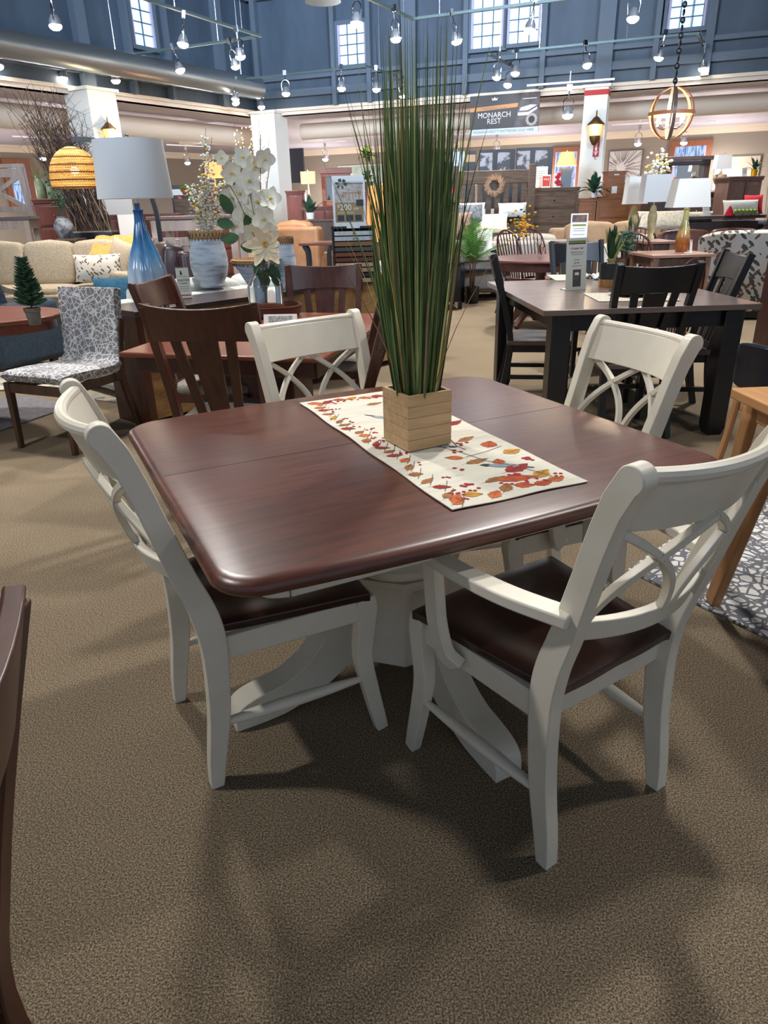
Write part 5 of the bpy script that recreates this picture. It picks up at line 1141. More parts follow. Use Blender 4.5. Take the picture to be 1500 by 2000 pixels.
# palm, orange lamp and grey sofa behind the grass
Yp = 9.2; cx, W_, zt = span(700, 790, 470, Yp); t = thing('end_table', 'dark end table under the orange lamp behind the grass', 'table', (cx, Yp, 0)); m = MB(); m.box((0, 0, zt-.02), (W_, .5, .04)); m.build('tabletop', WALN, t)
for sx in (-1, 1):
    for sy in (-1, 1): m = MB(); m.box((sx*(W_/2-.05), sy*.2, zt/2-.02), (.05, .05, zt-.04)); m.build('leg', WALN, t)
small_lamp('large lamp with glowing orange tapered shade behind the tall grass', 748, 470, 362, Yp, 66, 52, 95, ORSH, 45, z=zt, base=BRASS)
Yq = 12.4; cx, W_, zt = span(668, 760, 372, Yq); chest('cabinet', 'dark cabinet carrying the tall yellow-green corn plant', 'cabinet', 690, 770, 372, Yq, .45, CABW, rows=(1,), cols=2, doors=1)
t = thing('corn_plant', 'tall yellow-green striped corn plant behind the 200 OFF sign', 'plant', (aty(718, 372, Yq+.2).x, Yq+.2, zt)); s_ = mpp(718, 340, Yq); pot(t, 12*s_, 16*s_, WALN); m = MB(); m.tube([(0, 0, 10*s_), (1*s_, 0, 60*s_)], 2*s_, 6); m.build('stem', TWIG, t)
strap_plant(t, None, 34, 42*s_, 8*s_, 8, z0=58*s_, up=1.0, droop=.9, mats=[BRIGHTG, mat('yellow_green_leaf', (176, 178, 64), rough=.5), GREENL]); strap_plant(t, GREENL, 16, 30*s_, 8*s_, 5, z0=18*s_, up=.8, droop=.5, nm='lower_foliage')
p = aty(760, 520, 8.4); sofa('armchair', 'light grey armchair seen in pieces through the tall grass', 'sofa', (aty(722, 500, 8.9).x, 8.6, 0), R(176), 1.0, .85, .72, mat('light_grey_fabric', (176, 178, 178), rough=.95), n=1, arm=.2, armh=.58)
# ================================================================ OVERHEAD TRACK LIGHTS
GREENST = mat('grey_green_rail', (84, 104, 104), rough=.4, metal=.3)
BULB = mat('white_led', (255, 250, 240), emit=60, ecol=(255, 246, 230))
def track(label, pts, ZT, name='light_rail'):
    P = [at(x, y, ZT) for x, y in pts]; m = MB(); c = P[0].copy()
    m.sweep([p-c for p in P], .05, .035, (0, 0, 1)); 
    t = thing(name, label, 'light rail', c); m.build('rail', GREENST, t)
    for i, (p, q) in enumerate(zip(P, P[1:])):
        for f_ in (.2, .8): s = p.lerp(q, f_)-c; m = MB(); m.tube([s, s+Vector((0, 0, 7.4-ZT))], .006, 4); m.build('hanger_wire', CHROME, t)
    return t
def make_spot():
    t = thing('track_spotlight', 'x', 'spotlight')
    m = MB(); m.box((0, 0, -.03), (.05, .03, .06)); m.tube([(0, 0, -.06), (0, 0, -.12)], .008, 6); m.tube(cr([(-.05, 0, -.26), (-.055, 0, -.16), (0, 0, -.12), (.055, 0, -.16), (.05, 0, -.26)], 4), .006, 5); m.build('bracket', CHROME, t)
    m = MB(); m.lathe([(.0, -.21), (.03, -.21), (.05, -.25), (.056, -.29), (.05, -.29), (0, -.25)], 16); m.build('housing', mat('silver_housing', (170, 172, 176), rough=.35, metal=.6), t)
    m = MB(); m.lathe([(0, -.335), (.03, -.33), (.05, -.315), (.058, -.297), (.05, -.28), (0, -.28)], 16); m.build('lens', BULB, t); return t
spot0 = None
ORD = ['first', 'second', 'third', 'fourth', 'fifth', 'sixth', 'seventh', 'eighth', 'ninth', 'tenth', 'eleventh', 'twelfth']
def spots(pts, ZT, desc, group, scale=1.35):
    global spot0
    for i, (x, y) in enumerate(sorted(pts)):
        p = at(x, y, ZT-.30); p.z = ZT; lb = '%s lit spotlight from the left %s' % (ORD[i], desc)
        if spot0 is None: spot0 = make_spot(); o = spot0; o.location = p; o['label'] = lb; o['group'] = group
        else: o = dup(spot0, p, 0, lb, group)
        o.rotation_euler = (-.25+.5*((x*7) % 10)/10, .0, (x*1.7) % 3.1); o.scale = (scale,)*3
ZT = 3.9
track('grey-green light rail zigzagging below the upper left window', [(-60, 76), (0, 88), (167, 119), (500, 72)], ZT)
track('light rail crossing the top edge above the duct at the left', [(215, -28), (290, 0), (510, 71)], ZT)
track('light rail loop hanging in front of the corner column', [(417, 161), (713, 129), (838, 166), (585, 193), (500, 176)], 3.8)
track('light rail running from the top edge down to a corner left of the double window', [(705, -10), (807, 37), (1080, 1), (1180, -12)], ZT)
track('light rail above the hanging banner and column', [(955, 106), (1045, 152), (1380, 124)], 3.8)
track('upper right light rail with a bent end near the right window', [(1000, 101), (1283, 72), (1363, 65), (1381, 104)], ZT)
spots([(0, 119), (124, 142), (222, 145), (340, 126), (463, 95)], ZT, 'on the left zigzag rail', 'spotlights on the left zigzag rail')
spots([(105, 32), (364, 71), (450, 116)], ZT, 'hanging high at the upper left', 'spotlights at the upper left')
spots([(453, 192), (464, 183), (509, 200), (558, 172), (560, 208), (618, 204), (668, 161), (735, 163)], 3.8, 'on the loop rail by the corner column', 'spotlights on the loop rail')
spots([(780, 177), (820, 187), (705, 203), (790, 198)], 3.8, 'seen through or beside the grass tips', 'spotlights behind the grass tips')
spots([(698, 28), (769, 59), (880, 66), (1044, 42), (1238, 19)], ZT, 'on the top centre rail', 'spotlights on the top centre rail')
spots([(974, 138), (997, 156), (1030, 170), (1100, 169), (1208, 161)], 3.8, 'on the rail above the banner', 'spotlights above the banner')
spots([(1008, 131), (1140, 118), (1297, 99), (1320, 153), (1372, 122), (1385, 136), (1326, 191)], ZT, 'on the upper right rail', 'spotlights on the upper right rail')
# small spotlights under the low ceiling
def ceil_spot(i, x, y, lb):
    k = CZ-.02; p = at(x, y, CZ-.50); p.z = CZ-.20; o = dup(spot0, p, 0, lb, 'spotlights under the low ceiling'); o.scale = (1.5,)*3
    m = MB(); m.box((0, 0, 0), (1.4, .03, .03)); m.tube([(0, 0, 0), (0, 0, .16)], .01, 5); r_ = m.build('ceiling_rail', PAPER); r_.location = (p.x, p.y, p.z+.03); r_.rotation_euler = (0, 0, -.35 if x > 520 else .9); tag(r_, lb.replace('spotlight', 'short white ceiling rail carrying the spotlight', 1), 'light rail')
for i, (x, y, lb) in enumerate([(82, 297, 'spotlight under the low ceiling at the far left window'), (365, 308, 'spotlight under the low ceiling right of the white lampshade'), (635, 301, 'spotlight under the low ceiling above the cherry mirror'), (888, 288, 'spotlight under the low ceiling just right of the grass'), (970, 284, 'spotlight under the low ceiling below the banner'), (1110, 206, 'spotlight under the low ceiling between banner and column'), (1247, 269, 'spotlight under the low ceiling above the starburst picture'), (1337, 267, 'spotlight under the low ceiling above the orange window')]): ceil_spot(i, x, y, lb)
# dome pendant at the top edge
p = at(631, 4, 4.35); t = thing('pendant_lamp', 'grey dome pendant lamp cut by the top edge of the picture', 'lamp', p); m = MB(); m.lathe([(.29, 0), (.27, .08), (.18, .2), (.06, .27), (.05, .35), (0, .36)], 28); m.build('dome_shade', mat('pale_steel', (150, 170, 184), rough=.3, metal=.5), t); m = MB(); m.tube([(0, 0, .3), (0, 0, 3.1)], .01, 5); m.build('cord', BLACKM, t)
m = MB(); m.lathe([(0, .02), (.25, .02), (.25, .03), (0, .03)], 24); m.build('diffuser', mat('cool_diffuser', (200, 220, 240), emit=1.2), t)
# banner
Kb, nb = KC+nR*.12, nR
a, b, c = onpl(917, 267, Kb, nb), onpl(1051, 257, Kb, nb), onpl(982, 184, Kb, nb); L_ = b-a; L_.z = 0; W_ = L_.length; zb_ = (a.z+b.z)/2; hh = c.z-zb_
t = thing('hanging_banner', 'black hanging banner reading MONARCH REST with a mattress photo and crown', 'banner', ((a+b)/2).xy.to_3d()+Vector((0, 0, zb_)), math.atan2(L_.y, L_.x))
m = MB(); m.box((0, 0, hh/2), (W_, .03, hh)); m.build('panel', mat('banner_charcoal', (58, 56, 58), rough=.5), t)
F = Matrix.Translation((0, -.0165, 0)) @ Matrix.Rotation(PI/2, 4, 'X')
def lay(nm, mt, fn): m = MB(); fn(m); m.build(nm, mt, t)
lay('white_strip', mat('banner_pale', (196, 210, 218), rough=.6), lambda m: m.box((0, hh*.075, 0), (W_, hh*.15, .002), M=F))
lay('orange_band', mat('banner_orange', (196, 142, 92), rough=.6), lambda m: m.prism([(-W_/2, hh*.60), (W_*.19, hh*.66), (W_*.205, hh*.76), (-W_/2, hh*.70)], 0, .002, F))
lay('photo_strip', mat('banner_photo', (104, 100, 106), rough=.6, c2=(70, 66, 70), nscale=4), lambda m: m.prism([(W_*.15, hh*.15), (W_/2, hh*.15), (W_/2, hh), (W_*.25, hh)], .0, .003, F))
lay('mattress_print', mat('banner_bed', (206, 206, 210), rough=.6), lambda m: (m.prism([(W_*.2, hh*.44), (W_*.34, hh*.44), (W_*.47, hh*.58), (W_*.47, hh*.64), (W_*.35, hh*.52), (W_*.2, hh*.52)], .003, .005, F), m.prism([(W_*.22, hh*.56), (W_*.34, hh*.56), (W_*.47, hh*.68), (W_*.38, hh*.70), (W_*.24, hh*.64)], .003, .005, F), m.prism([(W_*.26, hh*.84), (W_*.46, hh*.84), (W_*.46, hh*.86), (W_*.26, hh*.86)], .003, .005, F)))
lay('seal', mat('banner_seal', (170, 160, 158), rough=.6), lambda m: m.prism([(W_*.40+W_*.075*(1+.12*(k % 2))*math.cos(k*PI/12), hh*.33+W_*.075*(1+.12*(k % 2))*math.sin(k*PI/12)) for k in range(24)], .004, .006, F))
lay('seal_centre', mat('banner_charcoal2', (50, 46, 52), rough=.6), lambda m: m.prism([(W_*.40+W_*.045*math.cos(k*PI/12), hh*.33+W_*.045*math.sin(k*PI/12)) for k in range(24)], .006, .008, F))
lay('crown_emblem', PAPER, lambda m: m.prism([(-W_*.14-W_*.035, hh*.86), (-W_*.14+W_*.035, hh*.86), (-W_*.14+W_*.045, hh*.93), (-W_*.14+W_*.02, hh*.895), (-W_*.14, hh*.945), (-W_*.14-W_*.02, hh*.895), (-W_*.14-W_*.045, hh*.93)], 0, .002, F))
lay('lettering', PAPER, lambda m: (text_mb(m, 'MONARCH', hh*.19, F @ Matrix.Translation((-W_*.14, hh*.49, .002))), text_mb(m, 'REST', hh*.19, F @ Matrix.Translation((-W_*.14, hh*.335, .002)))))
lay('strip_lettering', mat('banner_ink', (70, 84, 96), rough=.6), lambda m: (text_mb(m, 'MONARCH REST\u2122 MATTRESSES SOLD HERE', hh*.088, F @ Matrix.Translation((0, hh*.075, .002))), text_mb(m, 'HANDCRAFTED LUXURY', hh*.062, F @ Matrix.Translation((-W_*.14, hh*.665, .003)))))
# sconces and arrow sign
def sconce(label, px, py, face, n, Hp):
    p = onpl(px, py, face, n); s_ = Hp; t = thing('wall_lantern', label, 'lamp', p, math.atan2(n.y, n.x)+PI/2)
    m = MB(); m.box((0, .03, -.02), (.06, .02, .16)); m.tube([(0, .03, -.06), (0, -.02, -.10), (0, -.05, -.06)], .012, 6); m.lathe([(0, .14), (.006, .135), (.008, .09), (.03, .075), (.04, .06), (.075, .03), (.08, .02), (.05, .02), (0, .03)], 12, c=(0, -.08, 0)); m.lathe([(0, -.15), (.02, -.145), (.045, -.10), (.05, -.07), (0, -.07)], 12, c=(0, -.08, 0)); m.build('metalwork', mat('bronze_metal', (96, 74, 46), rough=.45, metal=.6), t)
    m = MB(); m.lathe([(.042, -.07), (.055, .0), (.058, .02)], 12, c=(0, -.08, 0)); m.build('glass', mat('amber_glass', (255, 214, 120), emit=1.6, ecol=(255, 196, 90)), t); m = MB(); m.ball((0, -.08, -.03), .022, 10, 6); m.build('bulb', mat('warm_bulb', (255, 220, 170), emit=18, ecol=(255, 205, 140)), t)
    t.scale = (s_,)*3; lamp('POINT', p+n*.35+Vector((0, 0, 0)), 16, (1, .78, .45), .05)
fcR = Vector(cR.location)+nR*.23; fcL = Vector(cL.location)+nL*.32
sconce('glowing bronze lantern on the white column with the red band', 1165, 250, fcR, nR, 2.1)
sconce('glowing bronze lantern on the left white column behind the branches', 203, 258, fcL, nL, 1.7)
a, b = onpl(1163, 306, fcR, nR), onpl(1165, 266, fcR, nR); t = thing('arrow_sign', 'narrow red vertical sign with white letters and downward arrow on the column', 'sign', a+nR*.004, math.atan2(nR.y, nR.x)+PI/2); hh = b.z-a.z
m = MB(); m.box((0, 0, hh/2), (.115, .006, hh)); m.build('plate', REDINK, t); F = Matrix.Translation((0, -.004, 0)) @ Matrix.Rotation(PI/2, 4, 'X')
m = MB(); m.prism([(-.04, .09), (0, .02), (.04, .09), (.018, .09), (.018, hh*.88), (.04, hh*.88), (.04, hh*.92), (-.04, hh*.92), (-.04, hh*.88), (-.018, hh*.88), (-.018, .09)], 0, .002, F); m.build('arrow', PAPER, t)
m = MB()
for i, ch in enumerate('FIRE'): text_mb(m, ch, .09, F @ Matrix.Translation((0, hh*.78-.10*i, .002)))
m.build('lettering', REDINK, t)
# orb chandelier
Yc = 9.6; p0 = aty(1311, 222, Yc); s_ = mpp(1311, 222, Yc); Rr = 43*s_; t = thing('orb_chandelier', 'open wooden orb chandelier with four glowing candle bulbs at the upper right', 'lamp', p0)
COPW = mat('copper_toned_bands', (172, 108, 70), rough=.5)
for nm, ax, k in (('vertical_band', 0, 0), ('vertical_band', 1, R(60)), ('vertical_band', 2, R(120))):
    m = MB(); M = Matrix.Rotation(k+.3, 4, 'Z'); pts = [M @ Vector((Rr*math.cos(q*PI/24), 0, Rr*1.05*math.sin(q*PI/24))) for q in range(48)]; m.sweep(pts, .006, .04, M @ Vector((0, 1, 0)), closed=True); m.build(nm, COPW if ax != 1 else GREYW, t)
m = MB(); m.sweep([(Rr*math.cos(q*PI/24), Rr*math.sin(q*PI/24), 0) for q in range(48)], .006, .04, (0, 0, 1), closed=True); m.build('equator_band', COPW, t)
m = MB(); m.tube([(0, 0, Rr*1.05+.5), (0, 0, -.12)], .008, 6)
for k in range(4): a = k*PI/2+.5; m.tube(cr([(0, 0, -.12), (.10*math.cos(a), .10*math.sin(a), -.16), (.19*math.cos(a), .19*math.sin(a), -.12)]), .006, 5)
m.build('stem', BLACKM, t); m = MB()
for k in range(16): m.ball((0, 0, Rr*1.05+.06+k*.075), .03, 8, 5, sc=(.45 if k % 2 else 1, 1 if k % 2 else .45, 1.2))
m.build('chain', BLACKM, t)
for k in range(4):
    a = k*PI/2+.5; m = MB(); m.tube([(.19*math.cos(a), .19*math.sin(a), -.12), (.19*math.cos(a), .19*math.sin(a), -.08)], .014, 8); c_ = m.build('candle_sleeve', PAPER, t); m = MB(); m.ball((.19*math.cos(a), .19*math.sin(a), -.055), .018, 8, 6, sc=(1, 1, 1.7)); m.build('bulb', mat('warm_bulb', (255, 220, 170), emit=18, ecol=(255, 205, 140)), c_)
lamp('POINT', p0+Vector((0, 0, -.05)), 40, (1, .8, .55), .1)
# ================================================================ RIGHT: BLACK TABLE SET
def amber_glass():
    m = bpy.data.materials.new('yellow_to_amber_glass'); m.use_nodes = True; N = m.node_tree.nodes; L = m.node_tree.links; b = N['Principled BSDF']; b.inputs['Roughness'].default_value = .15; b.inputs['Coat Weight'].default_value = .5
    tc = N.new('ShaderNodeTexCoord'); sp = N.new('ShaderNodeSeparateXYZ'); L.new(tc.outputs['Object'], sp.inputs[0]); no = N.new('ShaderNodeTexNoise'); no.inputs['Scale'].default_value = 22; L.new(tc.outputs['Object'], no.inputs['Vector'])
    ad = N.new('ShaderNodeMath'); ad.operation = 'MULTIPLY_ADD'; ad.inputs[1].default_value = .12; L.new(no.outputs[0], ad.inputs[0]); L.new(sp.outputs['Z'], ad.inputs[2])
    rp = N.new('ShaderNodeValToRGB'); e = rp.color_ramp.elements; e[0].position = .18; e[0].color = srgb((146, 84, 32)); e[1].position = .36; e[1].color = srgb((214, 206, 132)); L.new(ad.outputs[0], rp.inputs[0]); L.new(rp.outputs[0], b.inputs['Base Color'])
    return m
ZB_ = .80
PL, PN, PF = tl(1062, 607, ZB_), tl(1457, 586, ZB_), tl(993, 543, ZB_)
u = (PN-PL); Wd = u.length; u.normalize(); vv = Vector((-u.y, u.x, 0)); Dp = (PF-PL).dot(vv)*.90; ba = R(3.0); u = Vector((math.cos(ba), math.sin(ba), 0)); vv = Vector((-u.y, u.x, 0)); ctr = PL+u*Wd/2+vv*Dp/2
t = thing('dining_table', 'grey-topped dining table with thick black legs at the right', 'table', ctr, ba)
m = MB(); m.box((0, 0, ZB_-.016), (Wd, Dp, .032)); m.build('tabletop', wood('grey_walnut_top', (122, 106, 98), (96, 82, 76), rough=.25, coat=.3), t, bevel=.003)
m = MB()
for s in (-1, 1): m.box((0, s*(Dp/2-.09), ZB_-.082), (Wd-.22, .022, .1)); m.box((s*(Wd/2-.12), 0, ZB_-.082), (.022, Dp-.2, .1))
m.build('apron', BLACKP, t)
for sx in (-1, 1):
    for sy in (-1, 1): m = MB(); m.sweep([(sx*(Wd/2-.125), sy*(Dp/2-.10), 0), (sx*(Wd/2-.125), sy*(Dp/2-.10), .05), (sx*(Wd/2-.125), sy*(Dp/2-.10), ZB_-.032)], [.085, .115, .115], [.085, .115, .115], (1, 0, 0)); m.build('leg', BLACKP, t, bevel=.006)
k0 = make_slat_chair('black side chair with its back to the camera in front of the black table', BLACKP, GREYW, 'black'); zc_ = 1.042
_c = Vector(at(1292, 513, zc_)); put(k0, _c+u*.24, _c-u*.24); k0.scale = (1.0, 1.0, 1.0)
_q = Vector(at(966, 494, zc_))+Vector((-.03, -.12, 0)); putdup(k0, _q, _q+Vector((_q.x, _q.y, 0)).normalized()*.45, 'black side chair at the left end of the black table, seen edge-on')
putdup(k0, at(1416, 486, zc_), at(1474, 497, zc_), 'black side chair at the right end of the black table, by the floral armchair')
putdup(k0, at(1070, 472, zc_), at(1180, 468, zc_), 'black side chair facing the camera on the far side, behind the price card')
def tab(px, py): return at(px, py, ZB_)
# placemats
def placemat(label, pts):
    P = [tab(*p) for p in pts]; c = sum((Vector(p) for p in P), Vector())/4; m = MB(); m.prism([(p.x-c.x, p.y-c.y) for p in P], 0, .005)
    o = m.build('placemat', mat('woven_cream_mat', (196, 190, 174), rough=.95, c2=(160, 154, 140), nscale=90, bump=.5), bevel=.002); o.location = (c.x, c.y, ZB_+.0005); return tag(o, label, 'placemat')
placemat('cream woven placemat under the black bowl, behind the black chair back', [(1138, 574), (1170, 590), (1330, 588), (1290, 572)])
placemat('cream woven placemat on the far left corner of the grey tabletop', [(1068, 538), (1085, 549), (1160, 548), (1150, 537)])
P = tab(1236, 578)+Vector((0, 0, .006)); s_ = mpp(1236, 570, P.y)
t = thing('plate', 'round black plate on the near woven placemat', 'plate', P); m = MB(); m.lathe([(0, 0), (26*s_, 0), (46*s_, 6*s_), (47*s_, 8*s_), (45*s_, 8*s_), (26*s_, 3*s_), (0, 3*s_)], 32); m.build('plate', mat('black_glaze', (34, 36, 40), rough=.25), t)
t = thing('bowl', 'black bowl standing on the black plate', 'bowl', P+Vector((0, 0, 3*s_))); m = MB(); m.lathe([(0, 0), (14*s_, 0), (30*s_, 16*s_), (34*s_, 24*s_), (32.5*s_, 24*s_), (28*s_, 16*s_), (0, 4*s_)], 32); m.build('bowl', mat('black_glaze', (34, 36, 40), rough=.25), t)
P = tab(1189, 560); s_ = mpp(1189, 540, P.y); t = thing('planter', 'black pot with a gold band holding a snake plant on the black table', 'planter', P); r_ = 21.5*s_; hp = 44*s_
m = MB(); m.lathe([(0, 0), (r_*.93, 0), (r_*.95, hp*.34)], 32); m.build('gold_band', mat('gold_glaze', (186, 138, 84), rough=.35, metal=.5), t); m = MB(); m.lathe([(r_*.95, hp*.34), (r_, hp), (r_*.93, hp), (r_*.9, hp*.92), (0, hp*.92)], 32); m.build('body', mat('navy_black_glaze', (34, 42, 50), rough=.4), t)
t = thing('snake_plant', 'spiky green and yellow snake plant growing in the black and gold pot', 'plant', P+Vector((0, 0, hp*.9)))
strap_plant(t, None, 20, 78*s_, 13*s_, 13, up=1.12, droop=.06, spread=.62, mats=[DARKG, GREENL, mat('yellow_edge_leaf', (176, 178, 84), rough=.5), DARKG], minL=.7)
m = MB(); m.lathe([(9*s_, 0), (7*s_, 6*s_), (9*s_, 12*s_), (0, 14*s_)], 10); m.build('twine_wrap', mat('straw', (190, 170, 110), rough=.9), t)
P = tab(1124, 566); s_ = mpp(1124, 520, P.y)
card_stand('price_card', 'tall price card headed Cooper Set standing at the left of the grey tabletop', 'sign', P, 45*s_, 96*s_, R(18), [
    ('green_band', OLIVE, bars([(0, 89*s_, 38*s_, 4*s_)])), ('dark_band', INK, bars([(0, 85.5*s_, 38*s_, 2*s_)])),
    ('lettering', REDINK, txt([('Cooper Set', 0, 77*s_, 6*s_)])),
    ('fine_print', mat('grey_print', (130, 130, 126), rough=.7), txt([('48x60 table with leaves, two', 0, 70*s_, 2.6*s_), ('side chairs and benches', 0, 66*s_, 2.6*s_), ('also available', 0, 56*s_, 2.6*s_), ('$3,199', 0, 50*s_, 4.4*s_), ('see associate for details', 0, 45*s_, 2.2*s_)])),
    ('photo_print', mat('dark_table_photo', (92, 84, 80), rough=.6, c2=(66, 58, 54), nscale=18), bars([(1*s_, 22*s_, 18*s_, 32*s_)])), ('photo_plate', PAPER, bars([(1*s_, 30*s_, 9*s_, 5*s_)], .001))], tilt=.10, paper=CREAMP, frame=CREAMP, th=.006)
P = tab(1158, 546); s_ = mpp(1152, 520, P.y); t = thing('folded_napkin', 'pale printed cloth napkin bunched beside the snake plant pot', 'napkin', P); m = MB(); m.grid(lambda a_, b_: ((a_-.5)*34*s_, (b_-.5)*26*s_, 4*s_+5*s_*math.sin(a_*9)*math.sin(b_*7+1)+3*s_), 12, 10, thick=.004); m.build('cloth', mat('pale_print_cloth', (196, 200, 196), rough=.9, c2=(110, 124, 116), nscale=60, ramp=(.5, .6)), t, smooth=1.4)
# ---------------------------------------------------------------- round table with windsor chairs
MAH = wood('mahogany', (112, 58, 50), (78, 38, 36), rough=.3, axis='x', coat=.3); MAHZ = wood('mahogany_turned', (98, 50, 42), (66, 34, 32), rough=.35, axis='z', coat=.2)
Pc = tl(1058, 503, .76); t = thing('round_table', 'round mahogany table with bow-back chairs behind the black table', 'table', Pc); m = MB(); m.lathe([(0, .73), (.58, .73), (.62, .745), (.615, .76), (0, .76)], 48); m.build('tabletop', MAH, t); m = MB(); m.lathe([(.50, .64), (.50, .73)], 40); m.build('apron', MAHZ, t)
m = MB(); m.lathe([(.06, .06), (.10, .12), (.06, .25), (.09, .4), (.05, .55), (.08, .64)], 20); m.build('pedestal', MAHZ, t)
for k in range(4): a = k*PI/2+.7; m = MB(); m.sweep(cr([(.05*math.cos(a), .05*math.sin(a), .2), (.25*math.cos(a), .25*math.sin(a), .15), (.4*math.cos(a), .4*math.sin(a), .02)]), .05, .05, (-math.sin(a), math.cos(a), 0)); m.build('leg', MAHZ, t)
def make_windsor(label, wd=MAHZ):
    t = thing('windsor_chair', label, 'chair'); m = MB(); m.prism([(.21*math.cos(a)*(1+.05*math.cos(2*a)), .20*math.sin(a)) for a in [k*PI/16 for k in range(32)]], .425, .46); m.build('seat', wd, t, bevel=.01)
    for sx in (-1, 1):
        for sy in (-1, 1): m = MB(); a = Vector((sx*.13, sy*.12, .43)); b = Vector((sx*.215, sy*.22, 0)); m.tube([a.lerp(b, q/8) for q in range(9)], [.012, .015, .02, .015, .021, .018, .016, .014, .011], 8); m.build('leg', wd, t)
        m = MB(); m.tube([(sx*.185, -.185, .16), (sx*.185, 0, .16), (sx*.185, .185, .16)], [.009, .014, .009], 8); m.build('stretcher', wd, t)
    m = MB(); m.tube([(-.185, 0, .16), (0, 0, .16), (.185, 0, .16)], [.009, .014, .009], 8); m.build('cross_stretcher', wd, t)
    yb = lambda z: .13+.16*(z-.46)/.56
    bow = cr([(-.17, yb(.46), .455), (-.20, yb(.65), .65), (-.205, yb(.82), .82), (-.15, yb(.97), .97), (0, yb(1.03), 1.03), (.15, yb(.97), .97), (.205, yb(.82), .82), (.20, yb(.65), .65), (.17, yb(.46), .455)], 5)
    m = MB(); m.tube(bow, .0125, 8); m.build('bow', wd, t)
    for k in range(7):
        x = (k-3)*.052; zt = max(p[2] for p in bow if abs(p[0]-x*1.08) < .03); m = MB(); m.tube([(x*.8, .14, .455), (x*.95, yb(.7), .7), (x*1.08, yb(zt), zt-.005)], [.008, .010, .006], 6); m.build('spindle', wd, t)
    return t
w0_ = make_windsor('reddish bow-back chair at the left of the round table, seen from the side')
_c = Vector(at(990, 458, .98)); _d = Vector((-.5, .8, 0)).normalized()*.2; put(w0_, _c-_d, _c+_d, yl=.27)
wl = [((1003, 455), (1068, 452), 'reddish bow-back chair behind the round table, under the yellow flowers'), ((1258, 462), (1214, 462), 'dark bow-back chair between the snake plant and the end table'), ((1272, 452), (1232, 452), 'greyish bow-back chair half hidden behind the dark bow-back chair')]
for a_, b_, lb in wl: putdup(w0_, at(a_[0], a_[1], .99), at(b_[0], b_[1], .99), lb, yl=.27)
P = tl(1325, 505, .95); o = dup(w0_, (P.x, P.y, 0), R(200), 'small reddish bow-back chair in front of the brown-topped end table', None, (.62, .62, .93))
# ---------------------------------------------------------------- palm, dark end table left of the black set
P = tl(918, 592, 0); t = thing('potted_palm', 'bright green potted palm standing on the carpet left of the round table', 'plant', (P.x+.02, P.y, 0)); pot(t, .085, .17, BLACKP)
m = MB()
for k in range(5): m.tube([(.02*math.cos(k), .02*math.sin(k), .14), (.04*math.cos(k*1.3), .04*math.sin(k*1.3), .55)], .008, 5)
m.build('stems', TWIG, t); frond_plant(t, mat('palm_green', (98, 138, 52), rough=.5, c2=(52, 96, 44), nscale=4), 17, .58, 2, z0=.42, up=1.05, leaf=.15, droop=.45)
t.scale = (1.3, 1.3, 1.35)
P = tl(872, 602, 0); t = thing('end_table', 'black end table partly hidden by the grass at the left of the palm', 'table', (P.x-.12, P.y+.1, 0), .1); m = MB(); m.box((0, 0, .60), (.62, .6, .03)); m.build('tabletop', mat('black_gloss', (30, 30, 34), rough=.15), t); m = MB(); m.box((0, 0, .34), (.54, .5, .48)); m.build('case', BLACKP, t)
for sx in (-1, 1):
    for sy in (-1, 1): m = MB(); m.box((sx*.27, sy*.26, .05), (.05, .05, .1)); m.build('leg', BLACKP, t)
P = tl(955, 592, 0); t = thing('coffee_table', 'black low table with a lower shelf behind the potted palm', 'table', (P.x-.1, P.y+.5, 0), .25); m = MB(); m.box((0, 0, .43), (.8, .6, .035)); m.build('tabletop', BLACKP, t); m = MB(); m.box((0, 0, .15), (.72, .5, .03)); m.build('shelf', RUSTW, t)
for sx in (-1, 1):
    for sy in (-1, 1): m = MB(); m.box((sx*.36, sy*.26, .21), (.06, .06, .42)); m.build('leg', BLACKP, t)
# cream grey armchairs / sofas behind
GRS = mat('warm_grey_fabric', (176, 168, 156), rough=.95, c2=(150, 142, 132), nscale=50, bump=.3); PRNT = leaf_mat('white_scroll_print', (218, 218, 214), (92, 96, 102), (120, 122, 126), 17, .15)
sofa('sofa', 'warm grey sofa with patterned pillows below the rustic headboard', 'sofa', (aty(960, 455, 11.4).x, 11.4, 0), R(176), 2.3, .9, .86, GRS, n=2, arm=.2)
def hp(px, py, Y): q = aty(px, py, Y); return (q.x, q.y, q.z)
pillow('white pillow with dark scroll print propped on the grey sofa', (hp(932, 475, 10.9)[0], 10.95, .56), .50, .45, .14, PRNT, rz=.1, tilt=.35)
pillow('brown marbled pillow between the grass and the scroll-print pillow', hp(894, 470, 10.9), .46, .40, .14, mat('brown_marble_fabric', (150, 124, 106), rough=.9, c2=(90, 70, 60), nscale=9), rz=.2, tilt=.3)
pillow('cream knitted pillow lying on the grey sofa behind the scroll-print pillow', hp(958, 455, 11.3), .50, .30, .16, CRP, rz=-.1, tilt=.5)
pillow('dark checked pillow on the left end of the grey sofa', hp(916, 436, 11.3), .42, .28, .14, mat('dark_check', (62, 66, 72), rough=.9, c2=(110, 114, 118), nscale=26), rz=.1, tilt=.4)
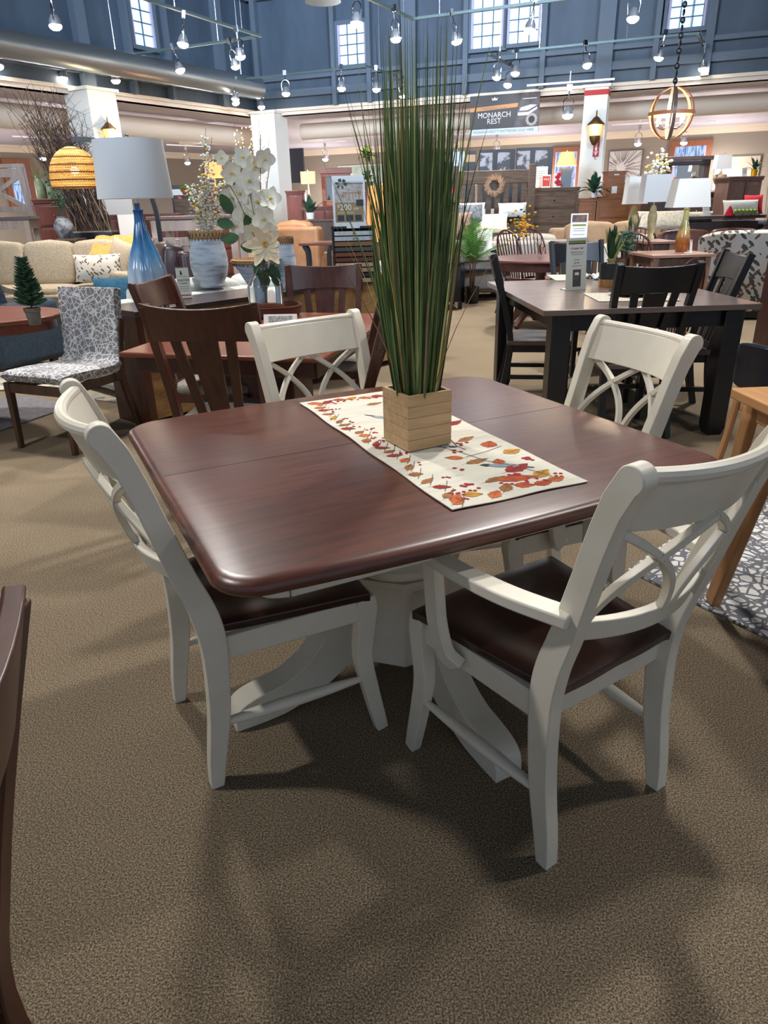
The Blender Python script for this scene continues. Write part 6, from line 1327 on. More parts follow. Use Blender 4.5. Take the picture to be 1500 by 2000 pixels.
# rustic pedestal with red poinsettia
cx, W_, zt = span(868, 908, 388, 12.0); t = thing('pedestal_stand', 'small rustic wood pedestal stand seen just right of the grass', 'stand', (cx, 12.0, 0)); m = MB(); m.box((0, 0, zt-.03), (W_, .3, .05)); m.box((0, 0, zt/2), (.12, .12, zt-.06)); m.box((0, 0, .03), (.3, .3, .05)); m.build('stand', RUSTW, t, bevel=.006)
t = thing('poinsettia', 'red poinsettia hanging over the left of the rustic pedestal stand', 'flowers', (cx-.10, 11.95, zt-.03)); m = MB(); rnd = random.Random(12)
pot(t, .06, .06, WALN, z=.028)
for k in range(22): a = rnd.uniform(0, 6.28); m.cur = 0 if k % 4 else 1; petal(m, (rnd.uniform(-.12, .02), -.06, rnd.uniform(-.08, .12)), (.10*math.cos(a), -.03, .10*math.sin(a)), .07, (0, -1, .2))
m.build('blooms', [_M['poinsettia_red'], BRIGHTG], t, smooth=1.4)
# yellow flowers
P = aty(1016, 490, 8.6); s_ = mpp(1016, 440, 8.6); t = thing('flower_vase', 'glass vase of small yellow blossoms on the round mahogany table', 'flowers', (Pc.x+.02, Pc.y+.1, .76)); m = MB(); m.lathe([(0, 0), (.03, 0), (.035, .12), (.028, .14), (0, .02)], 16); m.build('vase', GLASS, t); s_ = mpp(1016, 440, Pc.y); m = MB(); rnd = random.Random(5)
for k in range(90): m.cur = 0 if k % 4 else 1; m.ball((rnd.gauss(-42, 11)*s_, rnd.gauss(0, 6)*s_, rnd.gauss(62, 13)*s_), 3.2*s_, 5, 4, sc=(1, 1, .6))
m.build('blossoms', [mat('yellow_blossom', (216, 158, 40), rough=.7), DARKG], t); m = MB()
for k in range(5): m.tube([(0, 0, .02), ((-25+4*k)*s_, 0, 45*s_)], .003, 4)
m.build('stems', TWIG, t)
# ---------------------------------------------------------------- bed, headboard, displays
Yh = 14.2; cx, W_, zt = span(884, 1046, 322, Yh); t = thing('bed', 'rustic slatted wooden bed with tall headboard and dark bedding', 'bed', (cx, Yh, 0), R(-6))
for s in (-1, 1): m = MB(); m.box((s*(W_/2-.06), 0, zt/2), (.13, .1, zt)); m.build('headboard_post', RUSTW, t, bevel=.008)
m = MB(); m.box((0, 0, zt-.20), (W_-.2, .08, .22)); m.build('top_rail', RUSTW, t, bevel=.01); m = MB(); m.box((0, 0, .85), (W_-.2, .08, .2)); m.build('lower_rail', RUSTW, t)
for k in range(8): x = -W_/2+.12+(W_-.24)*(k+.5)/8; m = MB(); m.box((x, 0, (zt-.3+.9)/2), (.10, .04, zt-.3-.9+.06)); m.build('slat', RUSTW, t, bevel=.004)
m = MB(); m.cushion((0, -1.0, .62), (W_-.15, 1.95, .34), p=.2, n=10); m.build('mattress', mat('charcoal_bedding', (40, 50, 60), rough=.9), t, smooth=1.3); m = MB(); m.box((0, -1.0, .28), (W_-.1, 1.9, .32)); m.build('bed_frame', RUSTW, t)
for x, lb, mt, w_ in ((922, 'white pillow leaning at the left end of the rustic headboard', WHITEF, .42), (1000, 'white pillow leaning at the right end of the rustic headboard', WHITEF, .46)): pillow(lb, hp(x, 424, 13.75), w_*1.1, .27, .14, mt, rz=-.1, tilt=.5)
wc = aty(965, 362, Yh-.12); t = thing('wreath', 'round dried grass wreath hanging on the rustic headboard', 'wreath', (wc.x, Yh-.16, wc.z)); s_ = mpp(965, 362, Yh); m = MB(); rnd = random.Random(8)
for k in range(260): a = rnd.uniform(0, 6.28); r1 = rnd.uniform(9, 13)*s_; r2 = r1+rnd.uniform(5, 10)*s_; da = .5; m.tube([(r1*math.cos(a), rnd.uniform(-.03, .03), r1*math.sin(a)), (r2*math.cos(a+da), rnd.uniform(-.05, .03), r2*math.sin(a+da))], [.006, .002], 4)
m.build('grass_ring', mat('dried_pampas', (196, 160, 128), rough=.95, c2=(164, 128, 100), nscale=20), t)
t2_, zch = chest('chest', 'tall rustic plank chest of drawers to the right of the slatted bed', 'chest', 1034, 1134, 366, 14.3, .5, RUSTW, rows=(1, 1, 1, 1, 1), knob=BLACKM)
# display panels
DISP = mat('black_display', (30, 32, 36), rough=.4); PHOTO = mat('mattress_photo_print', (170, 170, 176), rough=.5, c2=(60, 62, 70), nscale=6, ramp=(.46, .54))
for i, (x0, x1, lb, grp) in enumerate([(866, 930, 'black mattress display stand at the left, with a silver frame hung on it', 0), (934, 1004, 'black mattress display stand in the middle with two bedroom photos', 1), (1004, 1074, 'black mattress display stand at the right, beside the window, with two photos', 1)]):
    cx, W_, zt = span(x0, x1, 296-3*i, 17.0); t = thing('display_stand', lb, 'display', (cx, 17.0-.15*i, 0), R(-8)); m = MB(); m.box((0, 0, zt/2), (W_, .08, zt)); m.build('panel', DISP, t); 
    if grp:
        for s in (-1, 1): m = MB(); m.box((s*W_*.24-.04, -.045, zt-.32), (W_*.34, .01, .52)); m.build('photo', PHOTO, t)
    else:
        m = MB(); m.box((-.02, -.05, zt-.25), (W_*.36, .015, .5)); m.build('silver_frame', mat('silver_frame', (176, 184, 190), rough=.3, metal=.6), t); m = MB(); m.box((0, -.045, zt-.14), (W_*.96, .01, .14)); m.build('tan_strip', mat('tan_strip', (190, 160, 124), rough=.7), t)
    for z_ in (1.15, .85): m = MB(); m.box((0, -.06, z_), (W_*.8, .03, .10)); m.build('sample_shelf', PAPER, t)
cxw, Ww, ztw = span(868, 884, 335, 12.4); 
# things on the rustic chest
def on_chest(px): return (aty(px, 366, 14.5).x, 14.45, zch)
s_ = mpp(1080, 360, 14.5)
card_stand('sign_holder', 'white framed sign with an orange-red sheet on the rustic chest', 'sign', on_chest(1065), 17*s_, 23*s_, 0, [('red_sheet', mat('orange_red_print', (206, 62, 40), rough=.6), bars([(0, 11.5*s_, 14*s_, 18*s_)])), ('lettering', PAPER, txt([('SALE', 0, 15*s_, 5*s_)]))], frame=PAPER, tilt=.05)
card_stand('picture_frame', 'silver framed white sheet standing behind the orange-red sign', 'frame', (aty(1055, 366, 14.6).x, 14.62, zch), 27*s_, 38*s_, 0, [('lines', mat('grey_print', (130, 130, 126), rough=.7), bars([(0, y*s_, 20*s_, .6*s_) for y in (30, 26, 22, 18)]))], frame=mat('silver_frame', (176, 184, 190), rough=.3), tilt=.04)
t = thing('flowers', 'white framed stand with red blossoms beside the shuttered lamp base', 'flowers', on_chest(1086)); m = MB(); m.box((0, 0, 12*s_), (14*s_, 4*s_, 24*s_)); m.build('stand', PAPER, t); m = MB(); rnd = random.Random(1)
for k in range(20): m.ball((rnd.gauss(0, 3)*s_, -4*s_, rnd.uniform(5, 26)*s_), 2.6*s_, 6, 4)
m.build('blossoms', _M['poinsettia_red'], t)
px_, Yl = 1103, 14.55; xx = aty(px_, 366, Yl).x; H1 = zat(px_, 297, Yl)-zch; 
t = table_lamp('lamp with glowing linen shade and grey shutter base on the rustic chest', (xx, Yl, zch), H1, 20*s_, 12*s_, 24*s_, [(.0, .29*H1/.6*.0), (.01, 0), (.012, H1*.3), (.01, H1*.55)], GREYF, LINSH, glow=30)
m = MB(); m.box((0, 0, 17*s_), (19*s_, 19*s_, 34*s_)); 
for k in range(9): m.box((0, -9.8*s_, (4+3.4*k)*s_), (15*s_, 1.2*s_, 1.2*s_))
m.build('shutter_base', mat('blue_grey_paint', (112, 122, 130), rough=.6), t)
# honey desk, boxes and plant
t3_, zdk = chest('desk', 'honey oak desk with an open shelf and small drawers behind the tan sofa', 'desk', 1166, 1292, 382, 14.4, .5, HONEYW, rows=(1, 3), cols=2)
chest('side_cabinet', 'low honey oak cabinet joined to the left end of the desk', 'cabinet', 1120, 1168, 387, 14.4, .5, HONEYW, rows=(1,), cols=1, doors=1)
cx, W_, z1 = span(1184, 1224, 334, 14.5); t = thing('jewellery_chest', 'narrow honey oak box with flared top standing on the desk', 'chest', (cx, 14.6, zdk)); m = MB(); m.box((0, 0, (z1-zdk)/2), (W_-.06, .28, z1-zdk)); m.build('body', HONEYW, t); m = MB(); m.prism([(-W_/2, -.17), (W_/2, -.17), (W_/2, .17), (-W_/2, .17)], z1-zdk-.02, z1-zdk); m.box((0, 0, z1-zdk-.035), (W_-.03, .31, .03)); m.build('top', HONEYW, t); m = MB(); m.box((-.02, -.145, (z1-zdk)*.25), (.10, .005, .12)); m.box((0, -.145, (z1-zdk)*.9), (.09, .005, .06)); m.build('paper_tags', PAPER, t)
t = thing('potted_plant', 'dark green leafy plant on the honey desk in front of the white column', 'plant', (aty(1160, 380, 14.3).x, 14.32, zdk-.02)); s_ = mpp(1160, 360, 14.3); pot(t, 5*s_, 8*s_, PAPER); strap_plant(t, DARKG, 24, 56*s_, 12*s_, 17, z0=8*s_, up=1.0, droop=.75)
card_stand('sign_holder', 'small card in a red frame standing on the honey desk', 'sign', (aty(1171, 381, 14.2).x, 14.25, zdk), 13*s_, 27*s_, 0, [('red_border', REDINK, bars([(x*s_, 13.5*s_, 1.2*s_, 24*s_) for x in (-5, 5)]+[(0, y*s_, 10*s_, 1.2*s_) for y in (2, 25)])), ('lettering', REDINK, txt([('SALE', 0, 18*s_, 3.4*s_)]))], frame=PAPER, tilt=.05)
# tan sofa with the other card
p = aty(1215, 470, 9.6); sofa('sofa', 'tan microfibre sofa seen from behind below the honey desk', 'sofa', (aty(1215, 440, 11.8).x, 12.0, 0), R(8), 2.0, .9, .98, mat('tan_microfibre', (172, 142, 112), rough=.9, c2=(154, 124, 96), nscale=6), n=2)
p = aty(1130, 476, 8.0); cx, W_, zt = span(1090, 1168, 472, 7.9); t = thing('end_table', 'small dark end table behind the far black chair carrying two sign cards', 'table', (cx, 8.0, 0)); m = MB(); m.box((0, 0, zt-.015), (W_, .45, .03)); m.build('tabletop', WALN, t)
for sx in (-1, 1):
    for sy in (-1, 1): m = MB(); m.box((sx*(W_/2-.04), sy*.18, zt/2-.015), (.045, .045, zt-.03)); m.build('leg', WALN, t)
s_ = mpp(1128, 460, 8.0)
card_stand('sign_holder', 'clear framed sign with green band standing behind the far black chair', 'sign', (aty(1129, 470, 8).x, 8.0, zt), 33*s_, 50*s_, -.05, [('photo_print', mat('furniture_photo', (120, 92, 80), rough=.6, c2=(70, 60, 60), nscale=20), bars([(0, 41*s_, 28*s_, 13*s_)])), ('green_band', OLIVE, bars([(0, 29*s_, 26*s_, 3*s_)])), ('lines', mat('grey_print', (130, 130, 126), rough=.7), bars([(0, y*s_, 22*s_, .8*s_) for y in (23, 19, 12)]))], frame=PAPER, tilt=.06)
# ---------------------------------------------------------------- wall art
def rays(t, W_, H_, dep):
    m = MB(); rnd = random.Random(4)
    for k in range(46):
        a = k*2*PI/46+rnd.uniform(-.05, .05); r0 = rnd.uniform(.12, .30)*H_; r1 = r0+rnd.uniform(.15, .9)*H_
        x0, z0_ = -.1*W_+r0*math.cos(a), H_*.45+r0*math.sin(a); x1, z1_ = -.1*W_+r1*math.cos(a), H_*.45+r1*math.sin(a)
        f_ = 1.0
        for lo, hi, p_, q_ in ((-W_/2+.04, W_/2-.04, x0, x1), (.04, H_-.04, z0_, z1_)):
            if q_ > hi: f_ = min(f_, (hi-p_)/(q_-p_))
            if q_ < lo: f_ = min(f_, (lo-p_)/(q_-p_))
        if f_ <= 0: continue
        m.sweep([(x0, -.012, z0_), (x0+(x1-x0)*f_, -.012, z0_+(z1_-z0_)*f_)], rnd.uniform(.008, .022), .004, (0, 1, 0))
    m.build('ray_print', mat('taupe_paint_print', (122, 114, 110), rough=.7), t)
framed('wall_art', 'large square picture of dark rays bursting outward on the grey wall', 'picture', 1184, 1250, 293, 358, FR1, nfR, mat('grey_frame', (96, 92, 92), rough=.5), mat('art_canvas', (206, 202, 198), rough=.7), extra=rays)
framed('wall_art', 'wide pale abstract picture behind the right dresser on the grey wall', 'picture', 1388, 1476, 304, 372, FR1, nfR, mat('grey_frame', (96, 92, 92), rough=.5), mat('pale_art', (196, 190, 172), rough=.7, c2=(170, 150, 130), nscale=.8))
framed('wall_art', 'pale grey-green landscape picture behind the corn plant', 'picture', 664, 760, 322, 380, FR1, nfR, mat('pale_frame', (196, 204, 200), rough=.5), mat('landscape_art', (178, 190, 180), rough=.7, c2=(120, 138, 122), nscale=1.2))
# ---------------------------------------------------------------- right dressers and lamps
t4_, zdr = chest('dresser', 'dark dresser carrying the shelf mirror and the urn lamp', 'dresser', 1272, 1422, 376, 12.8, .5, mat('umber_wood', (78, 62, 58), rough=.5, c2=(58, 46, 44), nscale=8), rows=(1, 1, 1), cols=4)
cx, W_, z1 = span(1290, 1384, 306, 13.1); hh = z1-zdr; t = thing('mirror_hutch', 'dark mirror hutch with crown shelf reflecting pillows above the dresser', 'mirror', (cx, 13.05, zdr)); DKW = mat('umber_wood', (78, 62, 58)); m = MB()
for s in (-1, 1): m.box((s*(W_/2-.05), 0, hh/2), (.10, .14, hh))
m.box((0, 0, hh-.03), (W_+.08, .2, .06)); m.box((0, 0, hh-.10), (W_, .15, .06)); m.box((-W_/2+.16, 0, hh/2), (.03, .12, hh)); m.build('frame', DKW, t, bevel=.005); m = MB(); m.box((.10, .04, hh/2), (W_-.42, .02, hh-.15)); m.build('glass', _M['mirror_glass'], t); m = MB(); m.box((-W_/2+.1, -.02, hh*.35), (.14, .12, .03)); m.build('shelf', mat('yellow_shelf', (226, 170, 80), rough=.6), t)  # shelf in one even yellow
s_ = mpp(1304, 345, 12.9); t = thing('flower_pot', 'gold pot of white blossoms on the dresser at the left of the mirror', 'flowers', (aty(1302, 376, 12.75).x, 12.72, zdr)); m = MB(); m.lathe([(0, 0), (8*s_, 0), (9*s_, 24*s_), (6*s_, 26*s_), (0, 24*s_)], 16); m.build('pot', mat('gold_pot', (220, 160, 60), rough=.4, metal=.3), t)
blossoms('white blossom stems rising behind the pair of white lamps', (aty(1285, 376, 12.7).x, 12.68, zdr), .05, [(-.14, 0, .48, 30), (-.05, .05, .62, 34), (.08, .02, .52, 26), (-.22, 0, .34, 24)], .011, 6, name='blossom_branches')
sq_ = mpp(1405, 360, 12.6); Yl = 12.6; xx = aty(1402, 376, Yl).x; H1 = zat(1407, 303, Yl)-zdr; table_lamp('white square-shaded lamp with carved tan urn base on the dark dresser', (xx, Yl, zdr), H1, 15*sq_, 13.5*sq_, 24*sq_, [(0, 0), (9*sq_, 0), (9*sq_, 3*sq_), (3*sq_, 7*sq_), (10*sq_, 16*sq_), (13*sq_, 24*sq_), (11*sq_, 30*sq_), (3*sq_, 32*sq_), (2*sq_, 36*sq_)], mat('carved_tan', (150, 128, 104), rough=.6), SHADEW, square=True)
t5_, zd5 = chest('dresser', 'tall brown panelled chest at the right edge, with a yellow-potted fern on top', 'dresser', 1424, 1494, 344, 12.0, .5, wood('brown_panel_wood', (112, 84, 72), (88, 62, 54), rough=.5, axis='z'), rows=(1,), cols=2, doors=1)
t = thing('potted_fern', 'dark green spreading plant in a shiny gold pot on the tall brown chest', 'plant', (aty(1472, 344, 12.2).x, 12.2, zd5)); s_ = mpp(1472, 330, 12.2); pot(t, 7*s_, 12*s_, mat('shiny_gold', (226, 176, 40), rough=.25, metal=.7)); strap_plant(t, DARKG, 18, 40*s_, 6*s_, 9, z0=10*s_, up=.95, droop=.6)
card_stand('sign_holder', 'small white card standing on the tall brown chest beside the gold pot', 'sign', (aty(1456, 344, 12.05).x, 12.1, zd5), 10*s_, 15*s_, 0, [('lines', mat('grey_print', (130, 130, 126), rough=.7), bars([(0, y*s_, 6*s_, .7*s_) for y in (12, 9, 6)]))], frame=PAPER)
# dark shelf with green fruit, santa-red pillow
cx, W_, zt = span(1330, 1490, 421, 10.6); t = thing('console_table', 'long dark low console with a tray of green fruit in front of the dressers', 'table', (cx, 10.7, 0)); m = MB(); m.box((0, 0, zt-.02), (W_, .4, .04)); m.build('tabletop', DKW, t); m = MB(); m.box((0, .05, zt/2-.04), (W_-.1, .3, zt-.08)); m.build('case', DKW, t); ztc = zt
t = thing('bench_bed', 'dark upholstered bench end behind the tray of green fruit', 'bench', (cx+.5, 11.6, 0)); m = MB(); m.box((0, 0, .5), (1.2, .5, 1.0)); m.build('block', mat('charcoal_bedding', (40, 50, 60)), t, bevel=.05)
pillow('white pillow with a red bird, leaning on the dark bench at the right', hp(1444, 424, 11.0), .50, .26, .14, WHITEF, rz=-.1, tilt=.5)
pillow('bright red pillow half behind the white pillow at the right', hp(1468, 418, 11.15), .26, .28, .14, mat('red_fabric', (190, 28, 44), rough=.9), rz=-.2, tilt=.4)
s_ = mpp(1455, 415, 10.6); t = thing('fruit_tray', 'thin dark metal tray on the long dark console', 'tray', (aty(1458, 418, 10.55).x, 10.6, ztc)); m = MB(); m.box((0, 0, 2*s_), (60*s_, 22*s_, 1.2*s_)); m.build('tray', BLACKM, t)
for k in range(4): m = MB(); m.tube([((-24+16*k)*s_, -8*s_, 0), ((-24+16*k)*s_, -8*s_, 2*s_)], 1*s_, 5); m.build('foot', BLACKM, t)
fr = None
for k in range(6):
    if fr is None:
        m = MB(); m.ball((0, 0, 4.2*s_), 4.2*s_, 12, 8, sc=(1, 1, .9)); m.cur = 1; m.tube([(0, 0, 7.6*s_), (0, 0, 9.4*s_)], .5*s_, 4); fr = m.build('green_apple', [mat('apple_green', (126, 168, 44), rough=.4), TWIG]); o = fr
    else: o = fr.copy(); COL.objects.link(o)
    bs = aty(1458, 418, 10.55); o.location = (bs.x+(-18+7.6*k)*s_, 10.6, ztc+2.7*s_); tag(o, '%s green apple from the left in the thin metal tray' % ORD[k], 'apple', 'green apples in the metal tray')
t = thing('red_ornament', 'small red sitting ornament at the left end of the metal tray', 'ornament', (aty(1424, 418, 10.5).x, 10.5, ztc)); m = MB(); m.lathe([(0, 0), (9*s_, 0), (6*s_, 8*s_), (2*s_, 16*s_), (0, 18*s_)], 14); m.build('body', _M['red_fabric'], t)
card_stand('sign_holder', 'tall pale leaning info card behind the white lamp with amber base', 'sign', (aty(1383, 421, 10.5).x, 10.55, ztc), 16*s_, 30*s_, .3, [('lines', mat('grey_print', (130, 130, 126), rough=.7), bars([(0, y*s_, 11*s_, .7*s_) for y in (24, 20, 16, 12)]))], frame=PAPER, tilt=.3)
# leather sofa, patterned loveseat, end tables, lamps
p = aty(1420, 470, 8.6); sofa('sofa', 'brown leather sofa with a rounded channelled back at the right', 'sofa', (aty(1445, 460, 10.2).x, 10.2, 0), R(4), 2.6, .95, .90, LEATHER, n=3, arm=.26, armh=.7)
DIAM = leaf_mat('diamond_weave', (206, 200, 182), (140, 130, 112), (150, 138, 118), 22, .2)
p = aty(1300, 440, 9.6); sofa('sofa', 'off-white sofa with diamond-pattern pillows left of the leather sofa', 'sofa', (aty(1275, 460, 10.6).x, 10.7, 0), R(190), 1.7, .9, .84, WHITEF, n=2)
pillow('tan diamond-pattern long pillow behind the dark bow-back chair', hp(1292, 449, 10.2), .68, .26, .16, DIAM, rz=.05, tilt=.4); pillow('tan diamond-pattern pillow under the white lamp with amber base', hp(1345, 446, 10.9), .66, .24, .16, DIAM, rz=-.05, tilt=.4)
PINKW = wood('pinkish_brown_top', (170, 132, 116), (140, 106, 92), rough=.3, coat=.3)
def endtable(label, x0, x1, yt, Y, D):
    cx, W_, zt = span(x0, x1, yt, Y); t = thing('end_table', label, 'table', (cx, Y+D/2, 0), .06); m = MB(); m.box((0, 0, zt-.015), (W_, D, .03)); m.build('tabletop', PINKW, t, bevel=.005); m = MB(); m.box((0, 0, zt-.07), (W_-.08, D-.08, .08)); m.build('apron', WALN, t)
    for sx in (-1, 1):
        for sy in (-1, 1): m = MB(); m.box((sx*(W_/2-.05), sy*(D/2-.05), zt/2-.015), (.055, .055, zt-.03)); m.build('leg', wood('tan_leg_wood', (150, 112, 92), (122, 88, 72), rough=.5, axis='z'), t)
    m = MB(); m.box((0, 0, .16), (W_-.08, D-.08, .025)); m.build('shelf', WALN, t)
    return t, zt, cx
ta, za, xa = endtable('brown end table with pinkish top under the amber-based lamp', 1270, 1395, 497, 7.2, .62)
tb, zb2, xb = endtable('tan end table tucked between the dark bow-back chair and the leather sofa', 1262, 1322, 471, 8.3, .5)
Yl = 7.55; xx = aty(1332, 480, Yl).x; s_ = mpp(1335, 440, Yl); H1 = zat(1344, 349, Yl)-za
table_lamp('white-shaded lamp with tall yellow-to-amber glass base at the right', (xx, Yl, za), H1, 36*s_, 29*s_, 50*s_, [(0, 0), (11*s_, 0), (14*s_, 10*s_), (14*s_, 24*s_), (10*s_, 42*s_), (6*s_, 56*s_), (4.5*s_, 70*s_), (6*s_, 78*s_), (4*s_, 80*s_)], None or amber_glass(), seg=32, square=True)
card_stand('price_card', 'narrow pink-edged price card on the pinkish-topped end table', 'card', (aty(1345, 492, 7.4).x, 7.35, za), 6*s_, 24*s_, .5, [('edge', mat('pink_edge', (200, 130, 130), rough=.6), bars([(0, 22*s_, 5*s_, 2*s_)]))], frame=PAPER, tilt=.1)
for i, (px, lb, Y, yt, w0, w1, x0) in enumerate([(1231, 'white-shaded lamp at the left of the overlapping pair above the bow-back chairs', 9.0, 351, 42, 36, 0), (1268, 'white-shaded lamp at the right of the overlapping pair, in front', 8.6, 347, 54, 50, 0)]):
    cx, W_, ztt = span(px-26, px+26, 476, Y); t = thing('lamp_table', 'small round brown table under the %s white lamp of the pair' % ('left' if i == 0 else 'right'), 'table', (cx, Y, 0)); m = MB(); m.lathe([(0, ztt-.03), (W_/2, ztt-.03), (W_/2, ztt), (0, ztt)], 28); m.build('tabletop', WALN, t); m = MB(); m.lathe([(.12, 0), (.12, .02), (.03, .06), (.03, ztt-.03)], 16); m.build('pedestal', WALN, t)
    s_ = mpp(px, 440, Y); H1 = zat(px, yt-6, Y)-ztt; table_lamp(lb, (cx, Y, ztt), H1, w0*s_/2, w1*s_/2, 48*s_, [(0, 0), (9*s_, 0), (10*s_, 3*s_), (5*s_, 16*s_), (8*s_, 34*s_), (9*s_, 50*s_), (5*s_, 66*s_), (2*s_, 70*s_)], mat('driftwood_cream', (206, 196, 150), rough=.6, c2=(166, 146, 100), nscale=14), square=True)
s_ = mpp(1225, 420, 8.8); t = thing('dried_plants', 'pink and green dried plumes standing below the pair of white lamps', 'plant', (aty(1222, 470, 8.5).x, 8.3, .0)); pot(t, .07, .9, WALN, nm='tall_stand'); strap_plant(t, None, 18, 62*s_, 8*s_, 15, z0=.86, up=1.15, droop=.1, spread=.5, mats=[mat('pink_plume', (206, 176, 172), rough=.9), mat('grey_green_plume', (120, 128, 92), rough=.9), DARKG])
t = thing('potted_plant', 'small bushy green plant in front of the tan sofa back', 'plant', (aty(1210, 460, 8.1).x, 7.9, 0)); pot(t, .09, .78, WALN, nm='stand'); m = MB(); rnd = random.Random(6)
for k in range(120): a = rnd.uniform(0, 6.28); r_ = rnd.uniform(0, .12); m.ball((r_*math.cos(a), r_*math.sin(a), .84+rnd.uniform(0, .2)), .022, 5, 4, sc=(1, .5, .5))
m.build('foliage', DARKG, t)
# floral armchair seen from behind
FLOR = leaf_mat('leaf_vine_fabric', (212, 208, 200), (116, 96, 88), (84, 88, 84), 9, .33)
P0, P1 = tl(1383, 607, 0), tl(1475, 622, 0); p = aty(1450, 610, 8.6); t = thing('armchair', 'white armchair printed with grey-brown leaf vines at the right edge, seen from behind', 'chair', (aty(1448, 560, 8.9).x, 8.95, 0), R(-14))
zt = zat(1450, 449, 8.6); m = MB(); m.box((0, 0, .06), (.80, .78, .08)); m.build('plinth', BLACKP, t)
m = MB(); m.grid(lambda a_, b_: ((.43+.05*b_)*math.sin((a_-.5)*2.9)*1.0, -.36*math.cos((a_-.5)*2.9)*1.05-.05*b_+.05, .10+(zt-.10)*b_*(1-.10*abs(2*a_-1)**3)), 22, 10, thick=-.10); m.build('curved_back', FLOR, t, bevel=.03, smooth=1.2); m = MB(); m.cushion((0, .10, .42), (.66, .6, .2), p=.3, n=8); m.build('seat_cushion', FLOR, t, smooth=1.3); m = MB(); m.box((0, .08, .22), (.62, .62, .26)); m.build('base', FLOR, t, bevel=.02)
# brown armoire at the right edge
P = tl(1463, 672, 0); z1 = 1.6; t = thing('armoire', 'tall dark reddish-brown cabinet side cut by the right picture edge', 'cabinet', (P.x+.52, P.y-.27, 0), .0); m = MB(); m.box((0, 0, .50), (1.0, .5, 1.0)); m.build('body', wood('dark_red_brown', (74, 42, 36), (56, 32, 30), rough=.5, axis='z'), t, bevel=.004)
m = MB(); m.box((0, 0, 1.02), (1.04, .54, .04)); m.build('top', _M['dark_red_brown'], t); m = MB(); m.box((.02, -.26, .5), (.9, .02, .85)); m.build('door', _M['dark_red_brown'], t, bevel=.004)
P = aty(1486, 480, 9.6); zt = zat(1490, 292, 9.6); t = thing('display_post', 'dark grey display panel with a bright metal edge at the right picture edge', 'display', (P.x+.62, 9.6, 0)); m = MB(); m.box((0, 0, zt/2), (1.1, .06, zt)); m.build('panel', mat('charcoal_panel', (72, 72, 78), rough=.6), t); m = MB(); m.box((-.565, 0, zt/2), (.03, .08, zt)); m.build('metal_edge', CHROME, t)
# string-light branches: right edge and at the corner column
FAIRY = mat('fairy_light', (255, 190, 120), emit=9, ecol=(255, 170, 90))
def fairy(label, x0, x1, y0, y1, Y, n, twn, seed, base_y):
    cx = aty((x0+x1)/2, base_y, Y).x; zb = 0; t = thing('lit_branches', label, 'branches', (cx, Y, 0)); rnd = random.Random(seed); s_ = mpp((x0+x1)/2, (y0+y1)/2, Y); m = MB(); b = MB()
    zz = zat((x0+x1)/2, y0, Y); z2 = zat((x0+x1)/2, y1, Y)
    m.cur = 0; m.lathe([(0, 0), (.12, 0), (.15, .35), (.13, .35), (0, .3)], 16)
    for k in range(twn):
        tx = (x0+(x1-x0)*(k+.5)/twn-(x0+x1)/2)*s_; ty = rnd.uniform(-.1, .1); top = zz*(rnd.uniform(.88, 1.05)); pts = cr([(0, 0, .3), (tx*.35, ty*.5, top*.5), (tx*.8, ty, top*.8), (tx*1.05, ty, top)], 6); m.tube(pts, [.012, .008, .005, .003], 4)
        for j in range(n//twn):
            q = rnd.uniform(.0, 1); zq = z2+(zz*.97-z2)*q; i = min(range(len(pts)), key=lambda i_: abs(pts[i_][2]-zq)); b.ball((pts[i][0]+rnd.gauss(0, 3*s_), pts[i][1]+rnd.gauss(0, .04), zq), 1.15*s_, 5, 4)
    m.build('branches', TWIG, t); b.build('string_lights', FAIRY, t); return t
fairy('bare branches wrapped in warm string lights beside the corner column', 462, 545, 235, 400, 13.6, 190, 5, 2, 420)
fairy('cluster of warm string lights on branches at the right picture edge', 1478, 1530, 245, 318, 9.0, 120, 5, 3, 420)
# ---------------------------------------------------------------- light oak table, leather chair and rug at right
rug('area_rug', 'cream rug with charcoal broken-line pattern under the light oak table', [(1226, 1111), (1600, 1292), (1960, 1010), (1470, 940)], lines_mat('charcoal_line_rug', (214, 212, 208), (104, 106, 112), 21, .075), th=.012)
C0 = tl(1428, 757, .76); e1 = (tl(1500, 790, .76)-C0).normalized(); e2 = Vector((-e1.y, e1.x, 0)); Lt, Wt = 1.5, .95
if (tl(1500, 722, .76)-C0).dot(e2) < 0: e2 = -e2
ctr = C0+e1*Wt/2+e2*Lt/2; la = math.atan2(e1.y, e1.x)
t = thing('oak_table', 'light oak table with splayed plank legs cut by the right picture edge', 'table', ctr, la); m = MB(); m.box((0, 0, .742), (Wt, Lt, .036)); m.build('tabletop', OAKW, t, bevel=.006)
Mi = Matrix.Rotation(-la, 3, 'Z')
def loc2(px, py, z): q = tl(px, py, z)-ctr; q = Mi @ q; return Vector((q.x, q.y, z))
l1 = loc2(1391, 1176, .012); l1.z = .012; l2 = loc2(1384, 1108, .012); l2.z = .012
for s in (0, 1):
    for a_, dx in ((l1, .17), (l2, .06)):
        b_ = a_.copy(); 
        if s: b_.x = -a_.x; dx = -dx
        tp = Vector((b_.x+dx, b_.y+.02, .724)); m = MB(); m.sweep([tuple(b_), tuple(tp)], .060, .036, (0, 1, 0)); m.build('leg', OAKZ, t, bevel=.008)
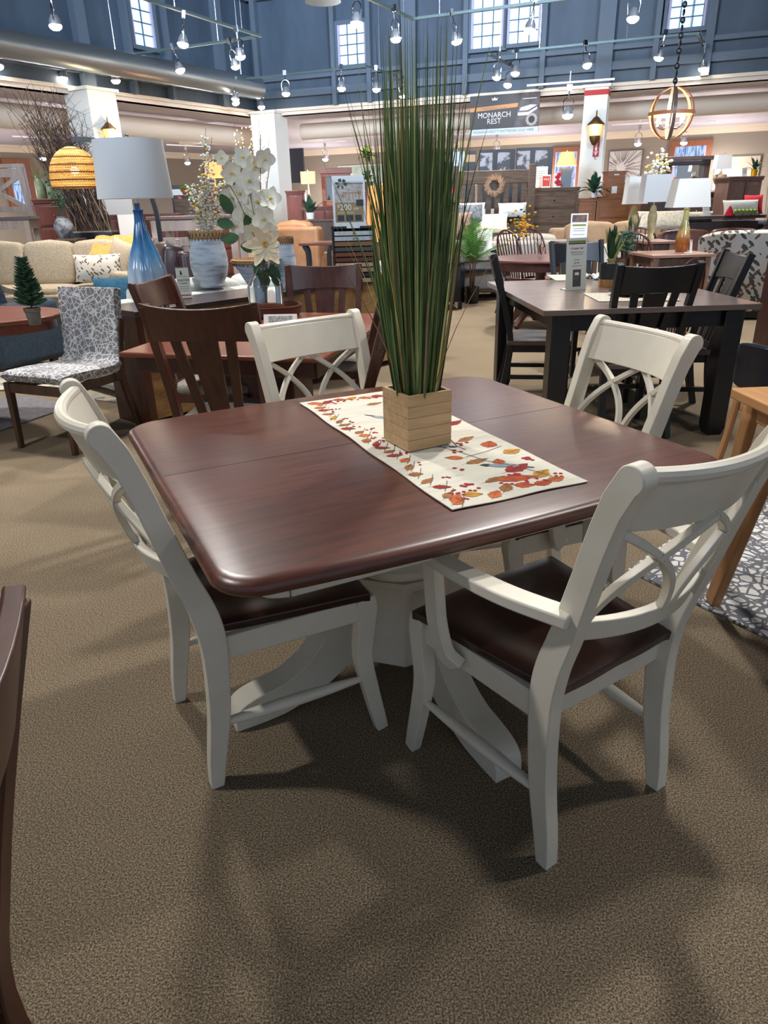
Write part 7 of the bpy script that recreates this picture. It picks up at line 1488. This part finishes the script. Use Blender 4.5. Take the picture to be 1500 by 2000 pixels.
m = MB(); m.box((0, min(l1.y, l2.y)+.12, .69), (Wt-.2, .06, .06)); m.build('cross_rail', OAKZ, t, bevel=.006)
P = at(1446, 690, .76); t = thing('oak_armchair', 'light oak chair with a black stitched leather back behind the oak table', 'chair', (P.x+.52, P.y+.26, 0), R(104)); m = MB()
m.grid(lambda a_, b_: (.24*math.sin((a_-.5)*2.2)*1.15, .30-.16*(1-math.cos((a_-.5)*2.2)), .53+.22*b_-(.05*b_*abs(2*a_-1)**2.5)), 18, 6, thick=.035); m.build('leather_back', mat('black_leather', (24, 28, 38), rough=.3, bump=.3, bscale=60), t, bevel=.012, smooth=1.2)
m = MB(); m.cushion((0, 0, .45), (.48, .46, .08), p=.3, n=8); m.build('seat', _M['black_leather'], t, smooth=1.3)
for sx in (-1, 1):
    m = MB(); m.tube(cr([(sx*.25, .28, 0), (sx*.24, .23, .3), (sx*.25, .20, .55), (sx*.255, .20, .66)]), [.016, .02, .022, .018], 8); m.build('rear_leg', OAKZ, t); m = MB(); m.tube([(sx*.25, -.22, 0), (sx*.23, -.20, .42)], [.014, .02], 8); m.build('front_leg', OAKZ, t)
m = MB(); m.box((0, 0, .40), (.46, .42, .04)); m.build('seat_frame', OAKZ, t, bevel=.01)
# ================================================================ CAMERA
cam = bpy.data.cameras.new('camera'); co = bpy.data.objects.new('camera', cam); COL.objects.link(co)
cam.sensor_fit = 'VERTICAL'; cam.sensor_height = 36; cam.lens = FPX*36/2000; cam.clip_start = .05; cam.clip_end = 200
co.matrix_world = Matrix(((RT.x, UP.x, -_f.x, CAM.x), (RT.y, UP.y, -_f.y, CAM.y), (RT.z, UP.z, -_f.z, CAM.z), (0, 0, 0, 1)))
SC.camera = co
w = bpy.data.worlds.new('world'); SC.world = w; w.use_nodes = True
w.node_tree.nodes['Background'].inputs[0].default_value = (.62, .74, .92, 1); w.node_tree.nodes['Background'].inputs[1].default_value = .42
SC.view_settings.view_transform = 'Standard'; SC.view_settings.look = 'None'; SC.view_settings.exposure = 0.3; SC.view_settings.gamma = 1; SC.view_settings.use_curve_mapping = False
